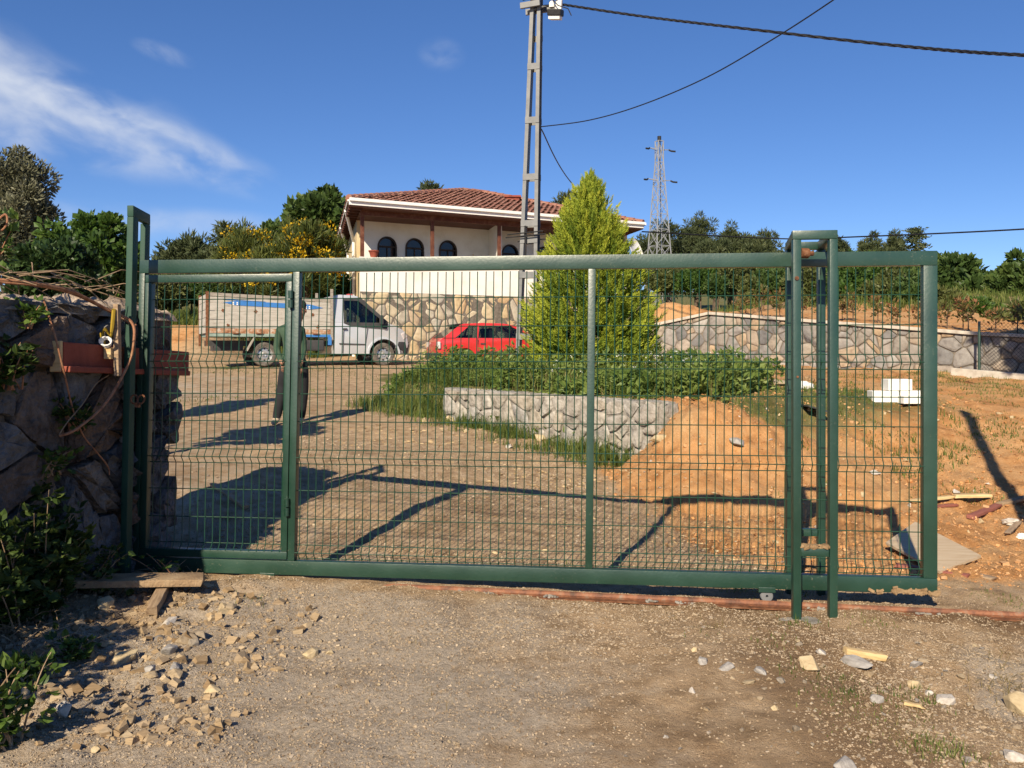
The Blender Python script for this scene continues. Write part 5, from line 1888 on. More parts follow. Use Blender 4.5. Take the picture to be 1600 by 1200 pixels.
ptree('olive_tree', 'grey-green tree rising behind the stone wall at the left edge', 22, 236, 455, 58, 11.0, M['leaf_olive'], 3, nclump=110, nleaf=26000, ls=.062, asp=.42, clump_r=.22, low=-.9)
ptree('leafy_bush', 'bright green leafy bush behind the stone wall beside the gate post', 140, 345, 500, 72, 9.0, M['leaf_bush'], 4, nclump=90, nleaf=17000, ls=.060, asp=.75, clump_r=.24, low=-.9, trunk=.05, cat='bush', lumpy=.45)
ptree('dark_ivy_bush', 'dark dense ivy bush between the grey tree and the bright bush', 95, 385, 500, 62, 8.0, M['leaf_dark'], 5, nclump=70, nleaf=13000, ls=.055, asp=.8, clump_r=.26, low=-.9, trunk=.05, cat='bush')
ptree('oak_tree', 'large dark green oak beside the left end of the house roof', 505, 300, 430, 60, 40.0, M['leaf_oak'], 7, nclump=110, nleaf=14000, ls=.30, asp=.75, clump_r=.22, trunk=.22)
ptree('pine_tree', 'lone dark pine at the left against the sky above the gate', 298, 368, 440, 36, 58.0, M['leaf_pine'], 8, nclump=60, nleaf=5500, ls=.42, asp=.22, clump_r=.24, trunk=.2, inner=.3, lumpy=.4)
ptree('pine_tree', 'small dark pine lowest and leftmost behind the gate', 262, 396, 440, 26, 58.0, M['leaf_pine'], 9, nclump=40, nleaf=3000, ls=.40, asp=.22, clump_r=.26, trunk=.15)
ptree('pine_tree', 'tall dark pine behind the left yellow broom bush', 366, 352, 440, 32, 52.0, M['leaf_pine'], 10, nclump=60, nleaf=5500, ls=.40, asp=.22, clump_r=.24, trunk=.2, inner=.3, lumpy=.4)
ptree('pine_tree', 'dark green round tree between the two yellow broom bushes', 424, 352, 440, 27, 50.0, M['leaf_oak'], 11, nclump=50, nleaf=4500, ls=.34, asp=.6, clump_r=.26, trunk=.18)
ptree('pine_tree', 'low dark pine between the lone pine and the broom', 332, 388, 440, 24, 56.0, M['leaf_pine'], 12, nclump=40, nleaf=3000, ls=.40, asp=.22, clump_r=.26, trunk=.15)
ptree('pine_tree', 'pine top peeping over the red roof left of the pole', 673, 287, 345, 17, 62.0, M['leaf_pine'], 13, nclump=30, nleaf=1800, ls=.36, asp=.22, trunk=.15)
ptree('pine_tree', 'pine top showing between the roof and the yellow conifer', 884, 306, 365, 20, 62.0, M['leaf_pine'], 14, nclump=30, nleaf=1800, ls=.36, asp=.22, trunk=.15)
RP = [(1046, 345, 34, 60, 'dark pine directly behind the pylon'), (1090, 335, 30, 62, 'pointed tallest pine right of the pylon'), (1142, 350, 30, 60, 'rounded pine second right of the pylon'),
      (1190, 360, 28, 60, 'broad pine just left of the guide frame'), (1118, 372, 36, 57, 'low pine in front of the pointed tall pine'), (1225, 392, 30, 58, 'low pine directly behind the guide frame'),
      (1308, 375, 24, 56, 'dark pine just right of the guide frame'), (1363, 374, 20, 60, 'small pine third from the gate top right corner'), (1396, 370, 20, 60, 'small round pine second from the gate top right corner'),
      (1166, 378, 30, 57, 'low pine filling the gap left of the guide frame'), (1012, 372, 26, 58, 'dark pine beside the satellite dish'), (1262, 396, 30, 60, 'low pine half hidden by the guide frame top')]
for i, (px, top, hw, d, lab) in enumerate(RP):
    ptree('pine_tree', lab, px, top, 450, hw, d, M['leaf_pine'], 30 + i, nclump=110, nleaf=11000, ls=.29, asp=.17, clump_r=.17, trunk=.2, inner=.25, lumpy=.35, group='pines of the wood behind the plot')
# cedar with tiered branches
cx_, cd_ = (1430 - CX) / F * 50, 50.0
ced = thing('cedar_tree', 'slim cedar with tiered flat branches above the gate corner', 'tree', (cx_, cd_, g1(cx_, cd_)))
cz = ced.location.z
ctop = CH + (HY - 360) / F * 50 - cz
rs = np.random.RandomState(77)
parts = []
mb = MB(); mb.tube([(0, 0, -.3), (0, 0, ctop * .6), (.1, 0, ctop)], [.12, .08, .02], 6)
for k in range(34):
    f = 1 - (k / 34) ** 1.1 * .8
    a = k * 2.4; r = (1 - f) * 2.6 + .25
    e_ = Vector((math.cos(a) * r, math.sin(a) * r, ctop * f + .12))
    mb.tube([(0, 0, ctop * f), e_], [.03, .01], 4)
    n = 70
    t = rs.rand(n, 1)
    P = np.array([[0, 0, ctop * f]]) * (1 - t) + np.array(e_)[None] * t + rs.normal(size=(n, 3)) * np.array([.14, .14, .05])
    parts.append(leaf_arrays(P, rs.normal(size=(n, 3)) * np.array([1, 1, .4]) + [0, 0, .2], .24, .35, rs, rs.rand(n)))
V, Fc, T = join(parts)
mb.build('trunk', M['bark'], ced)
mesh_obj('crown', np_mesh('crown', V, Fc, T), M['leaf_pine'], ced)
BT = [(1490, 402, 48, 36, 'green broadleaf tree just right of the gate corner'), (1545, 428, 42, 34, 'green broadleaf tree between the gate corner and the picture edge'), (1598, 404, 40, 33, 'tall broadleaf tree at the right picture edge'),
      (1450, 400, 40, 40, 'broadleaf tree behind the gate right stile'), (1385, 402, 50, 44, 'olive-green broadleaf tree behind the right end of the gate'), (1660, 410, 60, 34, 'broadleaf tree outside the right picture edge')]
for i, (px, top, hw, d, lab) in enumerate(BT):
    ptree('broadleaf_tree', lab, px, top, 535, hw, d, M['leaf_oak'] if i != 4 else M['leaf_shrub'], 50 + i, nclump=90, nleaf=10000, ls=.26, asp=.7, clump_r=.22, trunk=.16, low=-.95, group='broadleaf trees right of the gate')
# shrubs of the hillside
SH = [(1040, 424, 446, 34, 46), (1095, 418, 448, 36, 44), (1150, 415, 452, 34, 38), (1205, 425, 474, 34, 31), (1262, 420, 492, 44, 30), (1322, 418, 500, 48, 29),
      (1375, 425, 505, 40, 28), (1425, 430, 512, 40, 27), (1475, 455, 520, 40, 25), (1530, 470, 530, 44, 24), (1590, 480, 540, 44, 22), (1120, 432, 452, 18, 36), (1180, 436, 464, 20, 31), (1350, 395, 470, 40, 42),
      (1290, 400, 470, 50, 44), (1220, 405, 470, 50, 46), (1152, 400, 450, 50, 48), (1080, 405, 450, 50, 50)]
for i, (px, top, bot, hw, d) in enumerate(SH):
    m_ = [M['leaf_shrub'], M['leaf_bush'], M['leaf_shrub'], M['leaf_oak']][i % 4]
    ptree('hillside_shrub', ORD[sorted(q[0] for q in SH).index(px)] + ' green shrub from the left on the slope above the retaining wall', px, top, bot + 12, hw, d, m_, 70 + i, cat='shrub', nclump=60, nleaf=7000, ls=.13, asp=.6, clump_r=.24, trunk=.05, low=-.9, limbs=5, group='shrubs on the slope above the retaining wall')
for i, (px, top, bot, hw, d) in enumerate([(255, 428, 475, 34, 34), (300, 425, 470, 36, 36), (345, 430, 470, 34, 35), (395, 425, 470, 34, 36), (520, 420, 480, 30, 33), (480, 430, 475, 30, 34), (215, 420, 490, 40, 33), (440, 415, 470, 30, 37)]):
    ptree('field_shrub', ORD[sorted((255, 300, 345, 395, 520, 480, 215, 440)).index(px)] + ' green shrub from the left in the field behind the truck', px, top, bot + 10, hw, d, [M['leaf_shrub'], M['leaf_bush'], M['leaf_oak']][i % 3], 120 + i, cat='shrub', nclump=60, nleaf=6500, ls=.13, asp=.55, clump_r=.26, trunk=.05, low=-.9, limbs=5, group='shrubs behind the truck')
# yellow broom: green stems and flowers of their own
for i, (px, top, bot, hw, d, ny_, lab) in enumerate([(478, 352, 470, 52, 30.0, 5200, 'large broom bush covered in yellow flowers behind the truck'), (388, 362, 470, 42, 31.5, 1900, 'greener broom bush with few yellow flowers behind the truck'), (432, 392, 470, 44, 29.5, 3200, 'low yellow flowering broom just above the truck bed')]):
    t = ptree('broom_bush', lab, px, top, bot, hw, d, M['broom_green'], 140 + i, cat='bush', nclump=80, nleaf=9000, ls=.26, asp=.14, clump_r=.24, trunk=.06, up=.9, lumpy=.4)
    x = 0
    rz = (bot - top) / 2 / F * d; rx = hw / F * d
    (V, Fc, T), _ = crown_leaves((rx * 1.03, rx * 1.03, rz * 1.03), 60, ny_, .075, .9, 160 + i, clump_r=.20, inner=.75, low=-.3, lumpy=.3)
    zc_ = CH + (HY - (top + bot) / 2) / F * d - t.location.z
    mesh_obj('flowers', np_mesh('flowers', V + np.array([0, 0, zc_]), Fc, T), M['broom_yellow'], t)
# young reddish shrubs along the top of the retaining wall
rg = random.Random(41)
for i, px in enumerate([1158, 1190, 1218, 1254, 1316, 1333, 1372, 1402, 1434, 1480, 1505, 1513, 1556, 1590, 1640]):
    d = float(np.interp(px, [1100, 1600], [21.2, 17.4])) + rg.uniform(.3, 1.0)
    x = (px - CX) / F * d
    hgt = rg.uniform(.35, .75)
    zg = g1(x, d)
    tree('red_shrub', ORD[i] + ' reddish young shrub from the left along the retaining wall top', 'shrub', (x, d, zg), (x, d, zg + hgt * .6), (.22, .22, hgt * .55), M['leaf_red'], nclump=9, nleaf=110, ls=.10, asp=.42, seed=200 + i, group='reddish shrubs along the retaining wall', trunk=.015, limbs=5, clump_r=.4, up=.6)
# trees outside the picture that shade the wall and the far right corner
tree('shade_bush', 'tall bush outside the picture at the near end of the stone wall', 'bush', (-2.98, 2.75, 0), (-2.98, 2.72, .72), (.55, .62, .72), M['leaf_bush'], nclump=40, nleaf=5000, ls=.07, asp=.7, seed=90, trunk=.03, clump_r=.3, low=-.98, inner=.25)
tree('shade_tree', 'dense tree outside the picture at right, shading the end of the retaining wall', 'tree', (9.1, 10.2, .5), (9.0, 10.3, 5.9), (1.9, 2.1, 1.7), M['leaf_oak'], nclump=110, nleaf=24000, ls=.22, asp=.75, seed=91, trunk=.16, clump_r=.26, inner=.2)


# brambles and other near leaves ---------------------------------------------------
def bramble(name, label, base, canes, nl, ls, seed, mat, spread=(.4, .35, .7), cane_m=None):
    """arching canes carrying toothed leaves in threes"""
    base = Vector(base)
    t = thing(name, label, 'bramble', base)
    rg = random.Random(seed); rs = np.random.RandomState(seed)
    mb = MB(); P, D = [], []
    for k in range(canes):
        a = rg.uniform(0, 6.283)
        e = Vector((math.cos(a) * spread[0] * rg.uniform(.4, 1), math.sin(a) * spread[1] * rg.uniform(.4, 1), spread[2] * rg.uniform(.25, 1)))
        b = Vector((rg.uniform(-.4, .4) * spread[0], rg.uniform(-.4, .4) * spread[1], -.03))
        m_ = (b + e) / 2 + Vector((0, 0, spread[2] * .28))
        pts = [b * (1 - s) ** 2 + m_ * 2 * s * (1 - s) + e * s * s for s in np.linspace(0, 1, 9)]
        mb.tube(pts, [.005 - .0004 * q for q in range(9)], 5)
        for q in range(max(2, nl // canes)):
            s = rg.uniform(.15, 1)
            p = b * (1 - s) ** 2 + m_ * 2 * s * (1 - s) + e * s * s
            o = Vector((rg.gauss(0, 1), rg.gauss(0, 1), rg.gauss(.2, .6))).normalized()
            p2 = p + o * rg.uniform(.02, .06)
            for w in (-.9, 0, .9):
                dd = o.copy(); dd.rotate(Euler((0, 0, w)))
                P.append(p2); D.append(dd + Vector((0, 0, rg.uniform(-.4, .3))))
    mb.build('canes', cane_m or M['twig'], t)
    P, D = np.array(P), np.array(D)
    n = len(P)
    # leaves lie more or less flat: the width axis is level
    S = unit(np.cross(D, np.array([0, 0, 1.0]) + .45 * rs.normal(size=(n, 3))))
    V, Fc, T = oval_leaves(P, D, ls * (.6 + .8 * rs.rand(n)), .72, rs, rs.rand(n), .10, S)
    mesh_obj('leaves', np_mesh('leaves', V, Fc, T), mat, t)
    return t


def gpos(px, py, d0=2.5):
    return ray_ground(px, py, d0)


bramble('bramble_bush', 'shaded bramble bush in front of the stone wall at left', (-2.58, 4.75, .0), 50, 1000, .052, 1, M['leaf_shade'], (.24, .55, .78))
bramble('bramble_bush', 'sunlit tips of bramble rising in front of the stone wall', at(75, 735, 5.05), 10, 70, .04, 21, M['leaf_bramble'], (.16, .22, .16))
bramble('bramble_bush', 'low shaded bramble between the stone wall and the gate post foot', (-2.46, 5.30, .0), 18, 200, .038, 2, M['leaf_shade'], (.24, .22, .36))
p = gpos(20, 1165); bramble('bramble_bush', 'leafy bramble shoots in the bottom left corner', (p[0] - .06, p[1], p[2]), 16, 150, .042, 3, M['leaf_bramble'], (.20, .25, .34))
p = gpos(112, 1030); bramble('leafy_weed', 'small bright green weed among the rubble stones', p, 14, 80, .034, 4, M['leaf_bramble'], (.10, .10, .11))
p = gpos(34, 1062); bramble('leafy_weed', 'small green weed left of the rubble near the picture edge', p, 14, 90, .036, 5, M['leaf_bramble'], (.14, .12, .11))
bramble('climbing_vine', 'sunlit vine shoots climbing above the wall at the left edge', (-2.95, 4.85, 1.80), 26, 330, .052, 6, M['leaf_bramble'], (.26, .30, .52), M['cane'])
bramble('climbing_vine', 'leafy vine sprig hanging on the face of the stone wall', at(40, 505, wall_d(40) - .12), 7, 60, .04, 7, M['leaf_bramble'], (.13, .07, .10), M['cane'])
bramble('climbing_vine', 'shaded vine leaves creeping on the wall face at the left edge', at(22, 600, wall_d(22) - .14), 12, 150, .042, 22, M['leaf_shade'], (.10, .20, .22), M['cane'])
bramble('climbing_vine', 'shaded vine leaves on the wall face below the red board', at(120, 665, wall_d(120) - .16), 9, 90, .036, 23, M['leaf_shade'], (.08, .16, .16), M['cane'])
bramble('climbing_vine', 'thin leafy trailing shoot at the foot of the gate corner', (-2.18, 5.55, .02), 6, 36, .03, 8, M['leaf_bramble'], (.22, .10, .20), M['cane'])

# weeds of the bed --------------------------------------------------------------------
rs = np.random.RandomState(17)


def bed_points(n, s0, s1, t0, t1, rs):
    s = s0 + (s1 - s0) * rs.rand(n); t = t0 + (t1 - t0) * rs.rand(n)
    xy = BA[None] + BD[None] * t[:, None] + BN[None] * s[:, None]
    return xy[:, 0], xy[:, 1], s, t


def heap(x, y, s, t):
    """bare orange heap and plot edge: nothing grows there"""
    return (np.hypot((x - 2.1) / .9, (y - 9.4) / .95) < 1) | ((t > 3.9) & (x - .5 * (y - 10.5) > 2.6)) | (x > 3.75)


n = 48000
x, y, s, t = bed_points(n, .04, 4.6, -2.5, 5.6, rs)
k = ~heap(x, y, s, t)
x, y, s, t = x[k], y[k], s[k], t[k]; n = len(x)
hh = .13 + .50 * np.clip(.5 + fbm(x * 1.1, y * 1.1, 51, 3), 0, 1.2) * sm(.0, .5, s)
hh *= 1 - .35 * sm(4.4, 5.9, t)
z = G(x, y) + hh * rs.rand(n) ** .7
P = np.stack([x, y, z], -1)
D = rs.normal(size=(n, 3)) * np.array([1, 1, .6]) + np.array([0, -.2, .45])
big = .55 + .85 * (fbm(x * 1.3, y * 1.3, 55, 2) > -.02)
V1 = leaf_arrays(P, D, .075 * (.5 + .8 * rs.rand(n)) * big, .5, rs, np.clip(.45 * rs.rand(n) + .35 + .5 * fbm(x * 2, y * 2, 58, 2), 0, 1))
weeds = mesh_obj('weeds', np_mesh('weeds', *V1), M['leaf_weed'])
tag(weeds, 'dense green weeds covering the raised bed round the conifer', 'weeds', kind='stuff')
n = 110
x, y, s, t = bed_points(n, .3, 2.6, 1.8, 5.6, rs)
k = ~heap(x, y, s, t)
x, y = x[k], y[k]; n = len(x)
P = np.stack([x, y, G(x, y) + .30 + .22 * rs.rand(n)], -1)
P = np.repeat(P, 5, 0) + rs.normal(size=(n * 5, 3)) * .010
V1 = leaf_arrays(P, rs.normal(size=(n * 5, 3)) * [1, 1, .2], .018, .9, rs, rs.rand(n * 5))
tag(mesh_obj('wild_flowers', np_mesh('wild_flowers', *V1), M['petal']), 'tiny white wild flowers among the weeds of the bed', 'flowers', kind='stuff')


def grass(name, label, x, y, hmin, hmax, w, mat, seed, dry=.0, lean=.95):
    rs = np.random.RandomState(seed)
    n = len(x)
    z = G(x, y) - .01
    B = np.stack([x, y, z], -1)
    L = ((hmin + (hmax - hmin) * rs.rand(n) ** 1.3) * np.clip(.75 + .95 * fbm(x * 1.8, y * 1.8, seed + 5, 3), .3, 1.5))[:, None]
    a = rs.rand(n) * 6.283
    o = np.stack([np.cos(a), np.sin(a), np.zeros(n)], -1)
    sd_ = np.stack([-np.sin(a), np.cos(a), np.zeros(n)], -1) * w * (.6 + .8 * rs.rand(n))[:, None]
    bend = (lean * rs.rand(n))[:, None]
    m_ = B + np.array([0, 0, 1]) * L * .55 + o * L * bend * .35
    tip = B + np.array([0, 0, 1]) * L * (1 - .3 * bend) + o * L * bend
    V = np.stack([B - sd_, B + sd_, m_ + sd_ * .75, m_ - sd_ * .75, tip], 1).reshape(-1, 3)
    i = np.arange(n)[:, None] * 5
    Fc = np.concatenate([i + [[0, 1, 2]], i + [[0, 2, 3]], i + [[3, 2, 4]]], 0)
    T = np.repeat(np.clip(rs.rand(n) * .7 + .15 + .5 * fbm(x * 2, y * 2, seed, 2), 0, 1), 5)
    o_ = mesh_obj(name, np_mesh(name, V, Fc, T), mat)
    return tag(o_, label, 'grass', kind='stuff')


rs = np.random.RandomState(23)
n = 9000
x, y, s, t = bed_points(n, -.75, .0, -.2, 4.2, rs)
k = (rs.rand(n) < np.clip(.9 + 1.2 * s, .05, 1)) & (fbm(x * 2.1, y * 2.1, 61, 2) + .45 * sm(1.5, 4, t) > -.12)
grass('grass', 'green grass growing along the foot of the old bed wall', x[k], y[k], .05, .34, .0045, M['grass'], 61)
n = 12000
x, y, s, t = bed_points(n, -.7, 2.6, -3.0, .2, rs)
k = rs.rand(n) < sm(-3.0, -1.6, t + .6 * fbm(x * 1.5, y * 1.5, 63, 2)) * np.where(s < .05, sm(-.8, 0, s), 1)
grass('grass', 'tall grass at the left end of the raised bed beside the drive', x[k], y[k], .12, .50, .005, M['grass'], 62)
n = 5200
x, y, s, t = bed_points(n, .05, 4.6, -2.3, 5.6, rs)
k = ~heap(x, y, s, t)
x, y, s, t = x[k], y[k], s[k], t[k]; n = len(x)
grass('grass', 'tall mixed grass standing among the weeds of the bed', x, y, .2, .62, .0045, M['grass'], 64)
k = rs.rand(n) < .16
grass('dry_grass', 'dry straw-coloured stalks among the weeds of the bed', x[k], y[k], .3, .72, .004, M['grass_dry'], 65)
n = 60000
x = rs.uniform(1.5, 9.5, n); y = rs.uniform(8.5, 17.5, n)
k = (fbm(x * .8, y * .8, 31, 4) + .12 * sm(9.5, 11.5, y) - .12 * (y < 9.8) > .24) & (org_mask(x, y) > .3) & (x < .58 * y) & (np.hypot((x - 2.05) / 1.1, (y - 9.6) / 1.2) > 1)
k &= rs.rand(n) < .55
grass('grass', 'thin grass patches on the dug ground of the building plot', x[k], y[k], .02, .085, .005, M['grass'], 66)
n = 7000
x, y, s, t = bed_points(n, -.2, 4.2, 3.6, 6.6, rs)
k = (fbm(x * 1.4, y * 1.4, 77, 3) > -.05) & (np.hypot((x - 2.1) / .9, (y - 9.4) / .95) > 1) & (x > 1.9)
grass('grass', 'short green grass between the weedy bed and the dug plot', x[k], y[k], .03, .14, .005, M['grass'], 79)
# short tufts near the gate and in the foreground, by where they show
def tuft_field(pxs, spread, n, rs):
    X_, Y_ = [], []
    for (px, py, r, m_) in pxs:
        p = gpos(px, py)
        X_.append(p[0] + rs.normal(size=m_) * r); Y_.append(p[1] + rs.normal(size=m_) * r * 1.1)
    return np.concatenate(X_), np.concatenate(Y_)


x, y = tuft_field([(345, 832, .13, 260), (300, 842, .12, 160), (1300, 1060, .07, 160), (1310, 1085, .06, 160), (1400, 1100, .09, 240), (1350, 1130, .09, 220), (1440, 1090, .06, 150), (1470, 1165, .08, 220), (1420, 1160, .08, 160),
                   (1200, 1005, .08, 90), (1360, 975, .07, 120), (1480, 1180, .05, 90), (1570, 940, .08, 160), (1530, 925, .08, 90), (1180, 945, .06, 50), (1100, 985, .08, 50), (1230, 1050, .06, 70), (400, 935, .08, 70), (410, 900, .1, 60), (1330, 1110, .10, 130), (1250, 975, .08, 80)], 0, 0, rs)
grass('grass', 'short green tufts on the gravel in front of the gate', x, y, .012, .055, .0022, M['grass'], 67, lean=.7)
x = np.concatenate([rs.uniform(-2.2, 1.9, 2600)]); y = 5.72 - .11 * x + np.abs(rs.normal(size=2600)) * .16 + .06
k = fbm(x * 2.6, y * 2.6, 71, 2) > .0
grass('grass', 'sparse grass just behind the bottom rail of the gate', x[k], y[k], .015, .06, .0025, M['grass'], 68, lean=.7)
x, y = tuft_field([(1560, 1040, .12, 90), (1590, 1090, .1, 110), (1400, 1155, .1, 90), (670, 1095, .05, 12), (560, 970, .07, 20), (640, 1000, .08, 14), (260, 960, .1, 40), (330, 1040, .07, 40), (1120, 980, .1, 30), (1040, 960, .1, 20)], 0, 0, rs)
grass('dry_grass', 'dry straw bits lying on the foreground gravel', x, y, .02, .09, .0015, M['grass_dry'], 69, lean=2.2)
n = 9000
x = rs.uniform(-9, -3.0, n); y = rs.uniform(15, 25, n)
k = (fbm(x * .7, y * .7, 75, 3) > .12) & (rs.rand(n) < .6)
grass('grass', 'thin short grass beside the truck on the yard', x[k], y[k], .03, .10, .006, M['grass'], 70)
n = 26000
x = rs.uniform(-22, -6.5, n); y = rs.uniform(30.5, 44, n)
grass('grass', 'rough grass of the field behind the truck', x, y, .2, .7, .015, M['grass'], 72)
n = 16000
x = rs.uniform(4, 22, n); y = rs.uniform(23, 40, n)
k = y > 24 + 0 * x
grass('grass', 'rough grass of the slope above the retaining wall', x[k], y[k], .15, .5, .014, M['grass'], 73)
# ------------------------------------------------------------------ loose stones
M['rock'] = mat_noise('loose_stone', [(.50, .48, .46), (.82, .82, .82), (1, 1, 1)], 2.2, 9, .92, .05, .6, 6, dist=.002,
                      objrand=[(.30, .22, .14), (.37, .275, .165), (.26, .215, .165), (.39, .30, .19), (.22, .20, .18), (.33, .255, .17), (.42, .33, .205), (.28, .25, .22)])
M['rock_pale'] = mat_noise('pale_yellow_stone', [(.34, .26, .15), (.46, .36, .215), (.54, .44, .28)], 2.0, 9, .9, .05, .8, 5, dist=.004)
M['rock_grey'] = mat_noise('grey_stone', [(.19, .175, .16), (.29, .27, .25), (.38, .36, .335)], 2.0, 9, .9, .05, .8, 5, dist=.004)
M['rock_white'] = mat_noise('white_stone', [(.34, .30, .26), (.46, .42, .37), (.54, .50, .45)], 2.0, 9, .9, .05, .8, 5, dist=.004)


def rock_mesh(seed, sub=2, flat=.7, cut=10):
    rg = random.Random(seed)
    bm = bmesh.new()
    for k in range(11 if sub == 1 else 17):
        d = Vector((rg.gauss(0, 1), rg.gauss(0, 1), rg.gauss(0, 1))).normalized()
        bm.verts.new(Vector((d.x, d.y * .85, d.z)) * rg.uniform(.72, 1.12))
    hull = bmesh.ops.convex_hull(bm, input=bm.verts[:])
    bmesh.ops.delete(bm, geom=[g for g in hull['geom_interior'] if isinstance(g, bmesh.types.BMVert)], context='VERTS')
    bmesh.ops.bevel(bm, geom=bm.edges[:], offset=.05, segments=1, affect='EDGES', clamp_overlap=True)
    for v in bm.verts:
        v.co *= 1 + rg.uniform(-.02, .02)
        v.co.z *= flat
    me = bpy.data.meshes.new('rock')
    bm.to_mesh(me); bm.free()
    return me


RM = [rock_mesh(300 + i, 2, random.Random(i).uniform(.55, .85)) for i in range(10)]
RSm = [rock_mesh(340 + i, 1, random.Random(i).uniform(.55, .9)) for i in range(10)]


def rock(px, py, wpx, label, mat='rock', group=None, k=None, asp=1.0, hz=1.0, name='stone', sink=.3):
    x, y, z = gpos(px, py)
    r = wpx / F * y / 2
    rg = random.Random(int(px * 31 + py))
    me = RM[rg.randrange(10)] if wpx > 14 else RSm[rg.randrange(10)]
    me2 = me.copy() if mat != 'rock' else me
    o = bpy.data.objects.new(name, me2)
    COL.objects.link(o)
    if mat != 'rock' or not me.materials:
        o.data.materials.clear() if mat != 'rock' else None
        o.data.materials.append(M[mat])
    o.location = (x, y, z + r * (.55 - sink) * hz)
    o.rotation_euler = (rg.uniform(-.4, .4), rg.uniform(-.4, .4), rg.uniform(0, 6.28))
    o.scale = (r * 1.25, r * 1.15 * asp, r * hz * 1.15)
    tag(o, label, 'stone', group)
    return o


rock(167, 950, 34, 'pale yellow stone lying under the end of the mud-caked plank', 'rock_pale')
rock(265, 975, 24, 'angular pinkish-grey stone right of the crossed stick', 'rock_white')
rock(262, 1020, 32, 'large grey angular stone in the middle of the rubble', 'rock_grey')
rock(272, 1045, 22, 'grey stone below the large angular one in the rubble', 'rock_grey')
rock(198, 1028, 34, 'broad tan lump of clay in the rubble', 'rock_pale')
rock(223, 1036, 14, 'upright small tan stone right of the clay lump')
rock(232, 1052, 26, 'dark grey cubic stone at the edge of the rubble', 'rock_grey')
rock(97, 1118, 36, 'pale grey block lying in the shade at left', 'rock_white')
rock(150, 1175, 16, 'cream pebble near the bottom left corner', 'rock_pale')
rock(92, 900, 56, 'large dim grey slab leaning at the bramble foot', 'rock_grey', asp=.6, hz=.8)
rock(330, 1082, 26, 'yellowish clay lump right of the rubble', 'rock_pale')
rock(485, 1026, 27, 'round tan stone alone on the gravel left of centre', 'rock_pale')
rock(515, 1022, 14, 'small tan lump beside the lone round stone', 'rock_pale')
rock(1262, 1045, 32, 'flat cream stone standing on edge right of the gate guide', 'rock_pale', hz=1.1, sink=.1)
rock(1330, 1038, 62, 'long grey slab fragment in the right foreground', 'rock_grey', asp=.45, hz=.45)
rock(1285, 1022, 20, 'pale grey stone beside the long slab fragment', 'rock_white')
rock(1428, 1074, 24, 'cream angular stone in the right foreground grass', 'rock_pale')
rock(1450, 1086, 15, 'white chip below the cream angular stone', 'rock_white')
rock(1480, 1100, 36, 'pale grey triangular stone in the right foreground', 'rock_white', hz=.7)
rock(1372, 1097, 26, 'rounded grey-brown stone in the right foreground grass', 'rock_grey')
rock(1592, 1115, 56, 'large tan boulder cut by the right picture edge', 'rock_pale')
rock(1430, 1042, 20, 'small grey stone above the cream angular stone', 'rock_grey')
rock(1552, 1060, 13, 'white stone in the gravel at right', 'rock_white')
rock(1086, 1018, 13, 'yellow stone on the dark soil right of centre', 'rock_pale')
rock(1098, 1037, 19, 'grey and white banded stone on the dark soil', 'rock_grey')
rock(1135, 1045, 24, 'grey flat stone right of the banded stone', 'rock_grey', hz=.6)
rock(1188, 1050, 24, 'flat grey-brown stone leaning near the cream stone', 'rock_grey', hz=.6)
rock(1170, 1068, 22, 'brown flat stone below the grey flat ones', 'rock', hz=.6)
rock(1210, 1110, 14, 'yellow stone in the lower right gravel', 'rock_pale')
rock(1082, 1082, 13, 'white chip on the dark soil patch', 'rock_white')
rock(1040, 1155, 12, 'white chip low on the dark soil patch', 'rock_white')
rock(1320, 1200, 34, 'grey stone cut by the bottom picture edge', 'rock_grey')
rock(1590, 1190, 34, 'pale stone in the bottom right corner', 'rock_white')
rock(845, 688, 22, 'tan stone in the grass at the foot of the bed wall', 'rock_pale')
rock(793, 700, 16, 'pale flat stone on the drive below the bed wall', 'rock_white', hz=.6)
rock(705, 658, 15, 'tan stone at the left foot of the bed wall', 'rock_pale')
rock(728, 676, 12, 'small tan stone on the grassy drive edge', 'rock_pale')
rock(665, 660, 14, 'pale tan stone left of the bed wall foot', 'rock_pale')
rock(1025, 668, 34, 'grey block fallen from the broken end of the bed wall', 'rock_grey', hz=1.0)
rock(1030, 690, 26, 'tan grey block at the broken end of the bed wall', 'rock_pale')
rock(1152, 695, 24, 'bluish grey stone on the orange soil heap', 'rock_grey', hz=.7)
rock(1367, 742, 15, 'white chunk on the orange dug ground', 'rock_white')
rock(1532, 818, 12, 'cream stone beside the purple-brown plank', 'rock_pale')
rock(1494, 770, 12, 'white crumbs beside the pale plank', 'rock_white')
# the countless rest of the rubble, each its own stone
rg = random.Random(99)
cnt = 0
while cnt < 75:
    px, py = rg.uniform(45, 380), rg.uniform(935, 1165)
    if px > 400 - (py - 935) * .75 + rg.gauss(0, 25) or (100 < px < 320 and 900 < py < 945):
        continue
    rock(px, py, rg.choice([8, 9, 10, 11, 13, 16, 22, 30]), 'loose brown stone in the rubble below the mud-caked plank', 'rock', 'rubble stones below the plank', sink=.5, hz=rg.uniform(.7, 1.2), asp=rg.uniform(.6, 1.1))
    cnt += 1
cnt = 0
while cnt < 95:
    px, py = rg.uniform(1060, 1600), rg.uniform(1000, 1198)
    if rg.random() > .25 + .75 * (px - 1060) / 540:
        continue
    rock(px, py, rg.choice([7, 8, 9, 10, 12, 15]), 'small loose stone in the gravel of the right foreground', 'rock', 'small stones of the right foreground')
    cnt += 1
for k in range(50):
    rock(rg.uniform(380, 1080), rg.uniform(945, 1195), rg.choice([6, 7, 8, 9, 10]), 'small stone on the gravel track in front of the gate', 'rock', 'small stones of the gravel track')
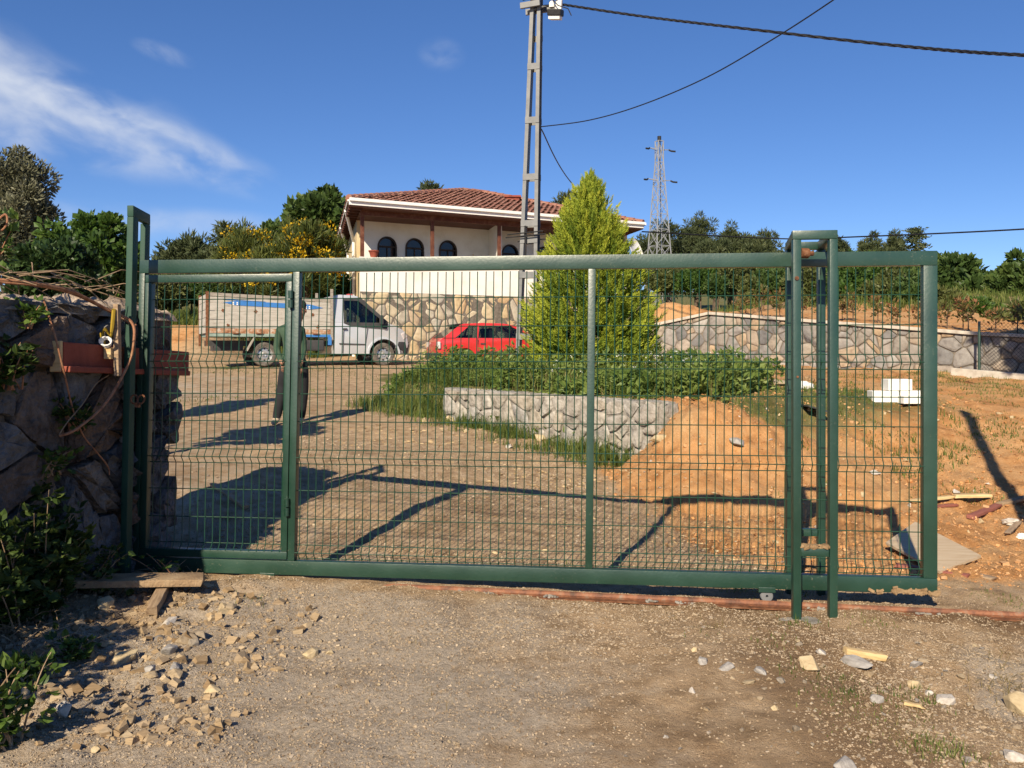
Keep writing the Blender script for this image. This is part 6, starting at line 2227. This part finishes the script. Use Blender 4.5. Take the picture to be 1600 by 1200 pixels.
for k in range(45):
    px, py = rg.uniform(1010, 1600), rg.uniform(640, 900)
    rock(px, py, rg.choice([5, 6, 7, 8, 10]), 'small pale stone on the orange dug ground', 'rock_pale' if k % 3 else 'rock_white', 'small stones of the dug ground')


# gravel too fine to count
def pebbles(name, label, x, y, r, mat, seed, flat=.6):
    rs = np.random.RandomState(seed)
    ico = np.array([(x_, y_, z_) for z_ in (-1, 1) for y_ in (-1, 1) for x_ in (-1, 1)], float) * .62
    fi = np.array([(0, 2, 3), (0, 3, 1), (4, 5, 7), (4, 7, 6), (0, 1, 5), (0, 5, 4), (2, 6, 7), (2, 7, 3), (0, 4, 6), (0, 6, 2), (1, 3, 7), (1, 7, 5)])
    nv = 8
    n = len(x)
    a = rs.rand(n) * 6.283
    sx, sy, sz = (r * (.7 + .7 * rs.rand(n)) for _ in range(3))
    v = ico[None] * (1 + .22 * rs.normal(size=(n, 8, 3)))
    # tumble each grain
    q = unit(rs.normal(size=(n, 4)))
    w_, x_, y_, z_ = q.T
    Rm = np.stack([1 - 2 * (y_ ** 2 + z_ ** 2), 2 * (x_ * y_ - z_ * w_), 2 * (x_ * z_ + y_ * w_), 2 * (x_ * y_ + z_ * w_), 1 - 2 * (x_ ** 2 + z_ ** 2), 2 * (y_ * z_ - x_ * w_), 2 * (x_ * z_ - y_ * w_), 2 * (y_ * z_ + x_ * w_), 1 - 2 * (x_ ** 2 + y_ ** 2)], -1).reshape(n, 3, 3)
    v = np.einsum('nij,nkj->nki', Rm, v)
    v = v * np.stack([sx, sy, sz * flat], -1)[:, None]
    vx = v[..., 0] * np.cos(a)[:, None] - v[..., 1] * np.sin(a)[:, None]
    vy = v[..., 0] * np.sin(a)[:, None] + v[..., 1] * np.cos(a)[:, None]
    z = G(x, y) + r * .12
    V = np.stack([vx + x[:, None], vy + y[:, None], v[..., 2] + z[:, None]], -1).reshape(-1, 3)
    Fc = (fi[None] + 8 * np.arange(n)[:, None, None]).reshape(-1, 3)
    T = np.repeat(rs.rand(n), 8)
    return tag(mesh_obj(name, np_mesh(name, V, Fc, T), mat), label, 'gravel', kind='stuff')


def grains(name, label, x, y, r, mat, seed):
    """very many tiny angular crumbs (eight faces each)"""
    rs = np.random.RandomState(seed)
    oc = np.array([(1, 0, 0), (0, 1, 0), (-1, 0, 0), (0, -1, 0), (0, 0, 1), (0, 0, -1)], float)
    fi = np.array([(0, 1, 4), (1, 2, 4), (2, 3, 4), (3, 0, 4), (1, 0, 5), (2, 1, 5), (3, 2, 5), (0, 3, 5)])
    n = len(x)
    v = oc[None] * (r[:, None, None] * (.55 + .9 * rs.rand(n, 6, 1)))
    v = v + rs.normal(size=v.shape) * (r * .22)[:, None, None]
    a = rs.rand(n) * 6.283; ca, sa = np.cos(a)[:, None], np.sin(a)[:, None]
    V = np.stack([v[..., 0] * ca - v[..., 1] * sa + x[:, None], v[..., 0] * sa + v[..., 1] * ca + y[:, None], v[..., 2] * .8 + (G(x, y) + r * .15)[:, None]], -1).reshape(-1, 3)
    Fc = (fi[None] + 6 * np.arange(n)[:, None, None]).reshape(-1, 3)
    return tag(mesh_obj(name, np_mesh(name, V, Fc, np.repeat(rs.rand(n), 6)), mat), label, 'gravel', kind='stuff')


def mat_tint(name, cols):
    m, n, l, b = nt(name)
    a = n.new('ShaderNodeAttribute'); a.attribute_name = 'tint'
    r = ramp(n, cols); l.new(a.outputs['Fac'], r.inputs[0])
    ns = n.new('ShaderNodeTexNoise'); ns.inputs['Scale'].default_value = 60; ns.inputs['Detail'].default_value = 4
    r2 = ramp(n, [(.75, .74, .72), (1.1, 1.1, 1.1)], [.3, .7]); l.new(ns.outputs[0], r2.inputs[0])
    mx = n.new('ShaderNodeMixRGB'); mx.blend_type = 'MULTIPLY'; mx.inputs[0].default_value = 1
    l.new(r.outputs[0], mx.inputs[1]); l.new(r2.outputs[0], mx.inputs[2])
    l.new(mx.outputs[0], b.inputs['Base Color']); b.inputs['Roughness'].default_value = .95
    b.inputs['Specular IOR Level'].default_value = .15
    return m


M['gravel'] = mat_tint('gravel_grains', [(.22, .165, .11), (.31, .24, .165), (.36, .285, .20), (.32, .27, .215), (.40, .32, .23), (.37, .285, .19), (.47, .385, .28)])
M['clod_brown'] = mat_tint('brown_clods', [(.20, .135, .075), (.31, .22, .13), (.38, .28, .17), (.29, .215, .14), (.44, .345, .225)])
M['litter'] = mat_tint('straw_and_chips', [(.30, .20, .10), (.46, .34, .19), (.56, .44, .27), (.38, .26, .14)])
M['clod'] = mat_tint('orange_clods', [(.35, .16, .06), (.50, .25, .10), (.57, .33, .16), (.46, .28, .15)])
rs = np.random.RandomState(71)
n = 34000
y = 2.6 + 3.1 * rs.rand(n) ** .8; x = (rs.rand(n) - .5) * 1.25 * y
dn = np.clip(.30 + 1.5 * fbm(x * 1.3, y * 1.3, 81, 4) + .5 * (x > 1.6) * (y < 4.6) + .25 * (x < -1.3), .03, 1)
k = rs.rand(n) < dn
x, y = x[k], y[k]
r = .003 + .0078 * rs.rand(len(x)) ** 3.4
pebbles('gravel', 'fine brown gravel covering the track in front of the gate', x, y, r, M['gravel'], 72)
n = 12000
y = 5.9 + 6.5 * rs.rand(n) ** 1.3; x = -3 + 5 * rs.rand(n)
k = rs.rand(n) < np.clip(.5 + 1.0 * fbm(x * 1.3, y * 1.3, 83, 3), .05, 1) * (1 - org_mask(x, y) * .8)
k &= seg_side(x, y, BA, BB)[0] < -.1
x, y = x[k], y[k]
pebbles('gravel', 'fine gravel on the drive behind the gate', x, y, .005 + .010 * rs.rand(len(x)) ** 3, M['gravel'], 73)
n = 15000
y = 5.7 + 8 * rs.rand(n) ** 1.4; x = .7 + 6.0 * rs.rand(n)
k = rs.rand(n) < org_mask(x, y) * np.clip(.45 + 1.1 * fbm(x * 1.6, y * 1.6, 87, 3), .03, 1)
x, y = x[k], y[k]
pebbles('soil_clods', 'crumbly clods of orange soil on the dug ground', x, y, .005 + .026 * rs.rand(len(x)) ** 7, M['clod'], 74, .7)
n = 8000
y = 3.3 + 2.2 * rs.rand(n); x = -3.0 + 1.9 * rs.rand(n)
k = rs.rand(n) < np.clip(1.0 - (x + 2.2) * .7 + .8 * fbm(x * 2, y * 2, 91, 2), 0, 1)
x, y = x[k], y[k]
pebbles('soil_clods', 'crumbly brown clods of the rubble bank at left', x, y, .004 + .030 * rs.rand(len(x)) ** 11, M['clod_brown'], 75, .85)
n = 9000
y = 6.3 + 6.5 * rs.rand(n); x = -2.4 + 5 * rs.rand(n)
s_, t_, _L = seg_side(x, y, BA, BB)
k = (rs.rand(n) < np.exp(-((s_ + 1.3) / 1.0) ** 2) * np.clip(.6 + 1.4 * fbm(x * 1.9, y * 1.9, 95, 3), .05, 1)) & (s_ < -.15)
x, y = x[k], y[k]
chips = np.stack([x, y, G(x, y) + .004], -1)
V1 = leaf_arrays(chips, rs.normal(size=(len(x), 3)) * [1, 1, .12], .02 + .06 * rs.rand(len(x)) ** 2, .3, rs, rs.rand(len(x)), .05)
tag(mesh_obj('straw_litter', np_mesh('straw_litter', *V1), M['litter']), 'straw and wood chips littering the drive below the bed wall', 'litter', kind='stuff')


M['crumb'] = mat_tint('earth_crumbs', [(.17, .115, .07), (.27, .20, .13), (.35, .27, .185), (.42, .34, .245), (.31, .24, .17)])
n = 95000
y = 2.7 + 2.9 * rs.rand(n) ** .75; x = (rs.rand(n) - .5) * 1.22 * y
k = rs.rand(n) < np.clip(.55 + 1.1 * fbm(x * 1.1, y * 1.1, 131, 4), .12, 1)
x, y = x[k], y[k]
grains('earth_crumbs', 'fine earth crumbs and grit of the track in front of the gate', x, y, .0022 + .0042 * rs.rand(len(x)) ** 2, M['crumb'], 132)
n = 30000
y = 5.8 + 5 * rs.rand(n) ** 1.2; x = -2.6 + 4.6 * rs.rand(n)
k = (rs.rand(n) < np.clip(.5 + 1.2 * fbm(x * 1.1, y * 1.1, 133, 4), .1, 1) * (1 - org_mask(x, y))) & (seg_side(x, y, BA, BB)[0] < -.1)
x, y = x[k], y[k]
grains('earth_crumbs', 'fine earth crumbs and grit of the drive behind the gate', x, y, .003 + .006 * rs.rand(len(x)) ** 2, M['crumb'], 134)
n = 40000
y = 5.7 + 7 * rs.rand(n) ** 1.3; x = .6 + 6.2 * rs.rand(n)
k = rs.rand(n) < org_mask(x, y) * np.clip(.5 + 1.2 * fbm(x * 1.3, y * 1.3, 135, 4), .06, 1)
x, y = x[k], y[k]
grains('soil_crumbs', 'crumbled orange earth of the dug plot', x, y, .003 + .012 * rs.rand(len(x)) ** 3, M['clod'], 136)

# ------------------------------------------------------------------ timber and litter
def plank(name, label, pa, pb, w, th, mat, lift=.0, cat='plank', liftb=None, chamfer=.004):
    a, b = Vector(gpos(*pa)), Vector(gpos(*pb))
    a.z += lift + th / 2; b.z += (lift if liftb is None else liftb) + th / 2
    L = (b - a).length
    d = (b - a).normalized()
    s = Vector((0, 0, 1)).cross(d).normalized(); u = d.cross(s)
    mb = MB()
    rg = random.Random(int(pa[0]))
    vs, N = [], 8
    for i in range(N + 1):
        t = i / N - .5
        for (sy, sz) in ((-1, -1), (1, -1), (1, 1), (-1, 1)):
            e = rg.uniform(-.006, .006) if 0 < i < N else rg.uniform(-.02, .02)
            vs.append((t * L + (e if i in (0, N) else 0), sy * w / 2 + e * .5, sz * th / 2 + rg.uniform(-.0015, .0015)))
    fs = [(0, 1, 2, 3), tuple(4 * N + q for q in (3, 2, 1, 0))]
    for i in range(N):
        for q in range(4):
            r_ = (q + 1) % 4
            fs.append((4 * i + q, 4 * i + 4 + q, 4 * i + 4 + r_, 4 * i + r_))
    mb.add(vs, fs)
    o = mb.build(name, M[mat], None, smooth=True, bevel=chamfer)
    R = Matrix((d, s, u)).transposed().to_4x4()
    o.matrix_world = Matrix.Translation((a + b) / 2) @ R
    return tag(o, label, cat)


plank('timber_stick', 'short square timber stick crossing under the mud-caked plank', (237, 968), (276, 888), .062, .05, 'wood_grey', .01)
plank('wooden_plank', 'mud-caked wooden plank lying across the stick at left', (98, 930), (320, 930), .19, .040, 'wood_muddy', .055, liftb=.07)
plank('wooden_plank', 'weathered stick lying in the shade behind the gate door', (333, 762), (385, 798), .05, .03, 'wood_grey', .01)
plank('wooden_plank', 'bright pale plank on the orange ground right of the gate', (1491, 781), (1546, 780), .09, .03, 'wood_pale', .02)
plank('wooden_plank', 'pale plank half hidden behind the gate right stile', (1420, 786), (1488, 779), .07, .025, 'wood_pale', .005)
plank('wooden_plank', 'purple-brown plank tilted on the orange ground', (1516, 815), (1560, 795), .07, .03, 'wood_red', .02)
plank('wooden_plank', 'purple-brown board end beside the gate right stile', (1440, 796), (1494, 792), .06, .025, 'wood_red', .005)
plank('wooden_plank', 'soil-covered plank leading to the right picture edge', (1560, 793), (1640, 772), .08, .03, 'wood_muddy', .01)
plank('wooden_plank', 'short pale lath near the right picture edge', (1573, 839), (1592, 820), .05, .015, 'wood_grey', .015)
plank('wooden_plank', 'brown lath under the plywood board', (1468, 886), (1552, 908), .07, .02, 'wood_grey', .002)
plank('wooden_plank', 'dark lath under the near edge of the plywood board', (1400, 885), (1515, 903), .06, .02, 'wood_red', .0)
plank('wooden_plank', 'cream splinter of wood in the right foreground', (1413, 1103), (1445, 1110), .02, .012, 'wood_pale', .004)
plank('wooden_plank', 'flaking pale timber piece beside the grey slab fragment', (1318, 1024), (1382, 1034), .05, .03, 'wood_pale', .006)
plank('wooden_plank', 'dry pale stick on the grassy edge of the drive', (612, 640), (632, 648), .03, .02, 'wood_pale', .03)
plank('flat_board', 'flat grey board lying on the grass of the plot', (1196, 598), (1225, 604), .35, .03, 'ply', .03, 'board')
plank('dark_board', 'dark blue-grey sheet lying on the plot behind the guide frame', (1252, 642), (1284, 652), .5, .02, 'plastic', .06, 'board')
# plywood sheet
a = Vector(gpos(1384, 864)); b = Vector(gpos(1430, 838)); c = Vector(gpos(1533, 883)); d_ = Vector(gpos(1468, 898))
zb = max(a.z, b.z, c.z, d_.z) + .012
mb = MB(); q = [Vector((p.x, p.y, zb + o)) for p, o in ((a, .035), (b, .045), (c, .02), (d_, .01))]
mid_ = sum(q, Vector()) / 4
mb.add([p - mid_ for p in q] + [p - mid_ - Vector((0, 0, .018)) for p in q], [(0, 1, 2, 3), (7, 6, 5, 4), (0, 4, 5, 1), (1, 5, 6, 2), (2, 6, 7, 3), (3, 7, 4, 0)])
o = mb.build('plywood_sheet', M['ply'], None); o.location = mid_
tag(o, 'square plywood sheet lying behind the low right corner of the gate', 'board')
# white building blocks
M['block'] = mat_noise('white_aerated_block', [(.66, .64, .59), (.75, .73, .68), (.79, .77, .73)], 5, 6, .92, .03, .15, 60)
bx_, by_, bz_ = gpos(1405, 627)
for i, (dx, dz, w_, h_, dy, lab) in enumerate([(-.22, 0, .34, .15, 0, 'white block at the lower left of the block pile'), (.16, 0, .36, .15, .02, 'white block at the lower right of the block pile'), (-.02, .155, .32, .15, .03, 'white block on top of the block pile'), (.12, -.01, .38, .10, -.16, 'white block flat in front of the block pile')]):
    mb = MB(); mb.bb(-w_ / 2, w_ / 2, -.11, .11, 0, h_)
    o = mb.build('building_block', M['block'], None, bevel=.008); o.location = (bx_ + dx, by_ + dy, bz_ + dz - .01); o.rotation_euler = (0, 0, .04 * (i - 1.5))
    tag(o, lab, 'block', 'white building blocks')


def crumple(name, label, cat, px, py, wpx, hpx, mat, seed, flat=.5):
    """crumpled sack or sheet"""
    x, y, z = gpos(px, py)
    bm = bmesh.new(); bmesh.ops.create_icosphere(bm, subdivisions=3, radius=1)
    rx, rz = wpx / F * y / 2, hpx / F * y / 2
    for v in bm.verts:
        n_ = fbm(np.array([v.co.x * 2 + seed]), np.array([v.co.y * 2 + v.co.z * 3]), seed, 3)[0]
        v.co *= 1 + .55 * n_
        v.co = Vector((v.co.x * rx, v.co.y * rx * .7, max(v.co.z, -.4) * rz + rz * .35))
    me = bpy.data.meshes.new(name); bm.to_mesh(me); bm.free(); me.shade_smooth(); me.set_sharp_from_angle(angle=.6)
    o = mesh_obj(name, me, mat, None, (x, y, z))
    return tag(o, label, cat)


M['sack'] = mat_noise('white_plastic_sack', [(.60, .60, .58), (.74, .74, .72)], 6, 5, .55, .1, .2, 30)
crumple('white_sack', 'white crumpled sack in the grass left of the guide frame', 'sack', 1166, 588, 34, 18, M['sack'], 1)
crumple('white_sack', 'white and brown sacks heaped behind the guide frame', 'sack', 1258, 608, 32, 16, M['sack'], 2)
crumple('brown_sack', 'brown lump on top of the heaped white sacks', 'sack', 1262, 598, 18, 16, M['soil_mud'], 3)
crumple('plastic_sheet', 'white torn plastic sheet at the left picture edge', 'plastic', 20, 916, 66, 16, M['sack'], 4)
crumple('debris_heap', 'grey crumpled cement bag near the right picture edge', 'debris', 1580, 820, 26, 16, M['rock_white'], 5)
crumple('debris_heap', 'pale blue rag on the ground at the right picture edge', 'debris', 1598, 842, 18, 12, M['sack'], 6)

# red clay channel fixed to the stone wall, with brackets and tools
ch_ = thing('clay_channel', 'reddish clay-coloured board fixed along the shaded stone wall', 'board', at(190, 560, wall_d(190) - .17))
o0 = at(190, 560, wall_d(190) - .17)
mb = MB(); A_, B_ = at(94, 556, wall_d(94) - .17) - o0, at(291, 567, wall_d(291) - .17) - o0
mb.bar(A_, B_, .045, .16); mb.build('channel', M['tile_red'], ch_, bevel=.008)
mb = MB(); mb.bar(A_ + Vector((.02, -.02, -.075)), B_ + Vector((-.01, -.02, -.075)), .10, .035); mb.build('ledge', M['tile_red'], ch_, bevel=.006)
mb = MB(); mb.bar(A_ + Vector((-.012, -.02, .085)), A_ + Vector((-.012, -.02, -.09)), .06, .03); mb.build('end_block', M['wood_pale'], ch_, bevel=.004)
p_ = at(168, 552, wall_d(168) - .26)
tool = thing('wooden_clamp', 'pale wooden block with yellow strap and rope hanging on the wall', 'tool', p_)
mb = MB(); mb.box((0, .02, 0), (.045, .05, .07)); mb.build('wood_block', M['wood_pale'], tool, bevel=.005)
mb = MB(); mb.bar((.045, .04, -.14), (.035, .05, .30), .03, .045); mb.build('stake', M['wood_grey'], tool, bevel=.003)
M['yellow'] = mat_noise('yellow_strap', [(.26, .17, .015), (.34, .235, .02)], 9, 4, .7, .05, .05, 50)
mb = MB(); mb.tube([(-.02, 0, .04), (-.035, 0, .12), (-.01, -.01, .15), (.02, 0, .10), (.03, 0, .17), (.03, .02, .27)], .012, 6); mb.build('strap', M['yellow'], tool, smooth=True)
mb = MB()
for k in range(5):
    mb.tube([Vector((math.cos(t) * (.026 + .003 * k), -.012 - .004 * k, .062 + math.sin(t) * .026 + .003 * k)) for t in np.linspace(0, 6.283, 12)], .005, 5)
mb.build('rope_coil', M['white_trim'], tool, smooth=True)

# canes and dead brushwood on the wall
def cane(label, pts, r0, r1, mat='cane'):
    P = [at(p[0], p[1], p[2] if p[2] > 0 else wall_d(p[0]) + p[2]) for p in pts]
    def cr(t):
        k = min(int(t), len(P) - 2); f = t - k
        p0, p1, p2, p3 = P[max(k - 1, 0)], P[k], P[k + 1], P[min(k + 2, len(P) - 1)]
        return .5 * ((2 * p1) + (p2 - p0) * f + (2 * p0 - 5 * p1 + 4 * p2 - p3) * f * f + (3 * p1 - p0 - 3 * p2 + p3) * f ** 3)
    n = 8 * len(P)
    path = [cr(t) for t in np.linspace(0, len(P) - 1, n)]
    mb = MB(); mb.tube(path, [r0 + (r1 - r0) * i / (n - 1) for i in range(n)], 6)
    return tag(mb.build('dry_cane', M[mat], None, smooth=True, loc=tuple(P[0])), label, 'cane')


cane('long reddish cane sweeping from the wall top round the gate post to the bramble', [(-20, 436, 4.75), (40, 441, -.05), (110, 455, -.12), (165, 482, -.2), (205, 503, 5.52), (209, 535, 5.5), (200, 570, 5.5), (165, 630, 5.3), (120, 670, 5.0), (93, 681, 4.95)], .010, .008)
cane('thin cane hanging down the wall face in front of the red board', [(68, 468, -.14), (80, 505, -.17), (90, 540, -.24), (102, 590, -.24), (114, 640, -.2), (130, 680, -.2), (150, 705, -.2), (168, 728, -.2), (171, 742, -.2)], .006, .004)
cane('second reddish cane lying along the wall top', [(-20, 440, 4.8), (60, 447, -.02), (120, 462, -.08), (180, 492, -.2), (208, 508, 5.54), (212, 507, 5.53)], .007, .005)
cane('thin grey twig crossing the wall face below the clamp', [(170, 586, -.2), (150, 600, -.2), (130, 630, -.22), (105, 660, -.22), (92, 680, -.2)], .0035, .003, 'twig')
cane('curled cane end above the wall top at the left edge', [(-10, 350, 4.8), (8, 335, 4.8), (11, 348, 4.8), (2, 360, 4.8), (-12, 358, 4.8)], .006, .004)
rg = random.Random(55)
mb = MB()
for k in range(46):
    c = NW + NWD * rg.uniform(.8, WL) + Vector((-rg.uniform(-.06, .4), 0, 0)); c.z = 1.90 + rg.uniform(-.02, .06)
    a = rg.gauss(1.3, .6); L = rg.uniform(.15, .55)
    d = Vector((math.cos(a), math.sin(a), rg.gauss(-.06, .2)))
    b = c + d * L
    m_ = (c + b) / 2 + Vector((0, 0, rg.uniform(-.02, .06)))
    mb.tube([c, m_, b], [.004, .0035, .002], 4)
tag(mb.build('dead_brushwood', M['twig'], None), 'tangle of dry twigs lying on the wall top', 'twigs', kind='stuff')
mb = MB()
for k in range(70):
    px, py = rg.choice([(250, 885), (262, 890), (60, 960), (30, 1020), (40, 985), (130, 1000), (255, 893)])
    x, y, z = gpos(px + rg.gauss(0, 30), py + rg.gauss(0, 14))
    a = rg.uniform(0, 6.28); L = rg.uniform(.06, .28)
    d = Vector((math.cos(a), math.sin(a), rg.uniform(-.05, .35)))
    mb.tube([Vector((x, y, z + .01)), Vector((x, y, z + .02)) + d * L * .5 + Vector((0, 0, rg.uniform(0, .03))), Vector((x, y, z + .02)) + d * L], [.003, .0025, .001], 4)
tag(mb.build('dead_brushwood', M['twig'], None), 'dry twigs and roots scattered over the rubble bank at left', 'twigs', kind='stuff')
cane('dry stem lying over the rubble in the lower left', [(105, 1060, 4.15), (112, 1090, 3.95), (118, 1125, 3.75)], .004, .003, 'twig')
cane('forked dry stem near the lower left corner', [(10, 1080, 3.95), (50, 1065, 4.0), (100, 1058, 4.05)], .004, .003)
cane('thin dark root trailing from the plastic sheet', [(50, 915, 5.2), (80, 925, 5.05), (105, 936, 4.95)], .004, .003)
# concrete footings
for (x, y, r, lab) in ((-2.46, 5.58, .17, 'small concrete footing of the double gate post'), (1.68, 5.04, .17, 'thin concrete patch at the feet of the guide frame')):
    n = 40
    vs = [(math.cos(6.283 * k / n) * r * (1 + .18 * math.sin(k * 1.7) + .1 * math.sin(k * 3.1)), math.sin(6.283 * k / n) * r * .55 * (1 + .15 * math.sin(k * 2.3)), 0) for k in range(n)]
    mb = MB(); mb.prism([(v[0], v[1]) for v in vs], lambda a, b: (a, b, .012), lambda a, b: (a * 1.1, b * 1.1, -.08))
    o = mb.build('concrete_footing', M['mortar_old'], None, bevel=.008); o.location = (x, y, g1(x, y) - .008)
    tag(o, lab, 'footing')
